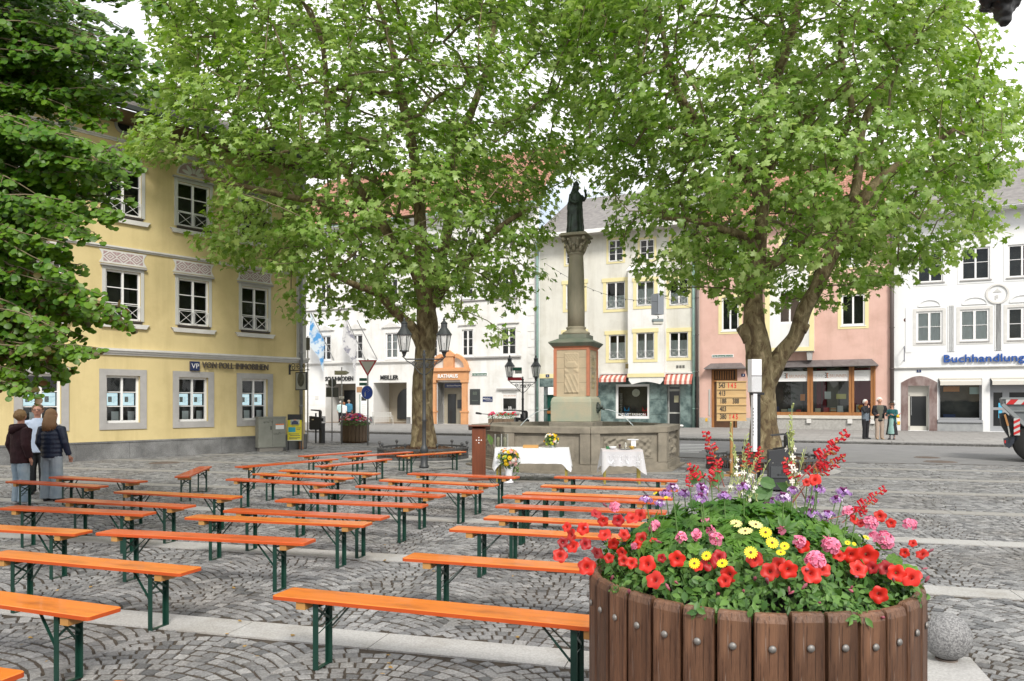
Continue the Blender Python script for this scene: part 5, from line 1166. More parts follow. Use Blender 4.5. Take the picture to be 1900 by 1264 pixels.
def bench(x, y, t, L_, top, label):
    L_ = round(L_, 1)
    key = (L_, top); 
    if key not in SEATS: SEATS[key] = bench_meshes(L_, M_seatR if top == 'R' else M_seatO)
    r = thing('beer_bench', label, 'bench', (x, y, 0), t, 'folding beer benches set out on the square')
    inst('seat', SEATS[key], r)
    for lx, s in ((.32, 1), (L_-.32, -1)):
        inst('leg_frame', LEGM, r, (lx, 0, 0)); inst('brace', BR[s], r, (lx+s*.02, 0, 0))
        b = MB(); b.box(lx-s*.10-.035, .012, .40, lx-s*.10+.035, .232, .451); b.build('cleat', M_cleat, r)
    return r
BN = [
(-8.313, 12.366, -.40, 2.12, 'R', 'red orange bench crossing before the knees of the person in the maroon hoodie'),
(-8.051, 13.091, -.40, 2.12, 'R', 'bench nearest the yellow house wall, starting behind the girl in wide jeans'),
(-9.60, 10.85, -.30, 2.12, 'O', 'short visible bench end at the left edge below the boy in the hoodie'),
(-5.787, 10.938, -.34, 2.12, 'O', 'yellow orange bench second in front of the skewed bench by the yellow house'),
(-6.06, 9.984, -.32, 2.12, 'R', 'red orange bench in front of the feet of the three young people'),
(-6.304, 9.264, -.26, 2.12, 'R', 'long red orange bench nearer than the three standing people, touching the left edge'),
(-6.344, 8.0, -.27, 2.12, 'O', 'bench cut by the left edge, just left of the widest red bench'),
(-4.15, 7.50, -.244, 2.27, 'R', 'wide deep red bench in the left half, on the second granite band'),
(-4.509, 6.404, -.329, 2.12, 'O', 'orange bench entering from the left, its end reaching over the arc of setts'),
(-4.52, 5.325, -.371, 2.12, 'O', 'second nearest bench entering from the left, with worn edge'),
(-4.43, 4.04, -.30, 2.12, 'O', 'bench corner in the lower left corner of the photo'),
(-1.93, 3.30, -.30, 2.2, 'O', 'nearest bench, only its far edge showing at the bottom edge left of centre'),
(-1.617, 5.07, -.33, 2.38, 'O', 'foremost complete orange bench running behind the big wooden flower tub'),
(-.92, 6.29, -.305, 2.2, 'O', 'second bench from the front in the right block, ending behind the red petunias'),
(-.65, 7.712, -.30, 2.12, 'O', 'third bench from the front in the right block, pale orange top'),
(-.327, 8.465, -.30, 2.12, 'O', 'fourth bench from the front in the right block, on the granite band'),
(-.216, 9.43, -.28, 2.12, 'R', 'fifth bench from the front in the right block, reddish top'),
(-.141, 10.37, -.29, 2.12, 'R', 'sixth bench from the front in the right block, overlapping the one behind'),
(.138, 10.731, -.29, 2.12, 'O', 'bench close behind the sixth one of the right block, pale top'),
(.435, 11.70, -.28, 2.12, 'O', 'second bench from the altar tables in the right block'),
(.72, 13.1, -.325, 2.12, 'R', 'bench nearest the lace covered table, last of the right block'),
(-1.913, 13.711, -.353, 2.12, 'R', 'bench right in front of the wooden lectern and flower vase'),
(-2.229, 12.586, -.40, 2.12, 'O', 'second bench in front of the lectern, golden orange'),
(-2.438, 11.68, -.40, 2.12, 'R', 'third bench in front of the lectern, reddish with leaning brace'),
(-2.987, 11.074, -.33, 2.12, 'R', 'fourth bench in front of the lectern, bright red orange'),
(-3.148, 9.979, -.276, 2.12, 'R', 'middle bench of the centre block, fifth in front of the lectern'),
(-3.474, 9.045, -.298, 2.12, 'R', 'red orange bench half hidden by the golden bench in the centre'),
(-3.70, 8.50, -.25, 2.2, 'O', 'long golden orange bench in the centre before the half hidden red one'),
(-4.847, 12.741, -.42, 2.12, 'R', 'bench third from the skewed benches behind, crossing behind golden one'),
(-4.729, 13.698, -.43, 2.12, 'O', 'orange bench second nearer than the bench under the lamp tree, left of centre'),
(-4.457, 14.372, -.36, 2.12, 'O', 'rear straight bench left of the near lamp post'),
(-5.413, 15.122, .98, 2.6, 'R', 'skewed red bench behind the centre left, pointing at the utility cabinet'),
(-4.993, 18.151, .98, 2.3, 'R', 'skewed red bench farthest back, pointing towards the far flower tub'),
(-3.818, 15.264, 1.08, 2.3, 'R', 'short looking skewed bench left of the lamp post foot'),
(-3.899, 17.95, .92, 2.2, 'R', 'skewed bench in front of the left side of the mulch ring'),
(-2.641, 18.209, .85, 2.2, 'O', 'skewed bench crossing in front of the near lamp post foot'),
(-5.658, 13.221, 1.77, 2.12, 'R', 'bench seen end on, standing across all others near the manhole cover')]
for q in BN: bench(*q)
# ---------------------------------------------------------------- fountain
M_fst = mat('fountain_stone', (.27, .24, .19), .85, (.19, .17, .135), 3.5, .3, bump=.5, bscale=45)
M_sand = mat('buff_sandstone', (.52, .42, .28), .85, (.42, .35, .24), 2.5, .3, bump=.35, bscale=40)
M_terra = mat('terracotta_edge', (.52, .20, .11), .8, (.42, .17, .10), 5, .3)
M_patina = mat('green_patina', (.13, .165, .125), .7, (.20, .21, .165), 3, .3)
M_mossy = mat('stained_stone', (.43, .38, .27), .85, (.31, .35, .27), 1.6, .3, bump=.35, bscale=40)
FD = 21.5; fc = (A(1069, 800, FD).x, FD); FR = 2.92; FROT = radians(2)
ft = thing('fountain', 'octagonal stone fountain with carved relief panels and water jets, square pedestal within', 'fountain', (fc[0], fc[1], 0), FROT)
def oc(r, k, z=0.): a = -pi/2+k*pi/4; return Vector((r*cos(a), r*sin(a), z))
ap = cos(pi/8)
for k in range(8):
    a, c = oc(FR, k), oc(FR, k+1); m = (a+c)/2; ang = atan2(c.y-a.y, c.x-a.x); Lf = (c-a).length; M_ = Matrix.Translation((a.x, a.y, 0)) @ Matrix.Rotation(ang, 4, 'Z')
    b = MB(); b.box(.0, .02, .0, Lf, .30, 1.0, M=M_); w_ = b.build('basin_wall', M_fst, ft)
    b = MB(); b.box(-.02, -.06, .0, Lf+.02, .019, .19, M=M_); b.box(-.01, -.035, .19, Lf+.01, .019, .24, M=M_); b.build('base_course', M_fst, ft)
    b = MB(); o1, o2 = oc(FR+.07, k, 0), oc(FR+.07, k+1, 0); i1, i2 = oc(FR-.38, k), oc(FR-.38, k+1)
    def up(v, z): return (v.x, v.y, z)
    p1, p2 = o1.lerp(o2, .002), o1.lerp(o2, .998)
    b.add([up(p1, .99), up(p2, .99), up(i2, .99), up(i1, .99), up(p1, 1.15), up(p2, 1.15), up(i2, 1.17), up(i1, 1.17)], [(3, 2, 1, 0), (4, 5, 6, 7), (0, 1, 5, 4), (1, 2, 6, 5), (2, 3, 7, 6), (3, 0, 4, 7)]); b.build('rim_stone', M_fst, ft, bevel=.015)
    # corner pier
    b = MB()
    for xx in (-.24, ): b.box(-.005, -.05, .2, .25, .018, .99, M=M_); b.box(Lf-.25, -.05, .2, Lf+.005, .018, .99, M=M_)
    pb = b; 
    for x0_, x1_ in ((-.005, .25), (Lf-.25, Lf+.005)): MB().box(x0_, -.05, .241, x1_, .018, .985, M=M_).build('corner_pier', M_fst, ft)
    # relief panel: a displaced grid
    nx, nz_ = 62, 22; x0_, x1_, z0_, z1_ = .38, Lf-.38, .34, .92; vs = []
    rs = np.random.default_rng(50+k); ph = rs.uniform(0, 6, 6)
    for j in range(nz_+1):
        for i in range(nx+1):
            u, v = i/nx, j/nz_; ed = min(u*nx, (1-u)*nx, v*nz_, (1-v)*nz_)
            if k in (0, 1, 2):
                h = .060*max(0, sin(u*17+ph[0]+3*sin(v*5+ph[1]))*cos(v*9+2.2*sin(u*11+ph[2])))+.026*sin(u*41+ph[3]+4*v)*sin(v*23+ph[4])
            else:
                cxx = (u-.5)*(x1_-x0_); rr = sqrt((cxx)**2+((v-.0)*.58)**2); h = .025*(1 if abs(rr-.42) < .035 or abs(rr-.30) < .02 else 0)+.018*(1 if abs(abs(cxx)-.07) < .045 and .15 < v < .42 else 0)+.015*(1 if abs(cxx) > .75 and (int(u*40) % 3 == 0) else 0)
            h = .004 if ed < 1 else (-.012 if ed < 2 else h)
            vs.append(M_ @ Vector((x0_+(x1_-x0_)*u, .016-max(-.004, h+.006), z0_+(z1_-z0_)*v)))
    b = MB(); b.add(vs, [(j*(nx+1)+i, j*(nx+1)+i+1, (j+1)*(nx+1)+i+1, (j+1)*(nx+1)+i) for j in range(nz_) for i in range(nx)]); b.build('relief_panel', M_fst, ft, smooth=True)
b = MB(); b.add([oc(FR-.25, k, .96) for k in range(8)], [tuple(range(8))]); 
mw_ = mat('basin_water', (.05, .075, .06), .06, bump=.25, bscale=9); b.build('water', mw_, ft)
b = MB(); b.lathe([(FR+.22, -.01), (FR+.22, .05), (FR, .05)], 8, phase=-pi/2); b.build('step', M_fst, ft)
PR = radians(-22)
ped = Matrix.Rotation(PR, 4, 'Z')
def sq(w, z0, z1, w2=None):
    w2 = w2 or w; return [(-w/2, -w/2, z0), (w/2, -w/2, z0), (w/2, w/2, z0), (-w/2, w/2, z0)], [(-w2/2, -w2/2, z1), (w2/2, -w2/2, z1), (w2/2, w2/2, z1), (-w2/2, w2/2, z1)]
def sqloft(levels):
    b = MB(); b.ring_loft([[ped @ Vector((x*w/2, y*w/2, z)) for x, y in ((-1, -1), (1, -1), (1, 1), (-1, 1))] for w, z in levels]); return b
c1 = MB()
sqloft([(1.24, .5), (1.24, 1.22), (1.19, 1.225)]).build('pedestal_foot', M_fst, ft, bevel=.01)
for r_ in range(3):
    for q_ in range(2):
        pass
sqloft([(1.17, 1.226), (1.17, 1.78), (1.12, 1.88), (1.02, 1.93)]).build('pedestal_base', M_mossy, ft, bevel=.02)
sqloft([(.98, 1.931), (.98, 3.24)]).build('pedestal_shaft', M_sand, ft)
for z in (2.32, 2.72, 3.02):
    b = MB(); w = .984
    b.ring_loft([[ped @ Vector((x*w/2, y*w/2, z_)) for x, y in ((-1, -1), (1, -1), (1, 1), (-1, 1))] for z_ in (z, z+.008)], True); b.build('ashlar_joint', mat('dark_joint', (.20, .17, .12), .9), ft)  # thin darker brown bands mark the joints between the blocks
for sx_, sy_ in ((-1, -1), (1, -1), (1, 1), (-1, 1)):
    b = MB(); b.cbox(sx_*.475, sy_*.475, 2.60, .085, .085, 1.30, M=ped); b.build('terracotta_edge', M_terra, ft)
sqloft([(1.01, 3.235), (1.03, 3.29), (1.12, 3.33)]).build('terracotta_band', M_terra, ft)
sqloft([(1.10, 3.331), (1.20, 3.39), (1.27, 3.43), (1.27, 3.46), (.96, 3.53), (.84, 3.56)]).build('copper_cap', M_patina, ft)
# carved arms on two faces of the shaft
def facegrid(x0, x1, z0, z1, face, fn, nx=34, nz=60, m=M_sand, name='carved_arms'):
    R = ped @ Matrix.Rotation(face*pi/2, 4, 'Z'); vs = []
    for j in range(nz+1):
        for i in range(nx+1):
            u, v = i/nx, j/nz; vs.append(R @ Vector((x0+(x1-x0)*u, -.492-fn(u, v), z0+(z1-z0)*v)))
    MB().add(vs, [(j*(nx+1)+i, j*(nx+1)+i+1, (j+1)*(nx+1)+i+1, (j+1)*(nx+1)+i) for j in range(nz) for i in range(nx)]).build(name, m, ft, smooth=True)
def shield(u, v):
    e = min(u, 1-u, v*2, (1-v)*2)
    if e < .03: return .0
    h = .022
    if v > .80: h += .012*max(0, sin(u*34)*sin(v*70))
    elif .62 < v < .78: h += .016*(1 if abs(u-.5) < .32+.1*sin(v*30) else 0)
    elif .5 < v < .6: h += .014*max(0, sin((u-.5)*9+v*20))
    elif v < .46: h += .012*max(0, sin(u*22+v*26))
    return h
facegrid(-.22, .22, 2.02, 3.15, 0, shield); facegrid(-.16, .16, 2.15, 3.1, 1, lambda u, v: .0+(.03*max(0, sin(u*12)*sin(v*22)) if .03 < u < .97 else 0), m=mat('gilded_stone', (.36, .29, .15), .7, (.25, .22, .16), 9, .5))
# water spouts
for face in (1, 3):
    R = ped @ Matrix.Rotation(face*pi/2, 4, 'Z'); b = MB(); b.ball((0, 0, 0), .10, 10, 8, sz=1.3); b.cbox(0, -.09, .02, .10, .10, .07); b.tube([(0, -.10, -.02), (0, -.20, -.05)], .025, 8)
    for k in range(10): a = 2*pi*k/10; b.ball((.10*cos(a), .0, .13*sin(a)), .035, 6, 4)
    o_ = b.build('lion_mask', mat('dark_bronze', (.03, .035, .03), .5, (.05, .07, .055), 6, .4), ft, smooth=True); o_.matrix_local = R @ Matrix.Translation((.12, -.60, 1.62))
    P = [R @ Vector((.12, -.80-.95*s, 1.57-.62*s*s*1.0)) for s in [i/8 for i in range(9)]]; MB().tube(P, .012, 6).build('water_jet', mat('falling_water', (.75, .80, .82), .1, trans=.4), ft, smooth=True)
# column and statue
col = thing('column', 'weathered stone column with carved capital rising from the fountain pedestal', 'column', (fc[0], fc[1], 3.56), FROT+PR)
M_col = mat('column_stone', (.25, .235, .17), .85, (.38, .34, .25), 3.0, .3, bump=.4, bscale=50, stretch=(1, 1, .3))
b = MB(); b.box(-.40, -.40, 0, .40, .40, .12); b.build('plinth', M_patina, col, bevel=.01)
b = MB(); b.lathe([(.38, .12), (.40, .16), (.38, .20), (.29, .24), (.265, .28), (.285, .31), (.285, .34), (.245, .36)], 28); b.build('base_moulding', M_col, col, smooth=True)
b = MB(); b.lathe([(.245, .36), (.243, .9), (.236, 1.5), (.222, 2.0), (.205, 2.36), (.205, 2.40), (.228, 2.41), (.228, 2.45), (.205, 2.46)], 32); b.build('shaft', M_col, col, smooth=True)
b = MB(); b.lathe([(.215, 2.46), (.21, 2.6), (.24, 2.75), (.30, 2.86), (.30, 2.90)], 20)
for ring_, (n, z0, z1, r0, r1) in enumerate(((8, 2.47, 2.68, .22, .33), (8, 2.58, 2.82, .22, .38))):
    for k in range(n):
        a = 2*pi*(k+.5*ring_)/n; P = [(cos(a)*r, sin(a)*r, z) for r, z in ((r0, z0), (r0+.03, z0+.1), (r1-.05, z1-.02), (r1, z1-.01), (r1+.01, z1-.06))]; b.tube(P, [.05, .055, .045, .03, .02], 6)
for k in range(4):
    a = pi/4+k*pi/2; b.ball((cos(a)*.42, sin(a)*.42, 2.82), .065, 8, 6)
b.build('capital', M_col, col, smooth=True)
b = MB(); b.box(-.40, -.40, 2.90, .40, .40, 2.95); b.box(-.36, -.36, 2.95, .36, .36, 2.99); b.build('abacus', M_col, col, bevel=.01)
M_bronze = mat('statue_bronze', (.022, .028, .024), .5, (.05, .075, .06), 4, .4, metal=.3)
def remesh(o, vox, sm=2, disp=None):
    r = o.modifiers.new('remesh', 'REMESH'); r.mode = 'VOXEL'; r.voxel_size = vox; r.use_smooth_shade = True
    if sm: s = o.modifiers.new('smooth', 'SMOOTH'); s.iterations = sm; s.factor = .6
    if disp:
        t = bpy.data.textures.new('folds', 'CLOUDS'); t.noise_scale = disp[1]; d = o.modifiers.new('folds', 'DISPLACE'); d.texture = t; d.strength = disp[0]; d.mid_level = .5
    return o
b = MB(); n = 48; rings = []
prof = [(0, .25, .22), (.05, .27, .23), (.25, .25, .20), (.5, .22, .18), (.75, .21, .17), (.95, .20, .16), (1.1, .23, .16), (1.22, .22, .15), (1.30, .15, .12), (1.36, .075, .08)]
for z, rx, ry in prof:
    tw_ = z*.5; rings.append([((rx*(1+.10*sin(9*a+tw_*3+2*sin(2*a))*(1-z/1.6)))*cos(a)+.02*sin(z*2.2), (ry*(1+.10*sin(9*a+tw_*3)*(1-z/1.6)))*sin(a), z) for a in [2*pi*i/n for i in range(n)]])
b.ring_loft(rings); b.ball((.0, 0, 1.47), .105, 14, 10, sz=1.2)
b.tube([(-.19, 0, 1.24), (-.25, -.04, 1.05), (-.16, -.20, .95), (-.02, -.23, 1.0)], [.075, .07, .055, .04], 8)
b.tube([(.19, 0, 1.24), (.28, -.06, 1.10), (.30, -.14, 1.20), (.24, -.20, 1.32)], [.075, .065, .05, .035], 8)
b.ball((.23, -.20, 1.36), .06, 8, 6); b.tube([(-.15, -.02, 1.30), (-.22, .05, .9), (-.20, .08, .4), (-.24, .05, .02)], [.07, .09, .09, .10], 8); b.tube([(.02, .08, 1.62), (.0, .13, 1.35), (.0, .17, .9), (0, .16, .1)], [.06, .12, .14, .18], 10); b.lathe([(.10, 1.56), (.12, 1.60), (.09, 1.63), (.03, 1.69)], 12)
b.lathe([(.27, 0), (.28, .04), (.24, .05)], 20)
st = b.build('statue', M_bronze, None, loc=(fc[0], fc[1], 6.55), rot=(0, 0, radians(25))); remesh(st, .018, 1, (.03, .10)); st.scale = (.86, .86, .90)
tag(st, 'dark bronze statue of a robed standing figure on top of the column', 'statue')

# ---------------------------------------------------------------- altar things in front of the fountain
M_cherry = mat('cherry_wood', (.17, .045, .015), .4, (.11, .028, .01), 2.5, .3, stretch=(7, 7, .6))
g = G(888.5, 891); lt_ = thing('lectern', 'reddish brown wooden lectern with five white inlaid dots forming a cross', 'lectern', (g.x, g.y, 0), radians(3))
MB().box(-.15, -.05, .07, .15, .30, 1.18).build('body', M_cherry, lt_, bevel=.006)
for s in (-1, 1): MB().box(-.155, -.054, .08, -.12, -.0505, 1.17).build('corner_lath', M_cherry, lt_) if s < 0 else MB().box(.12, -.054, .08, .155, -.0505, 1.17).build('corner_lath', M_cherry, lt_)
MB().box(-.24, -.14, 0, .24, .40, .065).build('foot', M_cherry, lt_, bevel=.008)
M_ = Matrix.Translation((0, 0, 1.20)) @ Matrix.Rotation(radians(-12), 4, 'X'); MB().box(-.24, -.14, 0, .26, .38, .035, M=M_).build('reading_board', M_cherry, lt_, bevel=.005)
for x, z in ((0, 0), (.055, 0), (-.055, 0), (0, .06), (0, -.06)): MB().box(-.012+x, -.053, .90+z, .012+x, -.0505, .924+z).build('white_inlay', M_frame, lt_)
mi = thing('microphone', 'black gooseneck microphone arching above the lectern', 'microphone', (g.x+.10, g.y+.1, 1.23)); b = MB()
b.tube([(.03, 0, 0), (.14, -.02, .02), (.22, -.05, .12), (.20, -.06, .24), (.08, -.08, .27), (-.04, -.1, .28)], .008, 8); b.build('gooseneck', M_black, mi, smooth=True); MB().tube([(-.04, -.1, .28), (-.10, -.11, .29), (-.17, -.12, .30)], [.018, .026, .024], 10).build('capsule', M_black, mi, smooth=True)
M_cloth = mat('white_cloth', (.72, .73, .76), .85, bump=.15, bscale=30, sheen=.2); M_leglt = mat('olive_table_leg', (.28, .22, .04), .5)
def table(name, label, cx, cy_, w, dp, h, rz, legs):
    t = thing(name, label, 'table', (cx, cy_, 0), rz)
    MB().box(-w/2, -dp/2, h-.03, w/2, dp/2, h).build('table_top', M_cleat, t)
    for x, y in legs: MB().box(x-.022, y-.022, 0, x+.022, y+.022, h-.03).build('leg', M_leglt, t)
    return t
def drape(w, dp, z, drop, pts_fn, n=26, m=14, hem=None):
    """cloth: a top and hanging sides, fold waves growing downwards, corners hanging lower"""
    b = MB(); per = []; W2, D2 = w/2+.006, dp/2+.006
    segs = [((-W2, -D2), (W2, -D2)), ((W2, -D2), (W2, D2)), ((W2, D2), (-W2, D2)), ((-W2, D2), (-W2, -D2))]
    for a, c in segs:
        L_ = sqrt((c[0]-a[0])**2+(c[1]-a[1])**2); k = max(8, int(L_*n))
        for i in range(k): f = i/k; per.append((a[0]+(c[0]-a[0])*f, a[1]+(c[1]-a[1])*f, min(f, 1-f)*L_, (c[1]-a[1])/L_, -(c[0]-a[0])/L_))
    rings = []; N = len(per)
    for j in range(m+1):
        v = j/m; r = []
        for i, (x, y, e, nx, ny) in enumerate(per):
            cor = max(0, 1-e/.16); d = drop*v*(1+.55*cor**1.5); wv = (.012+.018*cor)*sin(i*.9)+.02*cor+.012
            r.append((x+nx*wv*v*1.6, y+ny*wv*v*1.6, z-d+(hem(i) if hem and j == m else 0)))
        rings.append(r)
    b.ring_loft(rings, False); b.add([(x, y, z) for x, y, *_ in per], [tuple(range(N))]); return b
t1x = (A(921, 850, 16.9).x+A(1055, 850, 16.9).x)/2; t1w = A(1055, 850, 16.9).x-A(921, 850, 16.9).x; T1 = (t1x, 16.95)
table('altar_table', 'long table under a white cloth in front of the fountain left of its front edge', T1[0], T1[1], t1w, .62, .745, radians(-6), [(s*(t1w/2-.05), q*.26) for s in (-1, 1) for q in (-1, 1)])
o_ = drape(t1w, .62, .752, .33, None).build('tablecloth', M_cloth, None, loc=(T1[0], T1[1], 0), rot=(0, 0, radians(-6)), smooth=True); tag(o_, 'plain white cloth with pointed hanging corners on the long altar table', 'tablecloth')
T2 = (A(1153, 850, 16.5).x, 16.5); t2w = .86
table('side_table', 'small table with olive legs under a lace cloth before the right fountain relief', T2[0], T2[1], t2w, .52, .74, radians(-4), [(s*(t2w/2-.06), q*.2) for s in (-1, 1) for q in (-1, 1)])
M_lace = bpy.data.materials.new('lace_cloth'); M_lace.use_nodes = True; n_ = M_lace.node_tree; pb_ = n_.nodes['Principled BSDF']; pb_.inputs['Base Color'].default_value = (.78, .78, .82, 1); pb_.inputs['Roughness'].default_value = .9; pb_.inputs['Alpha'].default_value = .62
b = drape(t2w, .52, .747, .34, None, hem=lambda i: -.018*abs(sin(i*.75))); o_ = b.build('lace_tablecloth', M_lace, None, loc=(T2[0], T2[1], 0), rot=(0, 0, radians(-4)), smooth=True); tag(o_, 'half transparent white lace cloth with crosses and scalloped hem on the small table', 'tablecloth')
b = MB()
def crossq(x, z, s): b.box(x-s, -.285, z-s*.28, x+s, -.281, z+s*.28); b.box(x-s*.28, -.2851, z-s, x+s*.28, -.2809, z+s)
for j in range(3):
    for i in range(9): crossq(-.36+i*.09+(j % 2)*.045, .62-j*.07, .014)
for x in (-.05, .33):
    b.box(x-.008, -.287, .41, x+.008, -.282, .60); b.box(x-.04, -.2872, .49, x+.04, -.2818, .505); b.tube([(x+.008, -.284, .60), (x+.04, -.284, .59), (x+.04, -.284, .56), (x+.008, -.284, .55)], .006, 4)
for x in (-.25, .14):
    b.box(x-.006, -.287, .45, x+.006, -.282, .62)
    for s in (-1, 1): b.add([(x+s*.01, -.286, .43), (x+s*.06, -.286, .50), (x+s*.07, -.286, .55), (x+s*.03, -.286, .52), (x, -.286, .47)], [(0, 1, 2, 3, 4)])
b.box(-.42, -.287, .415, .42, -.282, .425); b.build('lace_pattern', M_cloth, o_)
# flowers for vases
def petal_disc(r, n, cup=0.3, w=.5, inner=0.):
    b = MB()
    for k in range(n):
        a = 2*pi*k/n; M_ = Matrix.Rotation(a, 4, 'Z'); P = [(inner, -r*.08, 0), (r*.55, -r*w*.5, r*cup*.35), (r*.92, -r*w*.38, r*cup*.6), (r, 0, r*cup*.55), (r*.92, r*w*.38, r*cup*.6), (r*.55, r*w*.5, r*cup*.35), (inner, r*.08, 0)]
        b.add([M_ @ Vector(p) for p in P], [tuple(range(7))])
    return b
def rose(r):
    b = MB(); b.ball((0, 0, r*.2), r*.5, 8, 5)
    for q, (rr, c) in enumerate(((r, .3), (r*.8, .7), (r*.55, 1.1))):
        p = petal_disc(rr, 6, c, 1.0, r*.1); M_ = Matrix.Rotation(q*.5, 4, 'Z'); b.add([M_ @ Vector(v) for v in p.v], p.f)
    return b
FL = {n_: mat('petal_'+n_, c_, .55, trans=.25, rand=.10) for n_, c_ in (('white', (.78, .78, .70)), ('yellow', (.80, .58, .02)), ('orange', (.80, .20, .02)), ('pink', (.75, .45, .42)), ('lime', (.45, .55, .05)))}
M_fol = mat('bouquet_leaf', (.05, .13, .025), .55, (.16, .28, .07), attr='var', scale=0, amt=0, trans=.25)
lanc = [(0, 0, 0), (.16, .3, .04), (.18, .6, .02), (0, 1, -.10), (-.18, .6, .02), (-.16, .3, .04), (0, .5, -.03)]; lancf = [(6, 0, 1, 2), (6, 2, 3), (6, 3, 4), (6, 4, 5, 0)]
def bouquet(name, label, c, r, n, seed, trail=0):
    rs = np.random.default_rng(seed); t = thing(name, label, 'bouquet', c)
    N = 420; u = rs.normal(0, 1, (N, 3)); u /= np.linalg.norm(u, axis=1, keepdims=True); P = u*r*rs.uniform(.35, 1.08, (N, 1)); P[:, 2] = P[:, 2]*.9+r*.15
    if trail: k = rs.integers(0, N, 90); P[k, 2] -= rs.uniform(.0, r*1.2, 90); P[k, 0] = P[k, 0]*.6+r*.55
    cloud('leaves', lanc, lancf, frames(P, u+rs.normal(0, .5, (N, 3)), rs.uniform(0, 6, N), rs.uniform(.05, .10, N)*r/.22), M_fol, rs.random(N), t, 'stuff')
    me = {k: rose(r*.19).mesh('flower', FL[k]) for k in FL}; kk = list(FL)
    for i in range(n):
        a = rs.uniform(0, 2*pi); e = rs.uniform(-.5, 1.2); d = Vector((cos(a)*cos(e), -abs(sin(a))*cos(e)*1.0, sin(e))); d.normalize()
        inst('flower', me[kk[int(rs.choice(5, p=[.26, .34, .18, .14, .08]))]], t, M=Matrix.Translation(d*r*.98+Vector((0, 0, r*.12))) @ d.to_track_quat('Z', 'Y').to_matrix().to_4x4() @ Matrix.Scale(rs.uniform(.75, 1.25), 4))
    return t
g = G(944, 896); vs_ = thing('white_vase', 'tall white flower vase standing on the setts before the altar cloth', 'vase', (g.x, g.y, 0)); MB().lathe([(.105, 0), (.11, .02), (.075, .05), (.07, .15), (.085, .28), (.115, .36), (.11, .36), (.08, .30)], 20).build('vase', M_cloth, vs_, smooth=True)
bouquet('bouquet', 'big bouquet of yellow, orange and white roses in the tall white vase', (g.x-.02, g.y, .50), .235, 34, 3, 1)
q = A(1023, 826, 16.9); bouquet('bouquet', 'yellow and white flower arrangement standing on the altar cloth', (q.x, 16.9, .90), .165, 26, 4, 0)
MB().lathe([(.05, 0), (.06, .06), (.05, .06)], 14).build('bowl', M_cloth, thing('flower_bowl', 'small white bowl under the flower arrangement on the altar cloth', 'bowl', (q.x, 16.9, .753)), smooth=True)
M_lant = glass('lantern_glass', (.8, .85, .85), .55)
for i, px in enumerate((924.5, 936.5)):
    q = A(px, 832, 17.0); t = thing('candle_lantern', ('left' if i == 0 else 'right')+' of two glass lanterns with a cream candle on the altar cloth', 'lantern', (q.x, 17.0, .753), 0, 'glass lanterns on the altar table')
    b = MB(); w = .07; b.add([(x*w, y*w, z) for z in (.02, .30) for x, y in ((-1, -1), (1, -1), (1, 1), (-1, 1))], [(0, 1, 5, 4), (1, 2, 6, 5), (2, 3, 7, 6), (3, 0, 4, 7)]); b.build('glass', M_lant, t); b = MB(); b.box(-.073, -.073, 0, .073, .073, .018)
    for x in (-1, 1):
        for y in (-1, 1): b.box(x*.07-.004, y*.07-.004, .018, x*.07+.004, y*.07+.004, .305)
    b.build('frame', M_alu, t); MB().lathe([(.035, .018), (.035, .22), (.03, .225), (.004, .225), (.003, .245)], 14).build('candle', mat('cream_wax', (.75, .70, .48), .5), t, smooth=True)
q = A(985, 833, 16.9); bx = thing('wooden_box', 'flat light wooden book box lying on the altar cloth', 'box', (q.x, 16.9, .755), radians(-6)); MB().box(-.17, -.12, 0, .17, .12, .05).build('box', mat('light_oak', (.50, .28, .09), .5), bx, bevel=.004); MB().box(-.165, -.10, .051, .165, .10, .062).build('lid', mat('light_oak', (.50, .28, .09), .5), bx)
fn = thing('fern_spray', 'green fern leaf sticking up beside the candle lanterns', 'plant', (A(915, 832, 17.2).x, 17.15, .753)); b = MB(); 
P = [Vector((-.03-.08*s, 0, .36*s-.08*s*s)) for s in [i/12 for i in range(13)]]; b.tube(P, .004, 4)
for i in range(2, 13):
    for s in (-1, 1): l_ = .11*(1-abs(i-5)/9); b.add([P[i], P[i]+Vector((s*l_*.7, -.01, l_*.45)), P[i]+Vector((s*l_*.3, 0, l_*.6))], [(0, 1, 2)])
b.build('frond', FL['lime'] if 0 else mat('fern_green', (.12, .24, .05), .6, trans=.3), fn)
M_gold = mat('gold_metal', (.60, .40, .10), .3, metal=.8); M_silv = mat('silver_metal', (.55, .54, .50), .25, metal=.8)
def small(name, label, cat, px, dz, b, m, y=16.45, smooth=True): q = A(px, 840, y); t = thing(name, label, cat, (q.x, y, .752+dz)); b.build(name.split('_')[-1], m, t, smooth=smooth)
small('white_bowl', 'white porcelain bowl at the left of the lace table', 'bowl', 1137, 0, MB().lathe([(.03, 0), (.06, .02), (.085, .06), (.08, .062), (.05, .02)], 16), M_cloth, 16.4)
small('silver_tray', 'flat silver tray in the middle of the lace table', 'tray', 1159, 0, MB().lathe([(.02, .002), (.11, .004), (.13, .012), (.125, .014)], 20), M_silv, 16.35)
small('glass_cruet', 'small glass and silver cruet set on the tray', 'cruet', 1161, .015, MB().lathe([(.03, 0), (.035, .04), (.015, .09), (.02, .11), (.01, .13)], 12), M_silv, 16.45)
small('gold_bowl', 'golden bowl of hosts at the right of the lace table', 'bowl', 1172, 0, MB().lathe([(.03, 0), (.03, .02), (.065, .05), (.07, .06), (.04, .07), (.01, .075)], 16), M_gold, 16.4)
small('dark_goblet', 'small dark goblet behind the bowl on the lace table', 'goblet', 1150, 0, MB().lathe([(.03, 0), (.008, .02), (.008, .04), (.028, .06), (.03, .10)], 12), mat('dark_glass', (.03, .005, .01), .2), 16.6)
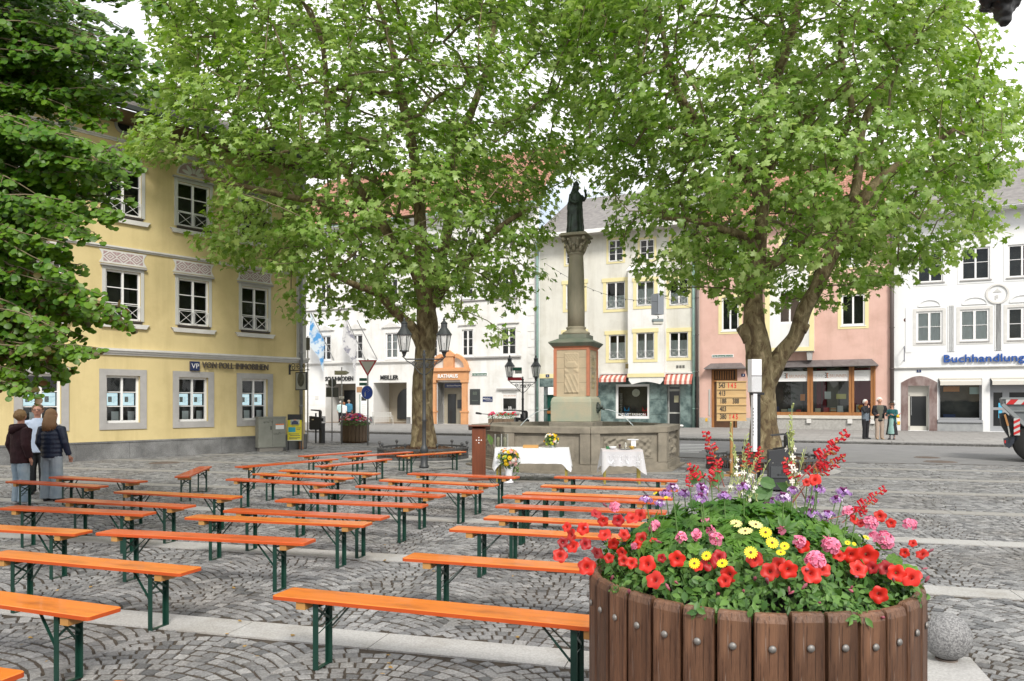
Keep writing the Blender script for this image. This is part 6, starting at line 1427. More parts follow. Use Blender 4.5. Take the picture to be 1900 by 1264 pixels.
small('green_missal', 'green and white cloth bundle at the back left of the lace table', 'cloth', 1129, 0, MB().box(-.05, -.04, 0, .05, .04, .05), mat('green_cloth', (.03, .16, .06), .8), 16.6, False)
q = A(1174, 830, 16.6); ch = thing('covered_chalice', 'chalice covered with a stiff white pall and cloth on the lace table', 'chalice', (q.x, 16.6, .752)); MB().lathe([(.05, 0), (.015, .02), (.015, .09), (.04, .13), (.045, .19)], 14).build('chalice', M_gold, ch, smooth=True); MB().box(-.115, -.08, .195, .115, .08, .21).build('pall', M_cloth, ch); MB().box(-.045, -.062, .05, .06, -.055, .194).build('veil', M_cloth, ch)

# ---------------------------------------------------------------- hymn board, speaker, litter bin
g = G(1357, 884); hb = thing('hymn_board', 'light wooden hymn board on a post with black and red numbers', 'board', (g.x, g.y, 0), radians(2))
M_pine = mat('light_pine', (.52, .36, .17), .5, (.46, .30, .13), 3, .3, stretch=(1, 6, 6)); M_oakp = mat('oak_post', (.34, .18, .06), .5)
s_ = FPX/g.y; zt = HC-(708-YH)/s_; zb_ = HC-(780.5-YH)/s_; hw_ = 27.5/s_
MB().box(-.03, -.03, 0, .03, .03, zb_).build('post', M_oakp, hb); b = MB(); b.box(-.30, -.035, 0, .30, .035, .05); b.box(-.035, -.30, .05, .035, .30, .09); b.build('cross_foot', M_oakp, hb)
MB().box(-hw_, -.01, zb_, hw_, .015, zt).build('back_board', M_pine, hb); rowh = (zt-zb_)/5
M_red = mat('red_number', (.62, .02, .02), .5); M_num = mat('black_number', (.02, .02, .02), .5)
rows5 = [[('543', M_num, -.88), ('145', M_red, -.28, 1)], [('413', M_num, -.86)], [('188', M_num, -.80), ('388', M_num, .06)], [('403', M_num, -.80)], [('380', M_num, -.80), ('145', M_red, -.18, 1)]]
for i in range(6): MB().box(-hw_-.01, -.035, zt-i*rowh-.01, hw_+.01, -.0105, zt-i*rowh+.012).build('ledge', M_pine, hb)
for i, r in enumerate(rows5):
    for e in r:
        sp_n = ' '.join(e[0]) if len(e) > 3 else e[0]; tx = text('number', sp_n, rowh*.92, e[1], hb, (hw_*e[2], -.016, zt-(i+1)*rowh+.035), ext=.003, bold=.002); tx.scale = (.62, 1, 1)
g = G(1407, 909); sk = thing('loudspeaker', 'slim white column loudspeaker with box head on a black stand', 'loudspeaker', (g.x, g.y, 0), radians(12)); s_ = FPX/g.y
def Zp(py): return HC-(py-YH)/s_
M_wsp = mat('white_plastic', (.80, .80, .82), .4); M_meshg = mat('speaker_grille', (.70, .71, .73), .6, bump=.8, bscale=300)
MB().box(-.17, -.05, Zp(728), .05, .12, Zp(667)).build('head_unit', M_wsp, sk, bevel=.008); MB().box(-.165, -.054, Zp(727), .045, -.0505, Zp(698)).build('grille', M_meshg, sk); MB().box(-.172, -.0545, Zp(698.5), .052, -.04, Zp(697)).build('seam', M_graph, sk)
MB().box(-.13, -.04, Zp(838), -.045, .06, Zp(731)).build('column_speaker', M_wsp, sk, bevel=.004)
b = MB(); b.box(.0, 0, .03, .05, .05, Zp(729)); b.build('stand_pole', M_black, sk); MB().box(-.15, -.03, Zp(733), .12, .07, Zp(728.5)).build('bracket', M_black, sk); MB().box(-.10, 0, Zp(842), .05, .04, Zp(838)).build('bracket', M_black, sk)
MB().box(-.25, -.22, 0, .25, .26, .03).build('base_plate', M_black, sk); b = MB()
for k in range(9): b.box(-.132, -.044, Zp(760+k*6), -.127, -.02, Zp(757+k*6))
b.build('vent_slots', M_black, sk)
g = G(1448, 911); bn_ = thing('litter_bin', 'square anthracite litter bin with slanted top, hood and arrow plate', 'litter bin', (g.x, g.y, 0), radians(-14)); s_ = FPX/g.y
b = MB(); b.prism([(-.24, .04), (.24, .04), (.24, Zp(828)), (-.24, Zp(836))], -.2, .2); b.build('body', M_graph, bn_, bevel=.008)
b = MB(); zt_ = Zp(804); b.prism([(.24, Zp(828)), (.24, Zp(815)), (.08, zt_), (-.18, zt_-.03), (-.18, zt_-.055), (.07, zt_-.03), (.18, Zp(817)), (.18, Zp(829))], -.14, .14); b.build('hood', M_graph, bn_)
b = MB(); b.prism([(-.14, Zp(832.6)), (.10, Zp(829.2)), (.10, Zp(829.0)), (-.14, Zp(832.4))], -.12, .12); b.build('opening', M_dark, bn_); MB().box(-.20, -.222, Zp(885), .22, -.201, Zp(864)).build('name_plate', mat('plate_grey', (.06, .065, .07), .4), bn_)
b = MB(); zz = Zp(880); b.box(-.05, -.226, zz, .14, -.2225, zz+.012); b.add([(-.05, -.225, zz-.02), (-.05, -.225, zz+.032), (-.09, -.225, zz+.006)], [(0, 1, 2)]); b.box(.0, -.226, zz+.03, .02, -.2225, zz+.11); b.box(.05, -.226, zz+.03, .07, -.2225, zz+.11); b.build('arrow_sign', M_black, bn_)
for x in (-.16, .0): MB().lathe([(.010, 0), (.010, .006)], 8).build('rivet', M_silv, bn_, loc=(x, -.2, Zp(858)), rot=(pi/2, 0, 0))
g = G(1470, 905); po_ = thing('bin_post', 'dark round topped steel post directly behind the anthracite litter bin', 'post', (g.x, g.y+.25, 0)); MB().lathe([(.085, 0), (.085, 1.05), (.06, 1.12), (.01, 1.15)], 14).build('post', M_black, po_, smooth=True)

# ---------------------------------------------------------------- lamps
M_lamp = mat('lamp_iron', (.035, .04, .045), .5, (.05, .055, .06), 6, .4); M_lg = mat('lamp_glass', (.72, .74, .74), .25, alpha=.5)
def lantern(parent, x, y, z, s):
    b = MB(); r0, r1, h = .13*s, .215*s, .50*s
    for k in range(6):
        a = pi/3*k; b.bar((x+r0*cos(a), y+r0*sin(a), z), (x+r1*cos(a), y+r1*sin(a), z+h), .022*s)
    b.lathe([(r0+.02*s, -.02*s), (r0+.02*s, .02*s)], 6, c=(x, y, z)); b.lathe([(r1+.03*s, h), (r1+.03*s, h+.03*s), (r1-.02*s, h+.10*s), (.10*s, h+.24*s), (.10*s, h+.36*s), (.12*s, h+.37*s), (.03*s, h+.46*s), (.045*s, h+.49*s), (.012*s, h+.56*s)], 12, c=(x, y, z))
    b.lathe([(.02*s, -.18*s), (.05*s, -.12*s), (.09*s, -.02*s)], 8, c=(x, y, z)); b.lathe([(.02*s, .0), (.02*s, .22*s), (.05*s, .25*s)], 8, c=(x, y, z))
    L_ = b.build('lantern', M_lamp, parent); g_ = MB(); g_.ring_loft([[(x+r*cos(pi/3*k), y+r*sin(pi/3*k), zz) for k in range(6)] for r, zz in ((r0, z+.01*s), (r1, z+h))], False); g_.build('lantern_glass', M_lg, L_)
def street_lamp(px, pyf, pytop, label, rz, arm, s=1., lz=.40):
    g = G(px, pyf); t = thing('street_lamp', label, 'street lamp', (g.x, g.y, 0), rz, 'two armed old style street lamps'); S_ = FPX/g.y; H = HC-(pytop-YH)/S_
    b = MB(); b.lathe([(.13*s, 0), (.13*s, .05), (.10*s, .08), (.095*s, .42), (.12*s, .46), (.09*s, .55), (.055*s, .62), (.05*s, H*.40), (.07*s, H*.40+.03), (.05*s, H*.40+.07), (.045*s, H*.66), (.06*s, H*.66+.03), (.042*s, H*.66+.07), (.036*s, H-.12), (.055*s, H-.08), (.02*s, H-.02), (.035*s, H), (.008*s, H+.06)], 14); b.build('post', M_lamp, t, smooth=True)
    za = H-.20
    for sg_ in (-1, 1):
        b = MB(); b.bar((0, 0, za), (sg_*arm, 0, za), .035*s, .035*s); b.tube([(sg_*arm*.95, 0, za), (sg_*(arm+.06), 0, za+.07), (sg_*(arm+.02), 0, za+.17)], .018*s, 6)
        b.tube([(sg_*.04, 0, za-.42*s), (sg_*arm*.25, 0, za-.36*s), (sg_*arm*.6, 0, za-.14*s), (sg_*arm*.95, 0, za-.03)], .014*s, 6)
        for c, r_, tr in ((.26, .11, 2.), (.52, .075, 2.2), (.12, .07, 1.8)): b.tube([(sg_*(arm*c)+r_*s*(1-k/18)*cos(k*tr*pi/8), 0, za-.14*s*(1.25-c)+r_*s*(1-k/18)*sin(k*tr*pi/8)-.02) for k in range(15)], .010*s, 5)
        b.build('arm', M_lamp, t, smooth=True); lantern(t, sg_*(arm+.02), 0, za+.22*s, s*.86)
    return t
street_lamp(787, 868, 653, 'near two armed street lamp standing in front of the left plane tree', radians(0), .52, 1.0)
lf = street_lamp(970, 822, 701, 'smaller looking far street lamp at the right end of the town hall front', 0, .55, 1.05)
for z, m_, w in ((HC+1.45, M_sgreen, .5), (HC+1.32, mat('grey_sign', (.4, .4, .4), .5), .3), (HC+1.02, mat('red_sign', (.42, .02, .04), .5), .62)): MB().box(-w-.04, -.07, z-.09, -.04, -.045, z+.05).build('direction_sign', m_, lf)
# ---------------------------------------------------------------- bins, posts, signs, cabinet, poster
def post_thing(name, label, cat, px, py, rz=0, group=None): g = G(px, py); t = thing(name, label, cat, (g.x, g.y, 0), rz, group); return t, FPX/g.y
def ZZ(s, py): return HC-(py-YH)/s
def rubbish(px, pyf, label, rz=0):
    t, s = post_thing('rubbish_bin', label, 'rubbish bin', px, pyf, rz, 'black rubbish bins on poles')
    b = MB(); b.lathe([(.035, 0), (.035, 1.3)], 8); b.build('pole', M_graph, t)
    b = MB(); b.prism([(-.26, .62), (-.20, .58), (.16, .58), (.24, .66), (.24, 1.12), (-.26, 1.18)], -.2, .2); b.build('body', M_black, t, bevel=.02)
    b = MB(); b.prism([(.24, 1.12), (.24, 1.38), (.18, 1.44), (-.20, 1.46), (-.20, 1.41), (.14, 1.38), (.14, 1.14)], -.2, .2); b.build('hood', M_black, t, bevel=.015)
    MB().box(.24, -.06, .95, .32, .06, 1.08).build('lock_box', M_black, t); MB().box(-.15, -.203, 1.0, -.06, -.2005, 1.05).build('emblem', M_silv, t); return t
rubbish(586, 822.5, 'black rubbish bin on a pole right of the yellow house corner', radians(8)); rubbish(967, 829, 'black rubbish bin below the far street lamp by the town hall', radians(10))
t, s = post_thing('bollard', 'dark cylindrical bollard between rubbish bin and far flower tub', 'bollard', 597.5, 822.5); b = MB(); b.lathe([(.13, 0), (.13, .80), (.145, .81), (.14, .87), (.0, .875)], 16); b.build('bollard', M_graph, t, smooth=False)
# yield sign, mandatory direction
M_sw = mat('sign_face_grey', (.60, .59, .55), .5); M_sr = mat('sign_red', (.50, .012, .012), .4); M_sb = mat('sign_blue', (.012, .06, .40), .4)
t, s = post_thing('traffic_sign', 'red rimmed yield triangle above a round blue right turn sign', 'traffic sign', 682.5, 827, 0)
MB().lathe([(.03, 0), (.03, ZZ(s, 666))], 10).build('post', M_gpole, t, smooth=True)
def tri(r, y0, y1, zc): return MB().prism([(-r, zc+r*.577), (0, zc-r*1.155), (r, zc+r*.577)][::-1], y0, y1)
zc = ZZ(s, 678.5); r = 17.5/s; tri(r, -.05, -.035, zc).build('yield_rim', M_sr, t); tri(r*.74, -.053, -.0505, zc).build('yield_face', M_sw, t)
zc = ZZ(s, 728.5); rr = 12.5/s; b = MB(); b.lathe([(rr, 0), (rr, .012)], 28); b.build('round_sign', M_frame, t, loc=(-.02, -.04, zc), rot=(pi/2, 0, 0)).scale = (.86, 1.05, 1)
b = MB(); b.lathe([(rr*.94, 0), (rr*.94, .003)], 28); b.build('blue_face', M_sb, t, loc=(-.02, -.052, zc), rot=(pi/2, 0, 0)).scale = (.86, 1.05, 1)
b = MB(); P = [(-.08, 0, -.16), (-.08, 0, .0), (-.06, 0, .06), (.0, 0, .09), (.06, 0, .09)]
for a_, c_ in zip(P, P[1:]): b.bar((a_[0]-.02, -.058, zc+a_[2]), (c_[0]-.02, -.058, zc+c_[2]), .035, .004)
for dz in (1, -1): b.bar((.09, -.059, zc+.09), (.01, -.059, zc+.09+dz*.075), .03, .004)
b.build('arrow', M_sw, t)
for z in (704, 712.5): b = MB(); b.box(-.34, -.045, ZZ(s, z)-.07, -.03, -.03, ZZ(s, z)+.05); b.build('green_sign', M_sgreen, t)
t, s = post_thing('sign_post', 'galvanised post with a pointed direction sign and small white plate', 'sign post', 634, 824)
MB().lathe([(.025, 0), (.025, ZZ(s, 681))], 10).build('post', M_gpole, t, smooth=True)
z = ZZ(s, 692); w = 12/s; MB().prism([(-w-.02, z-.09), (w*.7, z-.09), (w+.06, z), (w*.7, z+.09), (-w-.02, z+.09)], -.045, -.03).build('pointed_sign', mat('olive_sign_rim', (.10, .13, .12), .5), t); MB().prism([(-w, z-.075), (w*.68, z-.075), (w+.02, z), (w*.68, z+.075), (-w, z+.075)], -.048, -.0455).build('sign_face', mat('beige_sign', (.50, .50, .40), .5), t)
tx = text('sign_lettering', 'Parkdeck Mitte' if 0 else 'Touristinfo', .10, mat('olive_letters', (.22, .20, .08), .5), t, (-w+.03, -.05, z-.035), ext=.001)
z = ZZ(s, 737.5); MB().box(-.11, -.035, z-.05, .11, -.027, z+.05).build('white_plate', M_frame, t)
t, s = post_thing('traffic_sign', 'grey backs of a round and a square sign on a thin pole', 'traffic sign', 616, 819)
MB().lathe([(.025, 0), (.025, ZZ(s, 702))], 10).build('post', M_gpole, t, smooth=True); M_back = mat('sign_back', (.075, .085, .085), .6)
b = MB(); b.lathe([(.19, 0), (.19, .01)], 24); b.build('round_sign_back', M_back, t, loc=(0, .05, ZZ(s, 710.5)), rot=(pi/2, 0, 0)); z = ZZ(s, 728); w = 11.5/s; MB().box(-w, .04, z-9/s, w, .05, z+9/s).build('square_sign_back', M_back, t)
# far flower tub
M_tub = mat('weathered_tub_wood', (.17, .115, .075), .75, (.11, .075, .05), 4, .4, stretch=(5, 5, .6), bump=.3, rand=.2)
overlay(M_tub, (.5, .5, .5), 3, (4, 4, .5), .45, .6, .8, mult=True)
def tub_planks(t, r, h, n, m, boltm=None, boltz=None, thick=.045, gap=.012, z0=.06, flare=0.):
    wd = 2*pi*r/n-gap
    for k in range(n):
        a = 2*pi*(k+.5)/n; b = MB(); e = .009; pr = []
        w2 = wd/2
        pr = [(-w2, 0), (-w2+e, -e*.8), (w2-e, -e*.8), (w2, 0), (w2, thick), (-w2, thick)]
        R1 = [(x, y, 0) for x, y in pr]; R2 = [(x, y, h-.03) for x, y in pr]; R3 = [(x*.98, y*.6+.004, h-.008) for x, y in pr]; R4 = [(x*.93, y*.35+.012, h) for x, y in pr]
        b.ring_loft([[Vector(p) for p in q] for q in (R1, R2, R3, R4)])
        M_ = Matrix.Rotation(a+pi/2, 4, 'Z') @ Matrix.Translation((0, -r, z0+rng.uniform(-.006, .006))); 
        o_ = b.build('plank', m, t); o_.matrix_local = M_
        if boltm is not None: q = inst('bolt', boltm, o_); q.matrix_local = Matrix.Translation((rng.uniform(-.006, .006), -.010, h-boltz)) @ Matrix.Rotation(pi/2, 4, 'X')
t, s = post_thing('flower_tub', 'round wooden flower tub with pink and red flowers before the shoe shop arcade', 'planter', 658.5, 821)
tub_planks(t, .61, .84, 24, M_tub); MB().lathe([(.55, .0), (.55, .06), (.57, .78), (.02, .82)], 24).build('soil', M_mulch, t)
rs = np.random.default_rng(8); N = 1500; a = rs.uniform(0, 2*pi, N); q = np.sqrt(rs.random(N))*.68; P = np.stack([q*np.cos(a), q*np.sin(a), .84+.40*(1-(q/.70)**2)*rs.uniform(.4, 1.1, N)-.06*(q > .55)], 1)
cloud('leaves', lanc, lancf, frames(P, np.stack([np.cos(a), np.sin(a), np.ones(N)*1.1], 1)+rs.normal(0, .4, (N, 3)), rs.uniform(0, 6, N), rs.uniform(.05, .11, N)), M_fol, rs.random(N), t, 'stuff')
fme = [rose(.055).mesh('flower', mat('petal_'+n_, c_, .5, trans=.25)) for n_, c_ in (('hot_pink', (.70, .08, .20)), ('soft_pink', (.80, .42, .45)), ('red2', (.55, .02, .02)), ('violet', (.20, .05, .35)))]
for i in range(95):
    a = rs.uniform(0, 2*pi); q_ = rs.uniform(.25, .70); z = .93+.36*(1-(q_/.72)**2); d = Vector((cos(a), sin(a), 1.2)).normalized(); inst('flower', fme[int(rs.choice(4, p=[.4, .3, .2, .1]))], t, M=Matrix.Translation((q_*cos(a), q_*sin(a), z)) @ d.to_track_quat('Z', 'Y').to_matrix().to_4x4() @ Matrix.Scale(rs.uniform(.7, 1.4), 4))
# far flower box behind the fountain rim
q = fr(F.t(950), 1.6); t = thing('flower_box', 'low box of red flowers on the pavement behind the fountain', 'planter', (q[0], q[1], .1)); MB().box(-1.0, -.3, 0, 1.0, .3, .50).build('box', M_tub, t)
N = 500; P = np.stack([rs.uniform(-1, 1, N), rs.uniform(-.3, .3, N), .5+rs.random(N)*.4], 1); cloud('leaves', lanc, lancf, frames(P, rs.normal(0, .5, (N, 3))+np.array([0, -.4, 1]), rs.uniform(0, 6, N), rs.uniform(.08, .14, N)), M_fol, rs.random(N), t, 'stuff')
for i in range(26): inst('flower', fme[2 if i % 3 else 0], t, (rs.uniform(-1, 1), rs.uniform(-.3, .1), .75+rs.uniform(0, .25)), (radians(50), 0, 0), 1.4)
# utility cabinet
M_cab = mat('cabinet_grey', (.27, .275, .24), .7, (.22, .225, .195), 2.5, .4)
c0 = Y.rect(483, 700, 528, 820); cabx = Y.t(491, .55); g = G(483, 837); g2 = G(527, 833)
cab = thing('utility_cabinet', 'grey graffiti marked utility cabinet against the yellow house corner', 'cabinet', (G(505, 838).x, G(505, 838).y, 0), YA-.25)
W_ = .98; MB().box(-W_/2+.05, .03, 0, W_/2-.08, .36, .14).build('base', mat('concrete', (.25, .235, .21), .9), cab); MB().box(-W_/2, 0, .14, W_/2, .38, 1.20).build('housing', M_cab, cab, bevel=.008)
MB().box(-W_/2-.02, -.02, 1.20, W_/2+.02, .40, 1.25).build('lid', M_cab, cab, bevel=.005)
for x0, x1 in ((-W_/2+.02, -.01), (.01, W_/2-.02)): MB().box(x0, -.012, .17, x1, -.0005, 1.18).build('door', M_cab, cab)
MB().box(.12, -.018, .80, .42, -.0125, .99).build('sticker', M_frame, cab); MB().box(.12, -.0195, .95, .42, -.0185, .99).build('sticker_edge', FL['orange'], cab)
MB().box(-.06, -.0185, .78, -.03, -.0125, .92).build('handle', M_black, cab)
b = MB(); gs = random.Random(4)
for j in range(2):
    x, z = -.30+j*.34, 1.08-j*.42
    for k in range(12):
        x2, z2 = x+gs.uniform(-.01, .07), (1.08-j*.42)+gs.uniform(-.07, .05); b.bar((x, -.0165, z), (x2, -.0165, z2), .012, .003); x, z = x2, z2
b.build('graffiti', M_black, cab)
MB().box(-.02, -.0172, 0, .11, -.0128, 0) if 0 else None
# poster board
g = G(546, 836); pb2 = thing('poster_board', 'sandwich board with a yellow poster showing a man in a suit', 'sandwich board', (g.x+.02, g.y-.05, 0), radians(12)); M_py = mat('yellow_poster', (.80, .70, .03), .6)
tilt = Matrix.Rotation(radians(-9), 4, 'X'); s = FPX/g.y; W_ = .50; H_ = .98
for y, sg_ in ((0, 1), (.34, -1)):
    M_ = Matrix.Translation((0, y, 0)) @ Matrix.Rotation(radians(-9*sg_), 4, 'X')
    for x in (-W_/2, W_/2-.03): MB().box(x, 0, 0, x+.03, .02, 1.32, M=M_).build('board_leg', M_graph, pb2)
    if y == 0:
        MB().box(-W_/2+.0, -.012, .36, W_/2, -.001, 1.34, M=M_).build('poster', M_py, pb2)
        MB().box(-.15, -.0165, .95, .17, -.0125, 1.30, M=M_).build('portrait_background', mat('portrait_grey', (.30, .36, .36), .8, (.6, .6, .55), 12, .8), pb2)
        MB().prism([(-.12, .95), (.14, .95), (.12, 1.05), (.04, 1.11), (-.02, 1.11), (-.10, 1.05)], -.0185, -.0168, M=M_).build('portrait_suit', M_navy, pb2); MB().prism([(.01+.055*cos(2*pi*i/12), 1.17+.075*sin(2*pi*i/12)) for i in range(12)], -.0205, -.0188, M=M_).build('portrait_face', mat('skin_print', (.55, .30, .22), .7), pb2)
        MB().box(-.22, -.0165, .68, .03, -.0125, .86, M=M_).build('blue_panel', mat('poster_blue', (.03, .42, .55), .6), pb2)
        b = MB()
        for k, (x0, x1, z) in enumerate(((-.10, .14, .90), (.06, .22, .82), (.06, .20, .76), (-.20, .16, .60), (-.16, .2, .54), (-.2, .2, .46), (-.18, .1, .42))): b.box(x0, -.0165, z, x1, -.0125, z+.018, M=M_)
        b.build('poster_lines', M_navy, pb2); MB().box(-W_/2+.01, -.0165, .365, W_/2-.01, -.0125, .385, M=M_).build('poster_foot', M_frame, pb2)
    else: MB().box(-W_/2, .001, .36, W_/2, .012, 1.34, M=M_).build('back_panel', M_graph, pb2)
# hanging wrought iron sign at the yellow corner
hs = thing('hanging_sign', 'wrought iron bracket with a hanging grey oval portrait sign at the yellow corner', 'sign', (Y.o.x+Y.u.x*Y.t(537), Y.o.y+Y.u.y*Y.t(537), 0), YA)
d_ = Y.o.y+Y.u.y*Y.t(537); s = FPX/d_; z1, z0 = ZZ(s, 693), ZZ(s, 723)
b = MB(); b.box(-.03, -.04, z1-.05, .03, .0, z1+.34); b.bar((0, -.02, z1+.10), (0, -1.25, z1+.10), .03); 
for c, r_ in ((-.25, .16), (-.60, .12), (-.95, .10)): b.tube([(0, c+r_*(1-k/20)*cos(k*.55), z1+.22+r_*(1-k/20)*sin(k*.55)) for k in range(17)], .014, 5)
b.build('bracket', M_black, hs)
MB().box(-.02, -1.10, z0, .02, -.45, z1).build('sign_panel', mat('grey_glass_sign', (.30, .31, .28), .4), hs)
for sx_ in (-1, 1):
    q = MB(); q.add([(sx_*.024, -.775+.22*cos(2*pi*i/24), (z0+z1)/2+.06+.27*sin(2*pi*i/24)) for i in range(24)], [tuple(range(24)) if sx_ > 0 else tuple(reversed(range(24)))]); q.build('oval', mat('dark_oval', (.035, .038, .03), .5, (.10, .10, .08), 6, .6), hs)
b = MB(); b.box(-.03, -1.11, z0-.01, .03, -1.09, z1+.01); b.box(-.03, -.46, z0-.01, .03, -.44, z1+.01); b.box(-.03, -1.10, z1, .03, -.44, z1+.03); b.box(-.03, -1.10, z0-.03, .03, -.44, z0); b.build('sign_frame', M_black, hs)
nb = thing('small_blue_sign', 'tiny blue sign right of the hanging portrait sign', 'sign', (Y.o.x+Y.u.x*Y.t(560)-.0, Y.o.y+Y.u.y*Y.t(560), 0), YA); MB().box(-.12, -.10, ZZ(s, 703), .12, -.07, ZZ(s, 695)).build('plate', M_navy, nb)
bs = thing('bus_stop_sign', 'grey and green sign seen edge on behind the yellow corner', 'sign', (A(571, 640, 33).x, 33, 0)); MB().lathe([(.03, 0), (.03, ZZ(FPX/33, 624))], 8).build('post', M_gpole, bs); MB().box(-.14, -.04, ZZ(FPX/33, 650), .10, -.02, ZZ(FPX/33, 627)).build('sign', M_back, bs)
# flags on the town hall
def flag(px0, py0, px1, py1, label, m, wpx):
    t0 = F.t(px0); q = fr(t0, 0); f = thing('wall_flag', label, 'flag', (q[0], q[1], 0), FA, 'flags on poles above the town hall cornice'); d = q[1]; s = FPX/d; a = Vector((0, 0, HC-(py0-YH)/s)); e = Vector(((px1-px0)/s, -1.7, HC-(py1-YH)/s+.1))
    b = MB(); b.tube([a, e], .035, 6); b.build('pole', M_gpole, f)
    if m is None: return
    n, mm_ = 14, 10; vs = []; w = wpx/s; top = a.lerp(e, .97); L_ = (a-e).length*.86
    for j in range(n+1):
        for i in range(mm_+1):
            u, v = i/mm_, j/n; base = a.lerp(e, 1-.62*u); vs.append(base+Vector((-.10+.10*sin(u*9+v*2), .07*cos(u*11), -v*(1.9+.5*u)*(1 if u < .99 else 1))) + Vector((-.25*v*(1-u), 0, 0)))
    MB().add(vs, [(j*(mm_+1)+i, j*(mm_+1)+i+1, (j+1)*(mm_+1)+i+1, (j+1)*(mm_+1)+i) for j in range(n) for i in range(mm_)]).build('cloth', m, f, smooth=True)
flag(620, 669, 598, 585, 'light blue flag on a slanting pole, leftmost above the shoe shop', mat('light_blue_flag', (.10, .30, .62), .8, (.60, .68, .75), 1.2, .8, trans=.3), 18)
flag(678, 668, 660, 588, 'grey striped flag on a slanting pole in the middle above the arcade', mat('grey_flag', (.25, .25, .30), .8, (.65, .65, .66), 1.6, .8, trans=.3), 20)
flag(700, 667, 684, 600, 'bare slanting flag pole right of the grey flag', None, 0)
# iron bench before the arcade
q = fr(F.t(757), 3.4); ib = thing('park_bench', 'small ornate metal bench on the pavement beside the left tree trunk', 'bench', (q[0], q[1], .127), FA+.9)
for x in (-.7, .7):
    b = MB(); b.tube([(x, -.28, 0), (x, -.22, .40), (x, .12, .42), (x, .25, .0)], .022, 6); b.tube([(x, .12, .42), (x, .28, .92)], .022, 6); b.tube([(x, -.22, .42), (x, -.24, .62), (x, .15, .64)], .02, 6); b.build('side_frame', M_alu, ib)
for k in range(5): MB().box(-.72, -.24+k*.075, .425, .72, -.185+k*.075, .44).build('seat_slat', M_alu, ib)
for k in range(4): MB().box(-.72, .16+k*.03, .55+k*.095, .72, .175+k*.03, .60+k*.095).build('back_slat', M_alu, ib)
# notice board between the arches
t, w, h = plate(669, 733, 682, 771, M_frame, 'notice_board', 'narrow white notice board between the two arcades of the town hall', 'notice board'); MB().box(-.06, -.05, -.05, .0, -.001, h+.05).build('frame', M_sgreen, t); MB().box(.1, -.036, h*.72, w-.1, -.031, h*.92).build('dark_notice', M_let, t)
for k in range(5): MB().box(.12, -.036, h*(.10+.1*k), w-.12, -.031, h*(.10+.1*k)+.05).build('notice_line', M_dimt, t)
t, w, h = plate(662, 718, 672, 728, mat('tan_figure', (.36, .20, .10), .7), 'wall_ornament', 'small tan hanging figure on the wall beside the blue round sign', 'wall ornament')
# hanging street light and blue lit box, wire with bulbs
def hung(px, py, d): p = A(px, py, d); return p
hl = thing('hanging_street_light', 'box shaped street light hanging below the blue and white sign of the cream house', 'street light', tuple(A(1220, 597, 40)))
MB().box(-.28, -.2, -.02, .28, .2, .14).build('housing', mat('grey_lamp_housing', (.20, .24, .25), .6), hl, bevel=.03); MB().box(-.25, -.18, -.16, .25, .18, -.021).build('diffuser', mat('lamp_diffuser', (.55, .53, .47), .4), hl, bevel=.03); MB().tube([(0, 0, .14), (.05, 0, .24), (0, 0, .30)], .03).build('hook', M_black, hl)
tw_a, tw_b = A(995, 486, 40), A(1450, 520, 46)
bx_ = thing('projecting_sign', 'grey and light blue box sign hanging above the street light', 'sign', tuple(A(1220, 572, 40.3)), .5); MB().box(-.20, -.28, -.35, .20, .28, .75).build('box', mat('grey_sign_box', (.22, .24, .27), .5), bx_); MB().box(.201, -.26, -.32, .212, .26, .72).build('sign_face', mat('cyan_sign', (.05, .45, .62), .5), bx_); MB().prism([(-.2, -.2), (.2, -.2), (0, .5)], .213, .216, M=Matrix.Rotation(-pi/2, 4, 'Z') @ Matrix.Scale(-1, 4, (1, 0, 0)) if 0 else Matrix.Rotation(pi/2, 4, 'Z')).build('white_triangle', M_frame, bx_) if 0 else None
wr_ = thing('string_of_bulbs', 'thin wire with small bulbs hung across the cream house behind the column', 'string lights', tuple(A(1010, 488, 39.5)))
p0 = Vector((0, 0, 0)); p1 = A(1220, 560, 40)-A(1010, 488, 39.5); P = [p0.lerp(p1, i/14)+Vector((0, 0, -.55*sin(pi*i/14))) for i in range(15)]; P = [p+Vector((0, 0, .55)) *(i/14)*0 for i, p in enumerate(P)]
MB().tube(P, .010, 5).build('wire', M_graph, wr_); bm_ = MB().ball((0, 0, -.04), .032, 6, 5).mesh('bulb', M_graph)
for p in P[1:-1]: inst('bulb', bm_, wr_, tuple(p))
w0 = A(1220, 548, 40); sw = thing('suspension_wire', 'steel wire across the street carrying the hanging street light', 'wire', tuple(w0)); MB().tube([(0, 0, 0), Vector(fr(F.t(1288), .0)+(w0.z+.4,))-w0], .012, 4).build('wire', M_graph, sw); MB().tube([(0, 0, 0), (0, 0, -.9)], .012, 4).build('drop_wire', M_graph, sw)
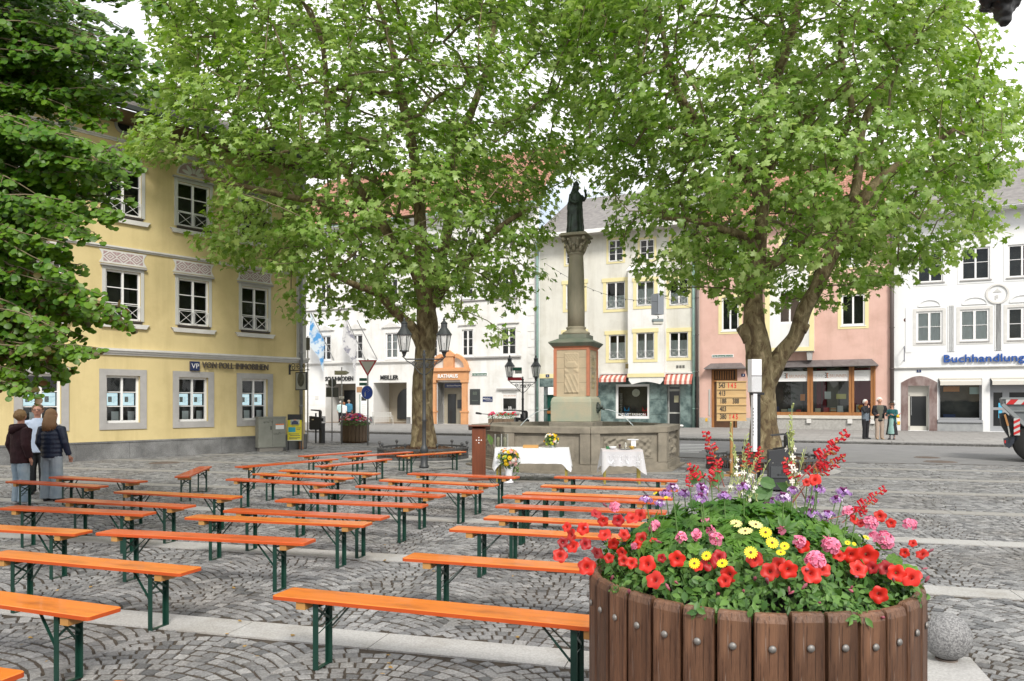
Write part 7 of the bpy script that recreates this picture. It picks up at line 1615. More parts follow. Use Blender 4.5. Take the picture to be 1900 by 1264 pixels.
# ---------------------------------------------------------------- skip lorry at the right edge
trd = 22.6; s = FPX/trd; tk = thing('skip_lorry', 'grey skip lorry with red and white striped boards, cut by the right edge', 'lorry', (A(1853, 800, trd).x, trd, 0), radians(-31))
def TX(px): return (px-1853)/s/1.17
def TZ(py): return HC-(py-YH)/s
M_skip = mat('grey_skip', (.17, .19, .20), .5, (.14, .155, .165), 3, .4); M_dkb = mat('lorry_black', (.012, .013, .016), .5); M_strr = mat('stripe_red', (.55, .02, .02), .4); M_strw = mat('stripe_grey_white', (.55, .55, .55), .4)
b = MB(); b.prism([(TX(1859), TZ(739)), (TX(1862), TZ(753)), (TX(1905), TZ(795)), (5.2, TZ(795)), (6.2, TZ(739))], .0, 2.3); b.build('skip', M_skip, tk)
b = MB(); b.box(TX(1859)-.03, -.04, TZ(739)-.03, 6.25, .0, TZ(739)+.02); b.bar((TX(1860), -.03, TZ(750)), (TX(1906), -.03, TZ(793)), .06, .10); b.box(TX(1878), -.05, TZ(763)-.01, 6, -.001, TZ(763)+.02); b.build('skip_rib', mat('skip_rib', (.26, .28, .29), .5), tk)
zt, zb_ = TZ(741.5), TZ(750.5)
def stripes(x0, x1, z0, z1, y, n, slant, vertical=False):
    MB().box(x0, y, z0, x1, y+.004, z1).build('warning_board', M_strw, tk)
    for k in range(n):
        if not vertical: w = (x1-x0)/n; xa = x0+k*w; b = MB(); b.prism([(xa, z0), (min(xa+w*.5, x1), z0), (min(xa+w*.5+slant, x1), z1), (min(xa+slant, x1), z1)], y-.003, y-.0005); b.build('red_stripe', M_strr, tk)
        else: w = (z1-z0)/n; za = z0+k*w; b = MB(); b.prism([(x0, za), (x1, za+slant), (x1, min(z1, za+slant+w*.5)), (x0, min(z1, za+w*.5))], y-.003, y-.0005); b.build('red_stripe', M_strr, tk)
stripes(TX(1866), TX(1866)+1.5, zb_, zt, -.052, 4, .12); stripes(TX(1880), TX(1891), TZ(807), TZ(776), -.11, 3, .09, True)
b = MB(); b.prism([(TX(1855), TZ(768)), (TX(1866), TZ(766)), (TX(1880), TZ(778)), (TX(1880), TZ(810)), (TX(1872), TZ(812)), (TX(1858), TZ(790))], .05, .9); b.build('lifting_arm', M_dkb, tk); b = MB(); b.bar((TX(1864), -.02, TZ(769)), (TX(1870), -.02, TZ(790)), .10, .05); b.build('ram_cover', mat('orange_brown_ram', (.42, .20, .07), .5), tk); MB().bar((TX(1870), -.0, TZ(790)), (TX(1874), 0, TZ(812)), .035).build('ram_rod', M_silv, tk)
b = MB(); b.box(TX(1876), .10, TZ(826), 6, 2.2, TZ(792)); b.build('chassis', M_dkb, tk)
b = MB(); b.prism([(TX(1863), TZ(815)), (TX(1864), TZ(826)), (TX(1872), TZ(832)), (TX(1882), TZ(820)), (TX(1890), TZ(812)), (TX(1880), TZ(809))], -.02, .6); b.build('rear_bumper', mat('dark_blue_bumper', (.02, .026, .04), .5), tk); MB().box(TX(1863.5), -.03, TZ(822), TX(1866), -.0205, TZ(817)).build('tail_light', M_strr, tk)
wr = .57; cz = wr; cx = TX(1878)+wr
for k in (0, 1):
    b = MB(); b.lathe([(wr*.55, 0), (wr*.93, 0), (wr, .05), (wr, .24), (wr*.93, .29), (wr*.5, .29)], 32); w_ = b.build('wheel', mat('tyre', (.018, .018, .018), .8), tk, smooth=True, loc=(cx+k*1.35, .27, cz), rot=(pi/2, 0, 0)); MB().lathe([(wr*.55, .02), (wr*.5, .12), (wr*.2, .10), (wr*.18, .0), (.01, .0)], 24).build('rim', M_graph, w_, smooth=True, loc=(0, 0, .1))
    n = 12; b = MB(); A1 = [(cx+k*1.35+(wr+.10)*cos(pi*i/n), cz+(wr+.10)*sin(pi*i/n)) for i in range(n+1)]; A2 = [(cx+k*1.35+(wr+.06)*cos(pi*i/n), cz+(wr+.06)*sin(pi*i/n)) for i in range(n+1)]
    for i in range(n): b.prism([A1[i+1], A1[i], A2[i], A2[i+1]], -.03, .40)
    b.build('mudguard', M_dkb, tk)
b = MB(); b.box(6.4, -.05, .6, 8.4, 2.35, 2.9); b.build('cab', M_skip, tk)
# stone ball beside the near tub
g = G(1756, 1226); sb = thing('stone_ball', 'speckled granite ball bollard right of the near wooden flower tub', 'stone ball', (g.x, g.y, 0)); rb = 42.5/FPX*g.y; b = MB(); b.ball((0, 0, rb+.012), rb, 36, 24); b.build('ball', mat('speckled_granite', (.13, .13, .135), .75, (.32, .32, .32), 75, .55, bump=.6, bscale=150), sb, smooth=True); MB().lathe([(.07, 0), (.07, .02)], 18).build('rusty_foot', mat('rusty_iron', (.10, .075, .06), .7), sb)
P = [G(1640, 1200), G(1800, 1222), G(1870, 1300), G(1600, 1300)]; b = MB(); b.add([(p.x, p.y, z) for z in (-.02, .008) for p in P], [(7, 6, 5, 4)] if 0 else [(4, 7, 6, 5), (0, 4, 5, 1), (1, 5, 6, 2), (2, 6, 7, 3), (3, 7, 4, 0)]); b.build('granite_slab', M_graniteL, plaza)
# black ornament hanging in at the top right corner
q = A(1858, 8, 3.2); og = thing('hanging_ornament', 'black cast ornament hanging into the top right corner', 'ornament', tuple(q)); b = MB()
b.tube([(-.01, 0, .35), (-.015, 0, .1), (-.02, 0, .0)], [.05, .075, .085], 10, sq=.6); b.tube([(.005, 0, .02), (.012, 0, -.05), (.012, -.01, -.088)], [.06, .035, .022], 10, sq=.8); b.tube([(.05, 0, .25), (.05, 0, .02), (.028, 0, -.03)], [.03, .035, .02], 8); b.tube([(-.06, 0, .3), (-.075, 0, .02), (-.05, 0, -.02)], [.02, .02, .01], 8)
o_ = b.build('carved_body', M_black, og); remesh(o_, .008, 1, (.02, .03)); MB().tube([(0, 0, .30), (.0, .0, .9), (.5, .0, 1.0), (1.6, 0, 1.0)], .025, 8).build('support_arm', M_black, og)
# ---------------------------------------------------------------- people
M_skin = mat('skin', (.52, .27, .19), .5, (.46, .22, .15), 8, .5)
def loft(b, pts, n=14):
    """pts: (x, y, z, rx, ry) rings"""
    b.ring_loft([[(x+rx*cos(2*pi*i/n), y+ry*sin(2*pi*i/n), z) for i in range(n)] for x, y, z, rx, ry in pts])
def person(label, loc, rz, H, hair, parts, arms, head_turn=0., vox=.010, stance=.055, group=None, step=0., hairkind='short', smile=True):
    """arms: per side list of shoulder-elbow-wrist-fingertip offsets (in heights). the figure faces -y"""
    b = MB(); h = H
    loft(b, [(0, 0, .46*h, .085*h, .06*h), (0, 0, .52*h, .092*h, .065*h), (0, 0, .60*h, .075*h, .052*h), (0, 0, .70*h, .088*h, .056*h), (0, 0, .78*h, .098*h, .055*h), (0, 0, .82*h, .07*h, .045*h), (0, -.004*h, .85*h, .034*h, .034*h), (0, -.008*h, .89*h, .032*h, .034*h)])
    for s in (-1, 1):
        st_ = step*s
        b.tube([(s*.05*h, 0, .50*h), (s*stance*h, st_*.5*h-.01*h, .28*h), (s*stance*h, st_*h+.01*h, .04*h)], [.052*h, .034*h, .022*h], 10); b.tube([(s*stance*h, st_*h+.02*h, .02*h), (s*(stance+.012)*h, st_*h-.09*h, .015*h)], [.024*h, .018*h], 8)
    for s, A_ in zip((-1, 1), arms):
        sh, el, wr, ft_ = [Vector(p)*h for p in A_]; b.tube([sh, sh.lerp(el, .5), el, el.lerp(wr, .4), wr], [.030*h, .027*h, .021*h, .020*h, .014*h], 10)
        d = (ft_-wr).normalized(); u = d.cross(Vector((0, 1, .2))).normalized(); pal = wr+d*.045*h
        b.tube([wr, wr+d*.02*h, pal], [.013*h, .020*h, .021*h], 8, sq=.55)
        for k in range(4): o_ = u*(k-1.5)*.0105*h; l_ = (.040, .046, .043, .033)[k]*h; q = d.cross(u)*(-.010*h); b.tube([pal-d*.01*h+o_, pal+d*l_*.5+o_+q*.3, pal+d*l_*.9+o_*1.05+q], [.0068*h, .006*h, .0045*h], 6)
        b.tube([wr+d*.012*h, wr+d*.03*h-u*.026*h, wr+d*.05*h-u*.032*h], [.008*h, .007*h, .005*h], 6)
    # head
    hz = .935*h; R = Matrix.Rotation(head_turn, 4, 'Z'); q = MB(); q.ball((0, -.006*h, hz+.006*h), .050*h, 20, 14, sz=1.22, sy=1.12); q.ball((0, -.022*h, hz-.028*h), .034*h, 14, 10, sz=1.0)
    q.tube([(0, -.052*h, hz+.012*h), (0, -.068*h, hz-.010*h)], [.006*h, .011*h], 8); 
    for s in (-1, 1): q.ball((s*.050*h, .004*h, hz-.002*h), .012*h, 8, 6, sz=1.5)
    q.tube([(-.014*h, -.054*h, hz-.030*h), (0, -.058*h, hz-.030*h), (.014*h, -.054*h, hz-.030*h)], [.004*h, .006*h, .004*h], 6)
    b.add([R @ Vector(v) for v in q.v], q.f)
    body = b.build('person', M_skin, None, smooth=True, loc=loc, rot=(0, 0, rz)); remesh(body, vox, 2); tag(body, label, 'person', group)
    e = MB()
    for s in (-1, 1): e.add([R @ Vector((s*.019*h+.005*h*cos(2*pi*i/8), -.0565*h, hz+.012*h+.003*h*sin(2*pi*i/8))) for i in range(8)], [tuple(range(8))])
    e.build('eyes', M_dark, body)
    # hair
    q = MB(); hm = mat('hair_'+hair[0], hair[1], .55, hair[2], 30, .4, stretch=(8, 8, 1), bump=.5)
    q.ball((0, .010*h, hz+.018*h), .056*h, 20, 12, sz=1.12, sy=1.10)
    hb_ = MB(); keep = []
    vs = [R @ Vector(v) for v in q.v]
    # leave the face free
    fs = [f for f in q.f if not all((q.v[i][1] < -.022*h and q.v[i][2] < hz+.032*h) for i in f) and not all(q.v[i][2] < hz-.045*h for i in f)]
    q.v = vs; q.f = fs; q.mi = [0]*len(fs)
    if hairkind == 'long':
        for k in range(40):
            a = pi*(k/39)*1.15-.25; x, y = .052*h*cos(a), .012*h+.048*h*sin(a); q.tube([R @ Vector((x*.8, y, hz+.03*h)), R @ Vector((x*1.1, y*1.25, hz-.03*h)), R @ Vector((x*1.35, y*1.3+.01*h, hz-.09*h)), R @ Vector((x*1.45+rng.uniform(-.01, .01), y*1.25+.012*h, hz-.14*h-.03*h*rng.random()))], [.010*h, .011*h, .010*h, .004*h], 5)
    elif hairkind == 'curly':
        for k in range(70):
            a, e_ = rng.uniform(0, 2*pi), rng.uniform(-.2, 1.4); y = .058*h*sin(a)*cos(e_)+.012*h; z = hz+.02*h+.062*h*sin(e_)
            if y < -.03*h and z < hz+.04*h: continue
            q.ball(tuple(R @ Vector((.058*h*cos(a)*cos(e_), y, z))), .013*h, 6, 5)
    else:
        for k in range(110):
            a, e_ = rng.uniform(0, 2*pi), rng.uniform(-.3, 1.5); y = .055*h*sin(a)*cos(e_)+.012*h; z = hz+.018*h+.062*h*sin(e_)
            if y < -.02*h and z < hz+.04*h: continue
            p = Vector((.055*h*cos(a)*cos(e_), y, z)); q.tube([R @ p, R @ (p*1.0+Vector((p.x*.08, .004*h, -.018*h)))], [.008*h, .003*h], 5)
    q.build('hair', hm, body, smooth=True)
    for nm, rings, sl_, m_, fold in parts:      # garments: rings as multiples of height; sl_ = how far the sleeves reach
        g_ = MB()
        if nm in ('trousers', 'jeans', 'wide_jeans'):
            w0, w1, w2 = rings
            loft(g_, [(0, 0, .455*h, .09*h, .067*h), (0, 0, .50*h, .102*h, .073*h), (0, 0, .60*h, .088*h, .062*h)])
            for s in (-1, 1): st_ = step*s; g_.tube([(s*.048*h, 0, .50*h), (s*(stance+.0)*h, st_*.25*h, .38*h), (s*stance*h, st_*.5*h-.008*h, .28*h), (s*stance*h, st_*.8*h, .14*h), (s*stance*h, st_*h+.008*h, .030*h)], [.064*h, w0*h, w1*h, w2*h, w2*h*1.02], 12)
        else:
            if rings: loft(g_, [(0, yo*h, z*h, rx*h, ry*h) for z, rx, ry, yo in rings], 20)
            for s, A_ in zip((-1, 1), arms if sl_ else ()):
                sh, el, wr, ft_ = [Vector(p)*h for p in A_]; k_ = sl_[1] if len(sl_) > 1 else 1.
                if sl_[0] > .5: g_.tube([sh+(Vector((0, 0, .80*h))-sh)*.35, sh, sh.lerp(el, .5), el, el.lerp(wr, .5), el.lerp(wr, sl_[0])], [.040*h, .043*h*k_, .040*h*k_, .034*h*k_, .030*h*k_, .026*h*k_], 12)
                else: g_.tube([sh+(Vector((0, 0, .80*h))-sh)*.35, sh, sh.lerp(el, .6)], [.040*h, .042*h, .036*h], 12)
        o_ = g_.build(nm, m_, body, smooth=True); remesh(o_, vox*1.0, 2, (.016*h/1.7*fold, .09*h/1.7) if fold else None)
    return body
DOWN = [[(-.108, 0, .80), (-.135, .02, .64), (-.135, -.01, .50), (-.135, -.03, .42)], [(.108, 0, .80), (.135, .02, .64), (.135, -.01, .50), (.135, -.03, .42)]]
def P_(px, py): g = G(px, py); return (g.x, g.y, 0)
M_jean = mat('light_denim', (.20, .28, .36), .85, (.34, .41, .46), 3.5, .3, bump=.3, bscale=80); M_jean2 = mat('washed_denim', (.26, .32, .38), .85, (.38, .43, .47), 3, .3, bump=.3, bscale=80)
M_maroon = mat('maroon_fleece', (.018, .0035, .006), .9, (.028, .006, .009), 6, .4, bump=.3); M_shoe = mat('shoe_white', (.55, .55, .55), .6); M_shoed = mat('shoe_dark', (.03, .03, .035), .5)
def shoes(b_, h, m, stance=.055, step=0.):
    for s in (-1, 1):
        q = MB(); y = step*s*h; q.tube([(s*stance*h, y+.035*h, .018*h), (s*(stance+.005)*h, y-.03*h, .022*h), (s*(stance+.012)*h, y-.10*h, .014*h)], [.022*h, .028*h, .020*h], 10, sq=.8); q.build('shoe', m, b_, smooth=True)
torso = [(.47, .098, .073, 0), (.55, .100, .072, 0), (.66, .100, .072, 0), (.75, .112, .070, 0), (.80, .105, .062, 0), (.835, .062, .050, 0), (.855, .045, .045, 0)]
AS = radians(180)
p = person('person in a maroon hoodie and baggy light jeans seen from behind, leftmost of three', P_(38, 936), radians(152), 1.63, ('sandy', (.26, .15, .06), (.36, .23, .10)),
    [('jeans', (.058, .052, .050), None, M_jean, .8), ('hoodie', [(.44, .112, .082, 0), (.46, .116, .086, 0), (.56, .122, .088, 0), (.68, .120, .084, 0), (.77, .122, .078, 0), (.815, .10, .066, 0), (.845, .06, .055, 0), (.862, .048, .05, 0)], (.97, 1.25), M_maroon, 1.2)], [[(-.115, 0, .79), (-.150, .03, .64), (-.140, -.02, .50), (-.135, -.04, .44)], [(.115, 0, .79), (.150, .03, .64), (.140, -.02, .50), (.135, -.04, .44)]], head_turn=radians(38))
q = MB(); h = 1.63; q.tube([(-.075*h, -.01*h, .835*h), (-.06*h, .05*h, .825*h), (0, .082*h, .79*h), (.06*h, .05*h, .825*h), (.075*h, -.01*h, .835*h)], [.025*h, .036*h, .045*h, .036*h, .025*h], 10); remesh(q.build('hood', M_maroon, p, smooth=True), .012, 2); shoes(p, 1.63, M_shoe)
q = MB(); q.cbox(-.085*h*1.0, .0, .36*h, .03, .12, .15); q.cbox(-.09*h, .0, .36*h+.07, .035, .13, .03); remesh(q.build('cargo_pocket', M_jean, p), .012, 2)
M_puff = mat('navy_puffer', (.007, .014, .036), .5, (.011, .022, .052), 5, .4)
rings = []
for k in range(15):
    z = .475+.024*k; f = 1+(.045 if k % 2 else -.02); rx = .108+.010*sin(k/14*pi) if k < 12 else .108-.016*(k-11); rings.append((z, rx*f, .078*f*(1 if k < 12 else .9), 0))
rings += [(.835, .058, .052, 0), (.86, .048, .048, 0)]
p = person('person with long light brown hair, navy quilted jacket and wide pale jeans seen from behind', P_(96, 930), radians(176), 1.64, ('long_brown', (.24, .13, .055), (.34, .20, .10)),
    [('wide_jeans', (.062, .062, .066), None, M_jean2, .7), ('puffer_jacket', rings, (.97, 1.15), M_puff, .6)], [[(-.108, 0, .79), (-.150, .0, .64), (-.165, -.05, .50), (-.17, -.08, .43)], [(.108, 0, .79), (.125, .03, .64), (.10, -.03, .52), (.06, -.08, .50)]], head_turn=radians(-14), hairkind='long'); shoes(p, 1.64, M_shoed)
M_shirt = mat('pale_blue_shirt', (.48, .58, .74), .8, (.55, .64, .78), 4, .4)
p = person('person with glasses, pale blue shirt and black trousers standing behind the other two', P_(70, 917), radians(18), 1.72, ('brown', (.13, .075, .04), (.20, .12, .07)),
    [('trousers', (.055, .046, .042), None, M_black, .5), ('shirt', torso, (.95, 1.0), M_shirt, .8)], DOWN, head_turn=radians(8)); shoes(p, 1.72, M_shoed)
q = MB(); h = 1.72
for s in (-1, 1): q.tube([(s*.020*h+.014*h*cos(a_), -.062*h, .946*h+.009*h*sin(a_)) for a_ in [2*pi*i/12 for i in range(13)]], .0022*h, 4)
q.tube([(-.034*h, -.062*h, .948*h), (-.052*h, -.01*h, .948*h)], .002*h, 4); q.tube([(.034*h, -.062*h, .948*h), (.052*h, -.01*h, .948*h)], .002*h, 4); q.build('glasses', M_black, p)
# three people on the far pavement
def PF(px, off=None): 
    t = F.t(px, KO-2.1); x, y = fr(t, KO-2.1); return (x, y, .127)
y0_ = PF(1604)[1]
def Hof(px, ytop): l = PF(px); return (HC-(ytop-YH)/FPX*l[1])-.127
M_vest = mat('grey_blue_vest', (.10, .13, .17), .8, (.16, .19, .23), 20, .5); M_wht = ('white', (.60, .58, .55), (.72, .70, .68)); M_blk = mat('black_cloth', (.012, .012, .016), .8)
h = Hof(1606, 742)
p = person('person in black trousers and grey blue vest, hand at face, left of far trio', PF(1606), radians(25), h, M_wht,
    [('trousers', (.052, .044, .040), None, M_blk, .5), ('jacket', torso, (.97, 1.05), M_blk, .6), ('vest', [(.46, .104, .078, .004), (.60, .106, .078, .004), (.74, .112, .074, .006), (.80, .095, .060, .012)], None, M_vest, .4)], [[(-.108, 0, .79), (-.12, -.08, .68), (-.03, -.12, .80), (.0, -.10, .86)], DOWN[1]], vox=.016); shoes(p, h, M_shoed)
h = Hof(1632, 739)
p = person('person with white hair, black jacket and beige trousers in the middle of the far trio', PF(1632), radians(-8), h, ('white2', (.66, .62, .56), (.78, .75, .70)),
    [('trousers', (.054, .048, .046), None, mat('beige_trousers', (.42, .33, .27), .85), .5), ('scarf_top', torso[:-1], None, mat('olive_top', (.10, .10, .08), .85), .5), ('jacket', [(.44, .118, .085, .016), (.58, .120, .085, .014), (.74, .122, .078, .012), (.80, .10, .062, .012), (.83, .06, .05, .014)], (.95, 1.2), M_blk, .8)], [[(-.112, 0, .79), (-.14, .01, .64), (-.10, -.07, .58), (-.05, -.10, .60)], [(.112, 0, .79), (.15, -.01, .65), (.10, -.12, .62), (.08, -.16, .62)]], vox=.016, hairkind='curly'); shoes(p, h, mat('tan_shoe', (.42, .30, .20), .7))
h = Hof(1655, 748)
M_teal = mat('teal_loden', (.008, .085, .095), .8, (.012, .11, .12), 5, .4); M_apr = mat('pale_green_apron', (.22, .38, .36), .6, (.28, .45, .42), 4, .4)
p = person('person in teal jacket, pale green apron dress and feathered hat on the far pavement', PF(1655), radians(-42), h, ('auburn', (.16, .07, .03), (.22, .11, .05)),
    [('skirt', [(.13, .155, .125, 0), (.2, .145, .115, 0), (.4, .118, .092, 0), (.56, .085, .065, 0), (.60, .082, .062, 0)], None, M_blk, .8), ('apron', [(.15, .115, .10, -.035), (.3, .10, .085, -.028), (.5, .075, .06, -.022), (.60, .065, .05, -.018)], None, M_apr, .6), ('jacket', [(.42, .118, .095, .022), (.56, .105, .082, .016), (.66, .100, .076, .008), (.75, .112, .070, 0), (.80, .10, .060, 0), (.83, .062, .05, 0)], (.85, 1.0), M_teal, .8)], [[(-.108, 0, .79), (-.13, -.03, .66), (-.07, -.15, .66), (-.03, -.19, .67)], [(.108, 0, .79), (.13, -.03, .66), (.06, -.13, .67), (.02, -.18, .69)]], vox=.016, head_turn=radians(-15))
for s in (-1, 1):
    MB().tube([(s*.05*h, 0, .16*h), (s*.05*h, .005*h, .04*h)], [.028*h, .02*h], 10).build('white_stocking', M_cloth, p, smooth=True)
shoes(p, h, M_shoed); q = MB(); q.lathe([(.10*h, .965*h), (.098*h, .975*h), (.062*h, .972*h), (.052*h, 1.03*h), (.03*h, 1.055*h), (.002, 1.058*h)], 18); q.build('felt_hat', mat('dark_felt', (.03, .022, .016), .9), p, smooth=True); MB().lathe([(.0635*h, .974*h), (.060*h, .990*h)], 18, cap=False).build('hat_band', mat('brown_band', (.20, .08, .03), .8), p, smooth=True); MB().tube([(.05*h, .0, .98*h), (.055*h, .01*h, 1.04*h), (.05*h, .02*h, 1.075*h)], [.004*h, .014*h, .003*h], 8).build('feather', M_frame, p, smooth=True)
bk = thing('small_bouquet', 'small white and yellow flower bunch in the arm of the hatted person', 'bouquet', tuple(Vector(p.location)+Vector((.02*h+.12, -.12*h, .66*h)))); 
rs = np.random.default_rng(6)
for i in range(9): inst('flower', fme[1] if i % 3 else fme[1], bk, tuple(rs.uniform(-.09, .09, 3)), tuple(rs.uniform(-1, 1, 3)), .8)
MB().ball((0, 0, -.03), .08, 8, 6).build('leaves', FL['yellow'], bk, smooth=True)
# three people in the arcade of the shoe shop
def PA(px, off): t = F.t(px, off); x, y = fr(t, off); return (x, y, .127)
M_bsh = mat('blue_shirt', (.03, .16, .28), .8, (.05, .20, .32), 4, .4); M_wsh = mat('white_shirt', (.70, .70, .70), .8)
for px, off, hh, m_, hr_, lab, rz in ((647.5, .5, 1.80, M_bsh, ('bald_grey', (.30, .22, .17), (.36, .27, .2)), 'person in a blue shirt seen from behind in the shoe shop arcade', 172), (638.5, .8, 1.62, M_wsh, ('ginger', (.30, .12, .05), (.38, .17, .08)), 'person with ginger hair and white top in the shoe shop arcade', 160), (632, .3, 1.72, mat('white_teal_jacket', (.45, .62, .62), .8), ('grey_h', (.45, .43, .40), (.55, .53, .5)), 'person in a white and teal top half behind the sign post at the arcade', 190)):
    p = person(lab, PA(px, off), radians(rz), hh, hr_, [('trousers', (.054, .046, .042), None, M_blk, .5), ('shirt', [(z, rx*1.12, ry*1.15, yo) for z, rx, ry, yo in torso], (.6, 1.15), m_, .6)], DOWN, vox=.022); shoes(p, hh, M_shoed)
# ---------------------------------------------------------------- big flower tub in the foreground
M_tub2 = mat('brown_tub_wood', (.20, .10, .055), .5, (.085, .042, .024), 2.2, .2, stretch=(9, 9, .55), bump=.45, bscale=9, rand=.22)
overlay(M_tub2, (.42, .36, .33), 1.6, (5, 5, .9), .44, .58, .9, mult=True); overlay(M_tub2, (.32, .27, .24), 2.6, (14, 14, .7), .62, .70, .75); overlay(M_tub2, (.25, .2, .17), 9, (9, 9, .25), .57, .60, .8, mult=True)
TD = 3.32; tcx = A(1387, 1000, TD).x; TR = .685; TH = 1.035
tub = thing('flower_tub', 'big round wooden flower tub with petunias and geraniums in the right foreground', 'planter', (tcx, TD, 0))
bm_ = MB(); bm_.lathe([(.0135, 0), (.0135, .003), (.011, .007), (.006, .0095), (.0005, .0105)], 14); boltm = bm_.mesh('bolt', mat('bolt_steel', (.22, .21, .20), .5, metal=.5), True)
tub_planks(tub, TR, TH-.06, 34, M_tub2, boltm, .118, gap=.012, thick=.05)
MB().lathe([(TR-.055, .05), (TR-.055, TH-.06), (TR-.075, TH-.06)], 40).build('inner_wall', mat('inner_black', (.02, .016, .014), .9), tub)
MB().lathe([(TR-.06, TH-.10), (.02, TH-.06)], 40).build('soil', M_mulch, tub)
RM = TR+.05
def mound(x, y):
    q = sqrt(x*x+y*y)/RM; a = atan2(y, x); back = .5+.5*y/RM
    return TH-.05+.245*max(0, 1-q*q)**.75+.04*sin(7*a)*q+.03*sin(11*x+2)*sin(9*y)
def hit(px, py, lift=0.):
    d = Vector(((px-950)/FPX, 1, -(py-YH)/FPX)); prev = None
    for k in range(400):
        y = TD-RM-.1+k*.0045; p = Vector((0, 0, HC))+d*y; lx, ly = p.x-tcx, p.y-TD
        q = sqrt(lx*lx+ly*ly)
        if q < RM+.06 and p.z < mound(lx, ly)+lift: return Vector((lx, ly, p.z))
    y = TD-.1; p = Vector((0, 0, HC))+d*y; return Vector((p.x-tcx, p.y-TD, p.z))
rt = np.random.default_rng(21)
M_pleaf = mat('planter_leaf', (.040, .115, .022), .48, (.13, .26, .05), attr='var', scale=0, amt=0, trans=.22, spec=.45)
M_cleaf = mat('cleome_leaf', (.035, .125, .014), .48, (.12, .26, .035), attr='var', scale=0, amt=0, trans=.25)
# petunia and filler foliage
def scatter(N, qmin, qmax, amin, amax, zj, size, up=.7, outw=.6):
    a = rt.uniform(amin, amax, N); q = np.sqrt(rt.uniform((qmin/RM)**2, (qmax/RM)**2, N))*RM; x, y = q*np.cos(a), q*np.sin(a); z = np.array([mound(i, j) for i, j in zip(x, y)])-rt.random(N)*zj
    z = np.maximum(z, TH-.035+np.where(q > TR-.03, .02, 0)); P = np.stack([x, y, z], 1); Nn = np.stack([np.cos(a)*outw, np.sin(a)*outw, np.full(N, up)], 1)+rt.normal(0, .42, (N, 3)); return frames(P, Nn, rt.uniform(0, 6.3, N), rt.uniform(size[0], size[1], N)), P
leafw = [(0, 0, 0), (.20, .25, .05), (.25, .55, .03), (0, 1, -.14), (-.25, .55, .03), (-.20, .25, .05), (0, .5, -.03)]
F1, P1 = scatter(5600, .15, TR-.035, 0, 2*pi, .14, (.024, .054))
F2, P2 = scatter(3000, .42, TR+.035, pi, 2*pi, .10, (.022, .046), .5, .9)
aa = np.arctan2(P2[:, 1], P2[:, 0]); qq = np.hypot(P2[:, 0], P2[:, 1]); kp = qq < TR-.055+.045*(np.sin(aa*9+1)+.8*np.sin(aa*23))+rt.uniform(-.02, .03, len(aa)); F2, P2 = F2[kp], P2[kp]
FF_ = np.concatenate([F1, F2]); PP = np.concatenate([P1, P2]); va = rt.random(len(FF_)); W_ = PP+np.array([tcx, TD, 0]); front = np.argsort(W_[:, 1]-W_[:, 2]*.8)[:1200]; pick = rt.choice(front, 300, replace=False); rest = np.ones(len(FF_), bool); rest[pick] = False
cloud('foliage', leafw, lancf, FF_[rest], M_pleaf, va[rest], tub, 'stuff')
lm = []
for s in range(4):
    mm = bpy.data.meshes.new('leaf'); mm.from_pydata(leafw, [], lancf); mm.materials.append(M_pleaf); a_ = mm.attributes.new('var', 'FLOAT', 'POINT'); a_.data.foreach_set('value', [.15+.25*s]*7); lm.append(mm)
for k, i in enumerate(pick): inst('leaf', lm[k % 4], tub, M=Matrix([list(FF_[i][r]) for r in range(3)]+[[0, 0, 0, 1]]))
# palmate cleome foliage behind: five fingers per leaf, on stems
def palm_leaf():
    v, f = [], []
    for k, a in enumerate((-72, -36, 0, 36, 72)):
        M_ = Matrix.Rotation(radians(a), 4, 'Z'); l_ = (.7, .92, 1, .92, .7)[k]; b0 = len(v)
        v += [tuple(M_ @ Vector((x*l_*.75, y*l_, z*l_))) for x, y, z in leafw]; f += [tuple(b0+i for i in q) for q in lancf]
    return v, f
pv, pf_ = palm_leaf()
N = 900; a = rt.uniform(0, 2*pi, N); q = np.sqrt(rt.random(N))*.50; x = q*np.cos(a); y = q*np.sin(a)*.8+.10; z = TH+.08+.205*(1-(q/.56)**2)*rt.uniform(.55, 1.08, N)
P = np.stack([x, y, z], 1); Fp = frames(P, np.stack([x*1.4, y*1.0-.25, np.full(N, .8)], 1)+rt.normal(0, .25, (N, 3)), rt.uniform(0, 6.3, N), rt.uniform(.045, .085, N)); cloud('palmate_foliage', pv, pf_, Fp, M_cleaf, rt.random(N), tub, 'stuff')
sb_ = MB()
for k in range(160):
    a_ = rt.uniform(0, 6.3); q_ = rt.uniform(.05, RM-.05); x, y = q_*cos(a_), q_*sin(a_); z = mound(x, y); sb_.tube([(x*.8, y*.8, TH-.10), (x*.95, y*.95, z-.06), (x*1.03, y*1.03, z+.005)], [.004, .003, .002], 4, cap=False)
tag(sb_.build('stems', mat('green_stem', (.10, .19, .05), .6), tub), kind='stuff')
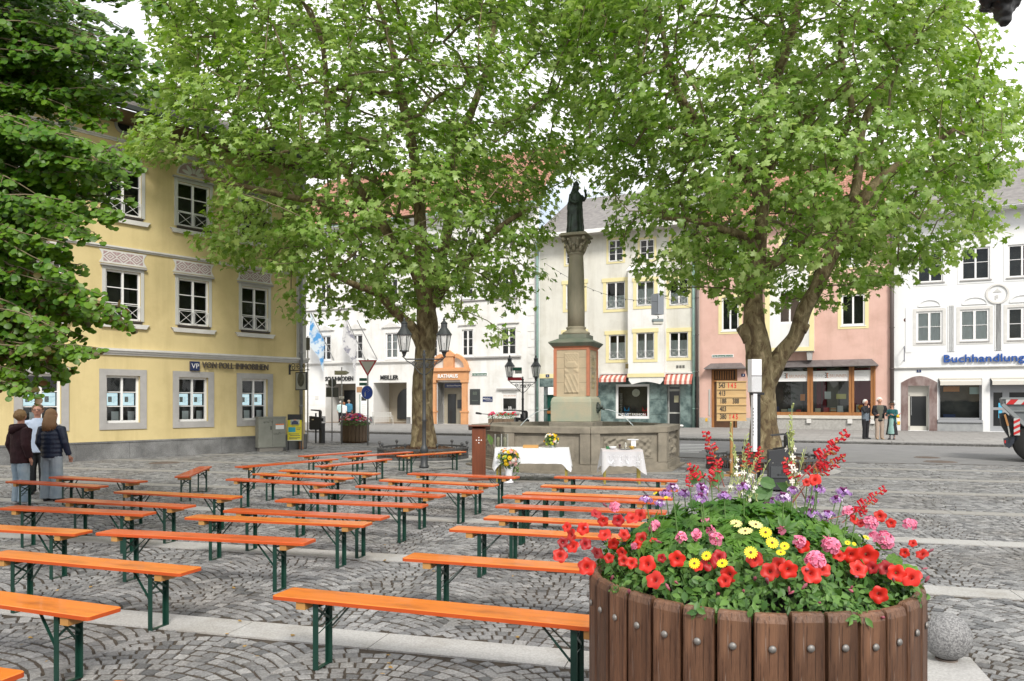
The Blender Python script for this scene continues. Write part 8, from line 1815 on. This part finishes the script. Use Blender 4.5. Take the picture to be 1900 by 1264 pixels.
# round scalloped geranium leaves
gl = MB(); n = 18; vs = [((1+.06*cos(i*pi))*cos(2*pi*i/n), (1+.06*cos(i*pi))*sin(2*pi*i/n), .10*cos(i*pi*.66)) for i in range(n)]+[(0, 0, -.12)]; gl.add(vs, [(n, i, (i+1) % n) for i in range(n)]); glm = gl.mesh('geranium_leaf', mat('geranium_leaf', (.08, .20, .02), .5, (.13, .28, .035), 3, .5, trans=.25, rand=.2))
for px, py in ((1290, 1018), (1312, 1030), (1268, 1045), (1215, 1048), (1660, 1040), (1690, 1058), (1672, 1072), (1640, 1012), (1230, 1035), (1648, 1062), (1585, 1000), (1570, 1012)):
    p = hit(px, py); inst('geranium_leaf', glm, tub, M=Matrix.Translation(p) @ Matrix.Rotation(radians(rt.uniform(20, 50)), 4, 'X') @ Matrix.Rotation(rt.uniform(0, 6), 4, 'Z') @ Matrix.Scale(rt.uniform(.028, .045), 4))
# red petunias
def petunia():
    b = MB(); n = 30; R = []
    for r, z in ((.003, -.036), (.004, -.02), (.007, -.008), (.016, .0), (.026, .003), (.034, -.001)):
        R.append([(r*(1+(.24 if r > .02 else .04)*abs(sin(2.5*2*pi*i/n)))*cos(2*pi*i/n), r*(1+(.24 if r > .02 else .04)*abs(sin(2.5*2*pi*i/n)))*sin(2*pi*i/n), z+(.006 if r > .03 else .0)*sin(5*2*pi*i/n*1.0+r*90)) for i in range(n)])
    b.ring_loft(R, False); return b
def flower_mat(name, c_edge, c_mid, r):
    m = bpy.data.materials.new(name); m.use_nodes = True; n = m.node_tree; L = n.links.new; b = n.nodes['Principled BSDF']; b.inputs['Roughness'].default_value = .5; b.inputs['Sheen Weight'].default_value = .2
    t = n.nodes.new('ShaderNodeTexCoord'); vm = n.nodes.new('ShaderNodeVectorMath'); vm.operation = 'LENGTH'; L(t.outputs['Object'], vm.inputs[0]); mr = n.nodes.new('ShaderNodeMapRange'); mr.inputs[1].default_value = r*.12; mr.inputs[2].default_value = r*.42; L(vm.outputs['Value'], mr.inputs[0])
    mx_ = n.nodes.new('ShaderNodeMix'); mx_.data_type = 'RGBA'; L(mr.outputs[0], mx_.inputs[0]); mx_.inputs[6].default_value = (*c_mid, 1); mx_.inputs[7].default_value = (*c_edge, 1); oi = n.nodes.new('ShaderNodeObjectInfo'); hv = n.nodes.new('ShaderNodeHueSaturation'); m2 = n.nodes.new('ShaderNodeMapRange'); m2.inputs[3].default_value = .75; m2.inputs[4].default_value = 1.1; L(oi.outputs['Random'], m2.inputs[0]); L(m2.outputs[0], hv.inputs['Value']); L(mx_.outputs[2], hv.inputs['Color']); L(hv.outputs[0], b.inputs['Base Color'])
    tr = n.nodes.new('ShaderNodeBsdfTranslucent'); L(hv.outputs[0], tr.inputs['Color']); ms = n.nodes.new('ShaderNodeMixShader'); ms.inputs[0].default_value = .2; L(b.outputs[0], ms.inputs[1]); L(tr.outputs[0], ms.inputs[2]); L(ms.outputs[0], n.nodes['Material Output'].inputs['Surface']); return m
M_pet = flower_mat('petunia_red', (.64, .014, .003), (.12, .0, .0), .034); petm = petunia().mesh('petunia_flower', M_pet, True)
M_petd = flower_mat('petunia_crimson', (.38, .004, .008), (.10, .0, .005), .034); petm2 = petunia().mesh('petunia_flower', M_petd, True)
def put(nm, me, px, py, lift=.0, tilt=None, sc=1., face=.75, bl_=.25):
    p = hit(px, py, lift); cam_ = Vector((-tcx, -TD, HC)); v = (cam_-p).normalized(); nrm = Vector((p.x*.9, p.y*.9, .75)).normalized(); d = (v*face+nrm*(1-face)+Vector(rt.normal(0, bl_, 3))).normalized(); p = p+nrm*.012
    return inst(nm, me, tub, M=Matrix.Translation(p) @ d.to_track_quat('Z', 'Y').to_matrix().to_4x4() @ Matrix.Rotation(rt.uniform(0, 6), 4, 'Z') @ Matrix.Scale(sc, 4))
pets = [(1063, 997, 1), (1109, 957, .7), (1125, 996, .85), (1194, 1005, .9), (1161, 996, .8), (1090, 1013, .9), (1055, 982, .7), (1203, 1051, 1.05), (1217, 1080, 1.1), (1175, 1049, .9), (1160, 1045, .8), (1112, 1030, .9), (1092, 1055, 1.05), (1043, 1034, .9), (1258, 1042, .9), (1316, 1049, .9), (1335, 1038, .9), (1296, 1056, .7), (1353, 1071, .85), (1400, 1042, .9), (1428, 1065, 1.0), (1444, 1052, .95), (1462, 1062, .9), (1505, 1068, 1.0), (1525, 1060, .8), (1577, 1035, 1.0), (1606, 1036, 1.15), (1590, 1060, .9), (1554, 1035, .9), (1628, 1108, 1.1), (1660, 1068, 1.1), (1640, 1058, .8), (1686, 1075, 1.0), (1488, 1018, .8), (1156, 1030, .7), (1141, 1013, .7), (1122, 971, .8), (1175, 965, .9), (1190, 960, .7), (1133, 1040, .7), (1066, 1018, .8), (1085, 985, .8), (1215, 1008, .6), (1150, 970, .7), (1675, 1030, .6), (1707, 1032, .9), (1690, 1012, .6), (1594, 975, .7), (1630, 962, .7), (1650, 975, .6), (1582, 968, .7), (1510, 895, .8), (1495, 900, .6), (1290, 1052, .6), (1345, 1082, .7), (1185, 1015, .6), (1048, 1010, .6), (1230, 1040, .5), (1615, 1058, .7)]
LM = []; ovs = MB()
for px, py, s in pets:
    o_ = put('petunia_flower', petm if rt.random() < .75 or s > .95 else petm2, px, py, .015, sc=s*rt.uniform(.72, .98)); p = o_.matrix_local.translation; q_ = sqrt(p.x**2+p.y**2)
    far_ = q_ > RM-.08; k = 26 if far_ else 9; inw = Vector((-p.x, -p.y, 0)).normalized()
    for _ in range(k): c = p+inw*rt.uniform(-.02, .16 if far_ else .05)+Vector(rt.normal(0, .028, 3))+Vector((0, 0, -.035)); LM.append(tuple(c))
    ovs.tube([p, p+inw*.10+Vector((0, 0, -.05)), p+inw*.24+Vector((0, 0, -.10))], [.0018, .002, .003], 4, cap=False)
LM = np.array(LM); nl = len(LM); cloud('trailing_foliage', leafw, lancf, frames(LM, np.stack([LM[:, 0]*.6, LM[:, 1]*.6-.3, np.full(nl, .8)], 1)+rt.normal(0, .45, (nl, 3)), rt.uniform(0, 6.3, nl), rt.uniform(.020, .042, nl)), M_pleaf, rt.random(nl), tub, 'stuff')
tag(ovs.build('trailing_stems', MATS['green_stem'], tub), kind='stuff')
bud = MB().tube([(0, 0, 0), (0, 0, .012), (0, 0, .03), (0, 0, .042)], [.003, .006, .008, .002], 8).mesh('petunia_bud', mat('wilted_bud', (.20, .015, .04), .7, (.42, .16, .20), 30, .6, rand=.3), True)
for px, py in ((1136, 1082), (1170, 1106), (1380, 1104), (1462, 1107), (1516, 1122), (1463, 1105), (1486, 1098), (1572, 1098), (1630, 1150), (1655, 1085), (1706, 1060), (1716, 1030), (1575, 1098), (1400, 1082), (1260, 1088), (1130, 945), (1097, 985), (1230, 1012), (1590, 1075), (1425, 1088), (1490, 1060), (1712, 1085), (1245, 1100), (1330, 1108)): put('petunia_bud', bud, px, py, .01, sc=rt.uniform(.55, .85), face=.3, bl_=.5)
# pink geraniums: heads of five petalled florets
def floret():
    b = MB(); 
    for k, (a, r, w) in enumerate(((-90+36, .025, .95), (-90-36, .025, .95), (90, .019, .8), (90+58, .019, .8), (90-58, .019, .8))):
        M_ = Matrix.Rotation(radians(a-90), 4, 'Z'); P = [(0, .001, 0), (r*w*.42, r*.45, .003), (r*w*.5, r*.8, .005), (r*w*.2, r*1.02, .004), (-r*w*.2, r*1.02, .004), (-r*w*.5, r*.8, .005), (-r*w*.42, r*.45, .003)]; b.add([M_ @ Vector(p) for p in P], [tuple(range(7))])
    return b
M_ger = flower_mat('geranium_pink', (.78, .27, .40), (.55, .01, .06), .022)
def ghead(n, R, seed):
    rs = np.random.default_rng(seed); b = MB(); f = floret()
    for i in range(n):
        e = math.acos(1-(i+.5)/n*.95); a = 2.4*i; d = Vector((sin(e)*cos(a), sin(e)*sin(a), cos(e))); M_ = Matrix.Translation(d*R) @ (d+Vector(rs.normal(0, .12, 3))).to_track_quat('Z', 'Y').to_matrix().to_4x4() @ Matrix.Rotation(rs.uniform(0, 6), 4, 'Z'); b.add([M_ @ Vector(v) for v in f.v], f.f)
    b.tube([(0, 0, -.05), (0, 0, R*.5)], [.003, .012], 6); return b
M_ger2 = mat('geranium_pink_head', (.80, .28, .42), .5, (.72, .16, .30), 45, .4, trans=.15, rand=.08)
M_ct = mat('geranium_eye', (.50, .005, .05), .5)
gcen = MB()
def ghead2(n, R, seed):
    rs = np.random.default_rng(seed); b = MB(); f = floret()
    for i in range(n):
        e = math.acos(1-(i+.5)/n*.95); a = 2.4*i; d = Vector((sin(e)*cos(a), sin(e)*sin(a), cos(e))); M_ = Matrix.Translation(d*R) @ (d+Vector(rs.normal(0, .14, 3))).to_track_quat('Z', 'Y').to_matrix().to_4x4() @ Matrix.Rotation(rs.uniform(0, 6), 4, 'Z'); b.add([M_ @ Vector(v) for v in f.v], f.f)
        for sx_ in (-1, 1): b.add([M_ @ Vector((sx_*.0045+.0028*cos(q_*pi/3), .0075+.0042*sin(q_*pi/3), .0052)) for q_ in range(6)], [tuple(range(6))], 1)
    return b
gm_ = [ghead2(n, R, s).mesh('geranium_head', [M_ger2, M_ct]) for n, R, s in ((11, .030, 1), (7, .022, 2), (3, .012, 3), (15, .038, 4))]
for px, py, k, s in ((1218, 983, 1, 1.0), (1313, 975, 1, 1.0), (1333, 975, 1, .9), (1266, 1002, 1, .8), (1295, 998, 2, 1.1), (1330, 1006, 1, .95), (1320, 990, 2, 1), (1144, 945, 1, .85), (1448, 989, 2, .9), (1482, 1010, 1, .9), (1540, 1018, 0, 1.0), (1530, 1008, 2, 1), (1511, 1045, 0, 1.05), (1612, 975, 0, .95), (1637, 1008, 3, 1.0), (1618, 1000, 2, 1.1), (1685, 978, 0, .8), (1570, 955, 2, 1.1), (1180, 1018, 2, .8)): put('geranium_head', gm_[k], px, py, .05 if k == 0 else .03, sc=s*.86, face=.45, bl_=.12)
# yellow daisies
def daisy(m_r=.034):
    b = petal_disc(m_r, 15, .12, .30, .004); b.mi = [0]*len(b.f); b.lathe([(.0055, .002), (.005, .006), (.0005, .008)], 10, mi=1); return b
dm1 = daisy().mesh('yellow_daisy', [mat('daisy_cream', (.85, .80, .30), .5, trans=.2), mat('daisy_eye', (.10, .05, .04), .8, (.25, .12, .02), 200, .6)]); dm2 = daisy(.028).mesh('yellow_daisy', [mat('daisy_yellow', (.85, .66, .01), .5, trans=.2), MATS['daisy_eye']])
for px, py, k, s in ((1366, 977, 0, 1.0), (1402, 979, 0, 1.15), (1383, 991, 0, 1.15), (1420, 993, 1, 1.1), (1432, 1012, 1, 1.1), (1393, 1030, 1, 1.15), (1312, 1036, 1, .9), (1341, 1050, 1, 1.0), (1290, 1050, 1, 1.0), (1455, 1018, 1, .8), (1448, 1030, 1, .8), (1604, 1002, 1, .6), (1570, 1012, 1, .5), (1582, 1014, 1, .4), (1238, 928, 1, .4), (1218, 920, 1, .5)): put('yellow_daisy', (dm1, dm2)[k], px, py, .065, sc=s*.8, face=.25, bl_=.15)
# purple cleome heads on stems
def cleome(seed):
    rs = np.random.default_rng(seed); b = MB()
    for i in range(30):
        a = rs.uniform(0, 6.3); e = rs.uniform(-.3, .9); R = rs.uniform(.022, .040); d = Vector((cos(a)*cos(e), sin(a)*cos(e), sin(e)*.7)); c = d*R; q = petal_disc(.010, 4, .3, .8, .0); M_ = Matrix.Translation(c) @ d.to_track_quat('Z', 'Y').to_matrix().to_4x4(); b.add([M_ @ Vector(v) for v in q.v], q.f, 0 if rs.random() < .62 else 1); b.bar((0, 0, -.01), c, .0012)
    for i in range(26): a = rs.uniform(0, 6.3); d = Vector((cos(a)*.5, sin(a)*.5, 1)).normalized(); b.tube([d*.008, d*rs.uniform(.02, .034)], [.0025, .0045], 5, mi=2)
    return b
cm = [cleome(s).mesh('cleome_flower', [mat('cleome_lilac', (.42, .22, .55), .6, trans=.2), mat('cleome_white', (.70, .60, .75), .6, trans=.2), mat('cleome_bud', (.16, .02, .12), .6)]) for s in (1, 2, 3)]
def stand(nm, me, px, py, d, sc=1., stem=.25, tilt=.12):
    p = A(px, py, d); l = Vector((p.x-tcx, p.y-TD, p.z)); inst(nm, me, tub, M=Matrix.Translation(l) @ Matrix.Rotation(rt.normal(0, tilt), 4, 'X') @ Matrix.Rotation(rt.uniform(0, 6), 4, 'Z') @ Matrix.Scale(sc, 4)); return l
st_b = MB()
for px, py in ((1199, 929), (1248, 906), (1236, 918), (1270, 918), (1303, 912), (1302, 905), (1344, 922), (1375, 914), (1432, 932), (1454, 925), (1470, 912), (1517, 910), (1505, 930), (1551, 928), (1535, 958), (1530, 975), (1505, 955), (1380, 905), (1422, 940), (1565, 915), (1300, 925), (1225, 935)):
    l = stand('cleome_flower', cm[int(rt.integers(3))], px, py, TD+rt.uniform(-.15, .35), rt.uniform(.72, 1.0)); st_b.tube([(l.x*.9, l.y, TH+.05), tuple(l)], [.0035, .0025], 5)
# red salvia spikes leaning outwards
def salvia(seed, n=22, L_=.17):
    rs = np.random.default_rng(seed); b = MB(); b.tube([(0, 0, -.10), (0, 0, L_)], [.003, .0015], 5, mi=1)
    for i in range(n):
        z = L_*(i/n)**.9; a = rs.uniform(0, 6.3); r = .030*(1.15-z/L_*.75); d = Vector((cos(a), sin(a), .35)); b.tube([(0, 0, z), tuple(Vector((0, 0, z))+d*r*.55), tuple(Vector((0, 0, z))+d*r*1.15+Vector((0, 0, -.004)))], [.0025, .0045, .006], 6, mi=0 if rs.random() < .8 else 2); e = Vector((0, 0, z))+d*r*1.15; b.add([e+Vector((.006, 0, 0)), e+Vector((0, .004, -.009)), e+Vector((-.006, 0, -.004)), e+Vector((0, -.004, .007))], [(0, 1, 2, 3)])
    return b
sm_ = [salvia(s, n, l).mesh('salvia_spike', [mat('salvia_red', (.60, .016, .03), .5, trans=.15), mat('salvia_stem', (.28, .09, .07), .6), mat('salvia_calyx', (.42, .20, .06), .6)]) for s, n, l in ((1, 22, .16), (2, 16, .11), (3, 26, .19))]
for px, py, k, tx, ty, s, dd in ((1332, 868, 2, -.35, .1, .95, .1), (1308, 888, 1, -.9, .0, .9, .1), (1385, 868, 0, .1, .1, .7, .1), (1402, 880, 0, .2, 0, .8, .15), (1512, 862, 2, .75, .1, 1.05, .0), (1498, 896, 2, .6, .1, 1.1, .05), (1518, 882, 0, .9, .2, .9, .0), (1476, 890, 1, -.5, .1, 1., .1), (1590, 948, 2, .85, .1, .8, -.1), (1572, 955, 1, 1.3, .1, .8, -.1), (1320, 895, 1, .3, .1, .9, .1), (1280, 905, 1, -.1, .1, .6, .1)):
    p = A(px, py, TD+dd); l = Vector((p.x-tcx, p.y-TD, p.z)); inst('salvia_spike', sm_[k], tub, M=Matrix.Translation(l) @ Matrix.Rotation(tx, 4, 'Y') @ Matrix.Rotation(ty, 4, 'X') @ Matrix.Scale(s, 4)); st_b.tube([(l.x*.8, l.y*.8+.05, TH+.1), (l.x*.95, l.y, l.z-.13), tuple(l)], [.004, .003, .0025], 5)
# pale gaura wands
def gaura(seed):
    rs = np.random.default_rng(seed); b = MB(); b.tube([(0, 0, -.2), (.01, 0, 0), (.0, .01, .20)], [.0028, .0022, .001], 5)
    for i in range(22): z = rs.uniform(-.12, .2); a = rs.uniform(0, 6.3); d = Vector((cos(a)*.6, sin(a)*.6, 1)).normalized(); b.tube([(0, 0, z), tuple(Vector((0, 0, z))+d*.022)], [.0022, .0035], 5); 
    for i in range(7): z = rs.uniform(-.12, .06); a = rs.uniform(0, 6.3); d = Vector((cos(a), sin(a), .2)).normalized(); q = petal_disc(.013, 4, .2, .6); M_ = Matrix.Translation(Vector((0, 0, z))+d*.016) @ d.to_track_quat('Z', 'Y').to_matrix().to_4x4(); b.add([M_ @ Vector(v) for v in q.v], q.f, 1)
    return b
gu = [gaura(s).mesh('gaura_wand', [mat('gaura_green', (.36, .42, .16), .6), mat('gaura_white', (.80, .78, .72), .6, trans=.2)]) for s in (1, 2, 3)]
for px, py, k, tx, s in ((1364, 868, 0, -.1, 1), (1378, 880, 1, .1, .9), (1395, 895, 2, -.3, .8), (1466, 850, 0, .05, 1.2), (1472, 875, 1, -.1, 1.1), (1380, 905, 2, .4, .8), (1355, 905, 1, .2, .7), (1400, 905, 0, .5, .7), (1480, 893, 2, .2, .8)):
    p = A(px, py, TD+.1); l = Vector((p.x-tcx, p.y-TD, p.z)); inst('gaura_wand', gu[k], tub, M=Matrix.Translation(l) @ Matrix.Rotation(tx, 4, 'Y') @ Matrix.Rotation(k*2., 4, 'Z') @ Matrix.Scale(s, 4)); st_b.tube([(l.x*.8, l.y*.8+.05, TH+.1), (l.x, l.y, l.z-.15)], [.003, .0025], 4)
tag(st_b.build('flower_stems', MATS['green_stem'], tub), kind='stuff')
# upright blades and big smooth leaves at the back
big = MB().add([(0, 0, 0), (.30, .25, .06), (.34, .6, .04), (0, 1.15, -.12), (-.34, .6, .04), (-.30, .25, .06), (0, .5, -.04)], lancf).mesh('large_leaf', mat('large_leaf', (.06, .15, .04), .5, (.10, .22, .06), 3, .4, trans=.25))
for px, py, a_, s in ((1440, 902, 1.2, .085), (1425, 918, 1.4, .10), (1300, 895, .2, .07), (1285, 900, -.3, .07), (1410, 925, -.9, .08), (1335, 895, .1, .08), (1318, 905, -.6, .06), (1470, 912, 1.0, .07)):
    p = A(px, py, TD+.15); l = Vector((p.x-tcx, p.y-TD, p.z)); inst('large_leaf', big, tub, M=Matrix.Translation(l) @ Matrix.Rotation(radians(70), 4, 'X') @ Matrix.Rotation(a_, 4, 'Z') @ Matrix.Scale(s, 4))
# scattered fallen leaves on the setts
rs = np.random.default_rng(31); mm = bpy.data.meshes.new('fallen_leaf'); mm.from_pydata(plane_leaf, [], plane_faces); mm.materials.append(mat('fallen_leaf', (.36, .13, .03), .7, (.28, .26, .06), 3, .5, rand=.3))
fl = thing('fallen_leaves', 'a few small brown and yellow fallen leaves scattered on the setts near the benches', 'leaves', (0, 0, 0))
for i in range(46):
    px, py = rs.uniform(20, 1060), rs.uniform(900, 1255); g = G(px, py); inst('fallen_leaf', mm, fl, (g.x, g.y, .014), (rs.uniform(-.3, .3), rs.uniform(-.3, .3), rs.uniform(0, 6)), rs.uniform(.018, .04))
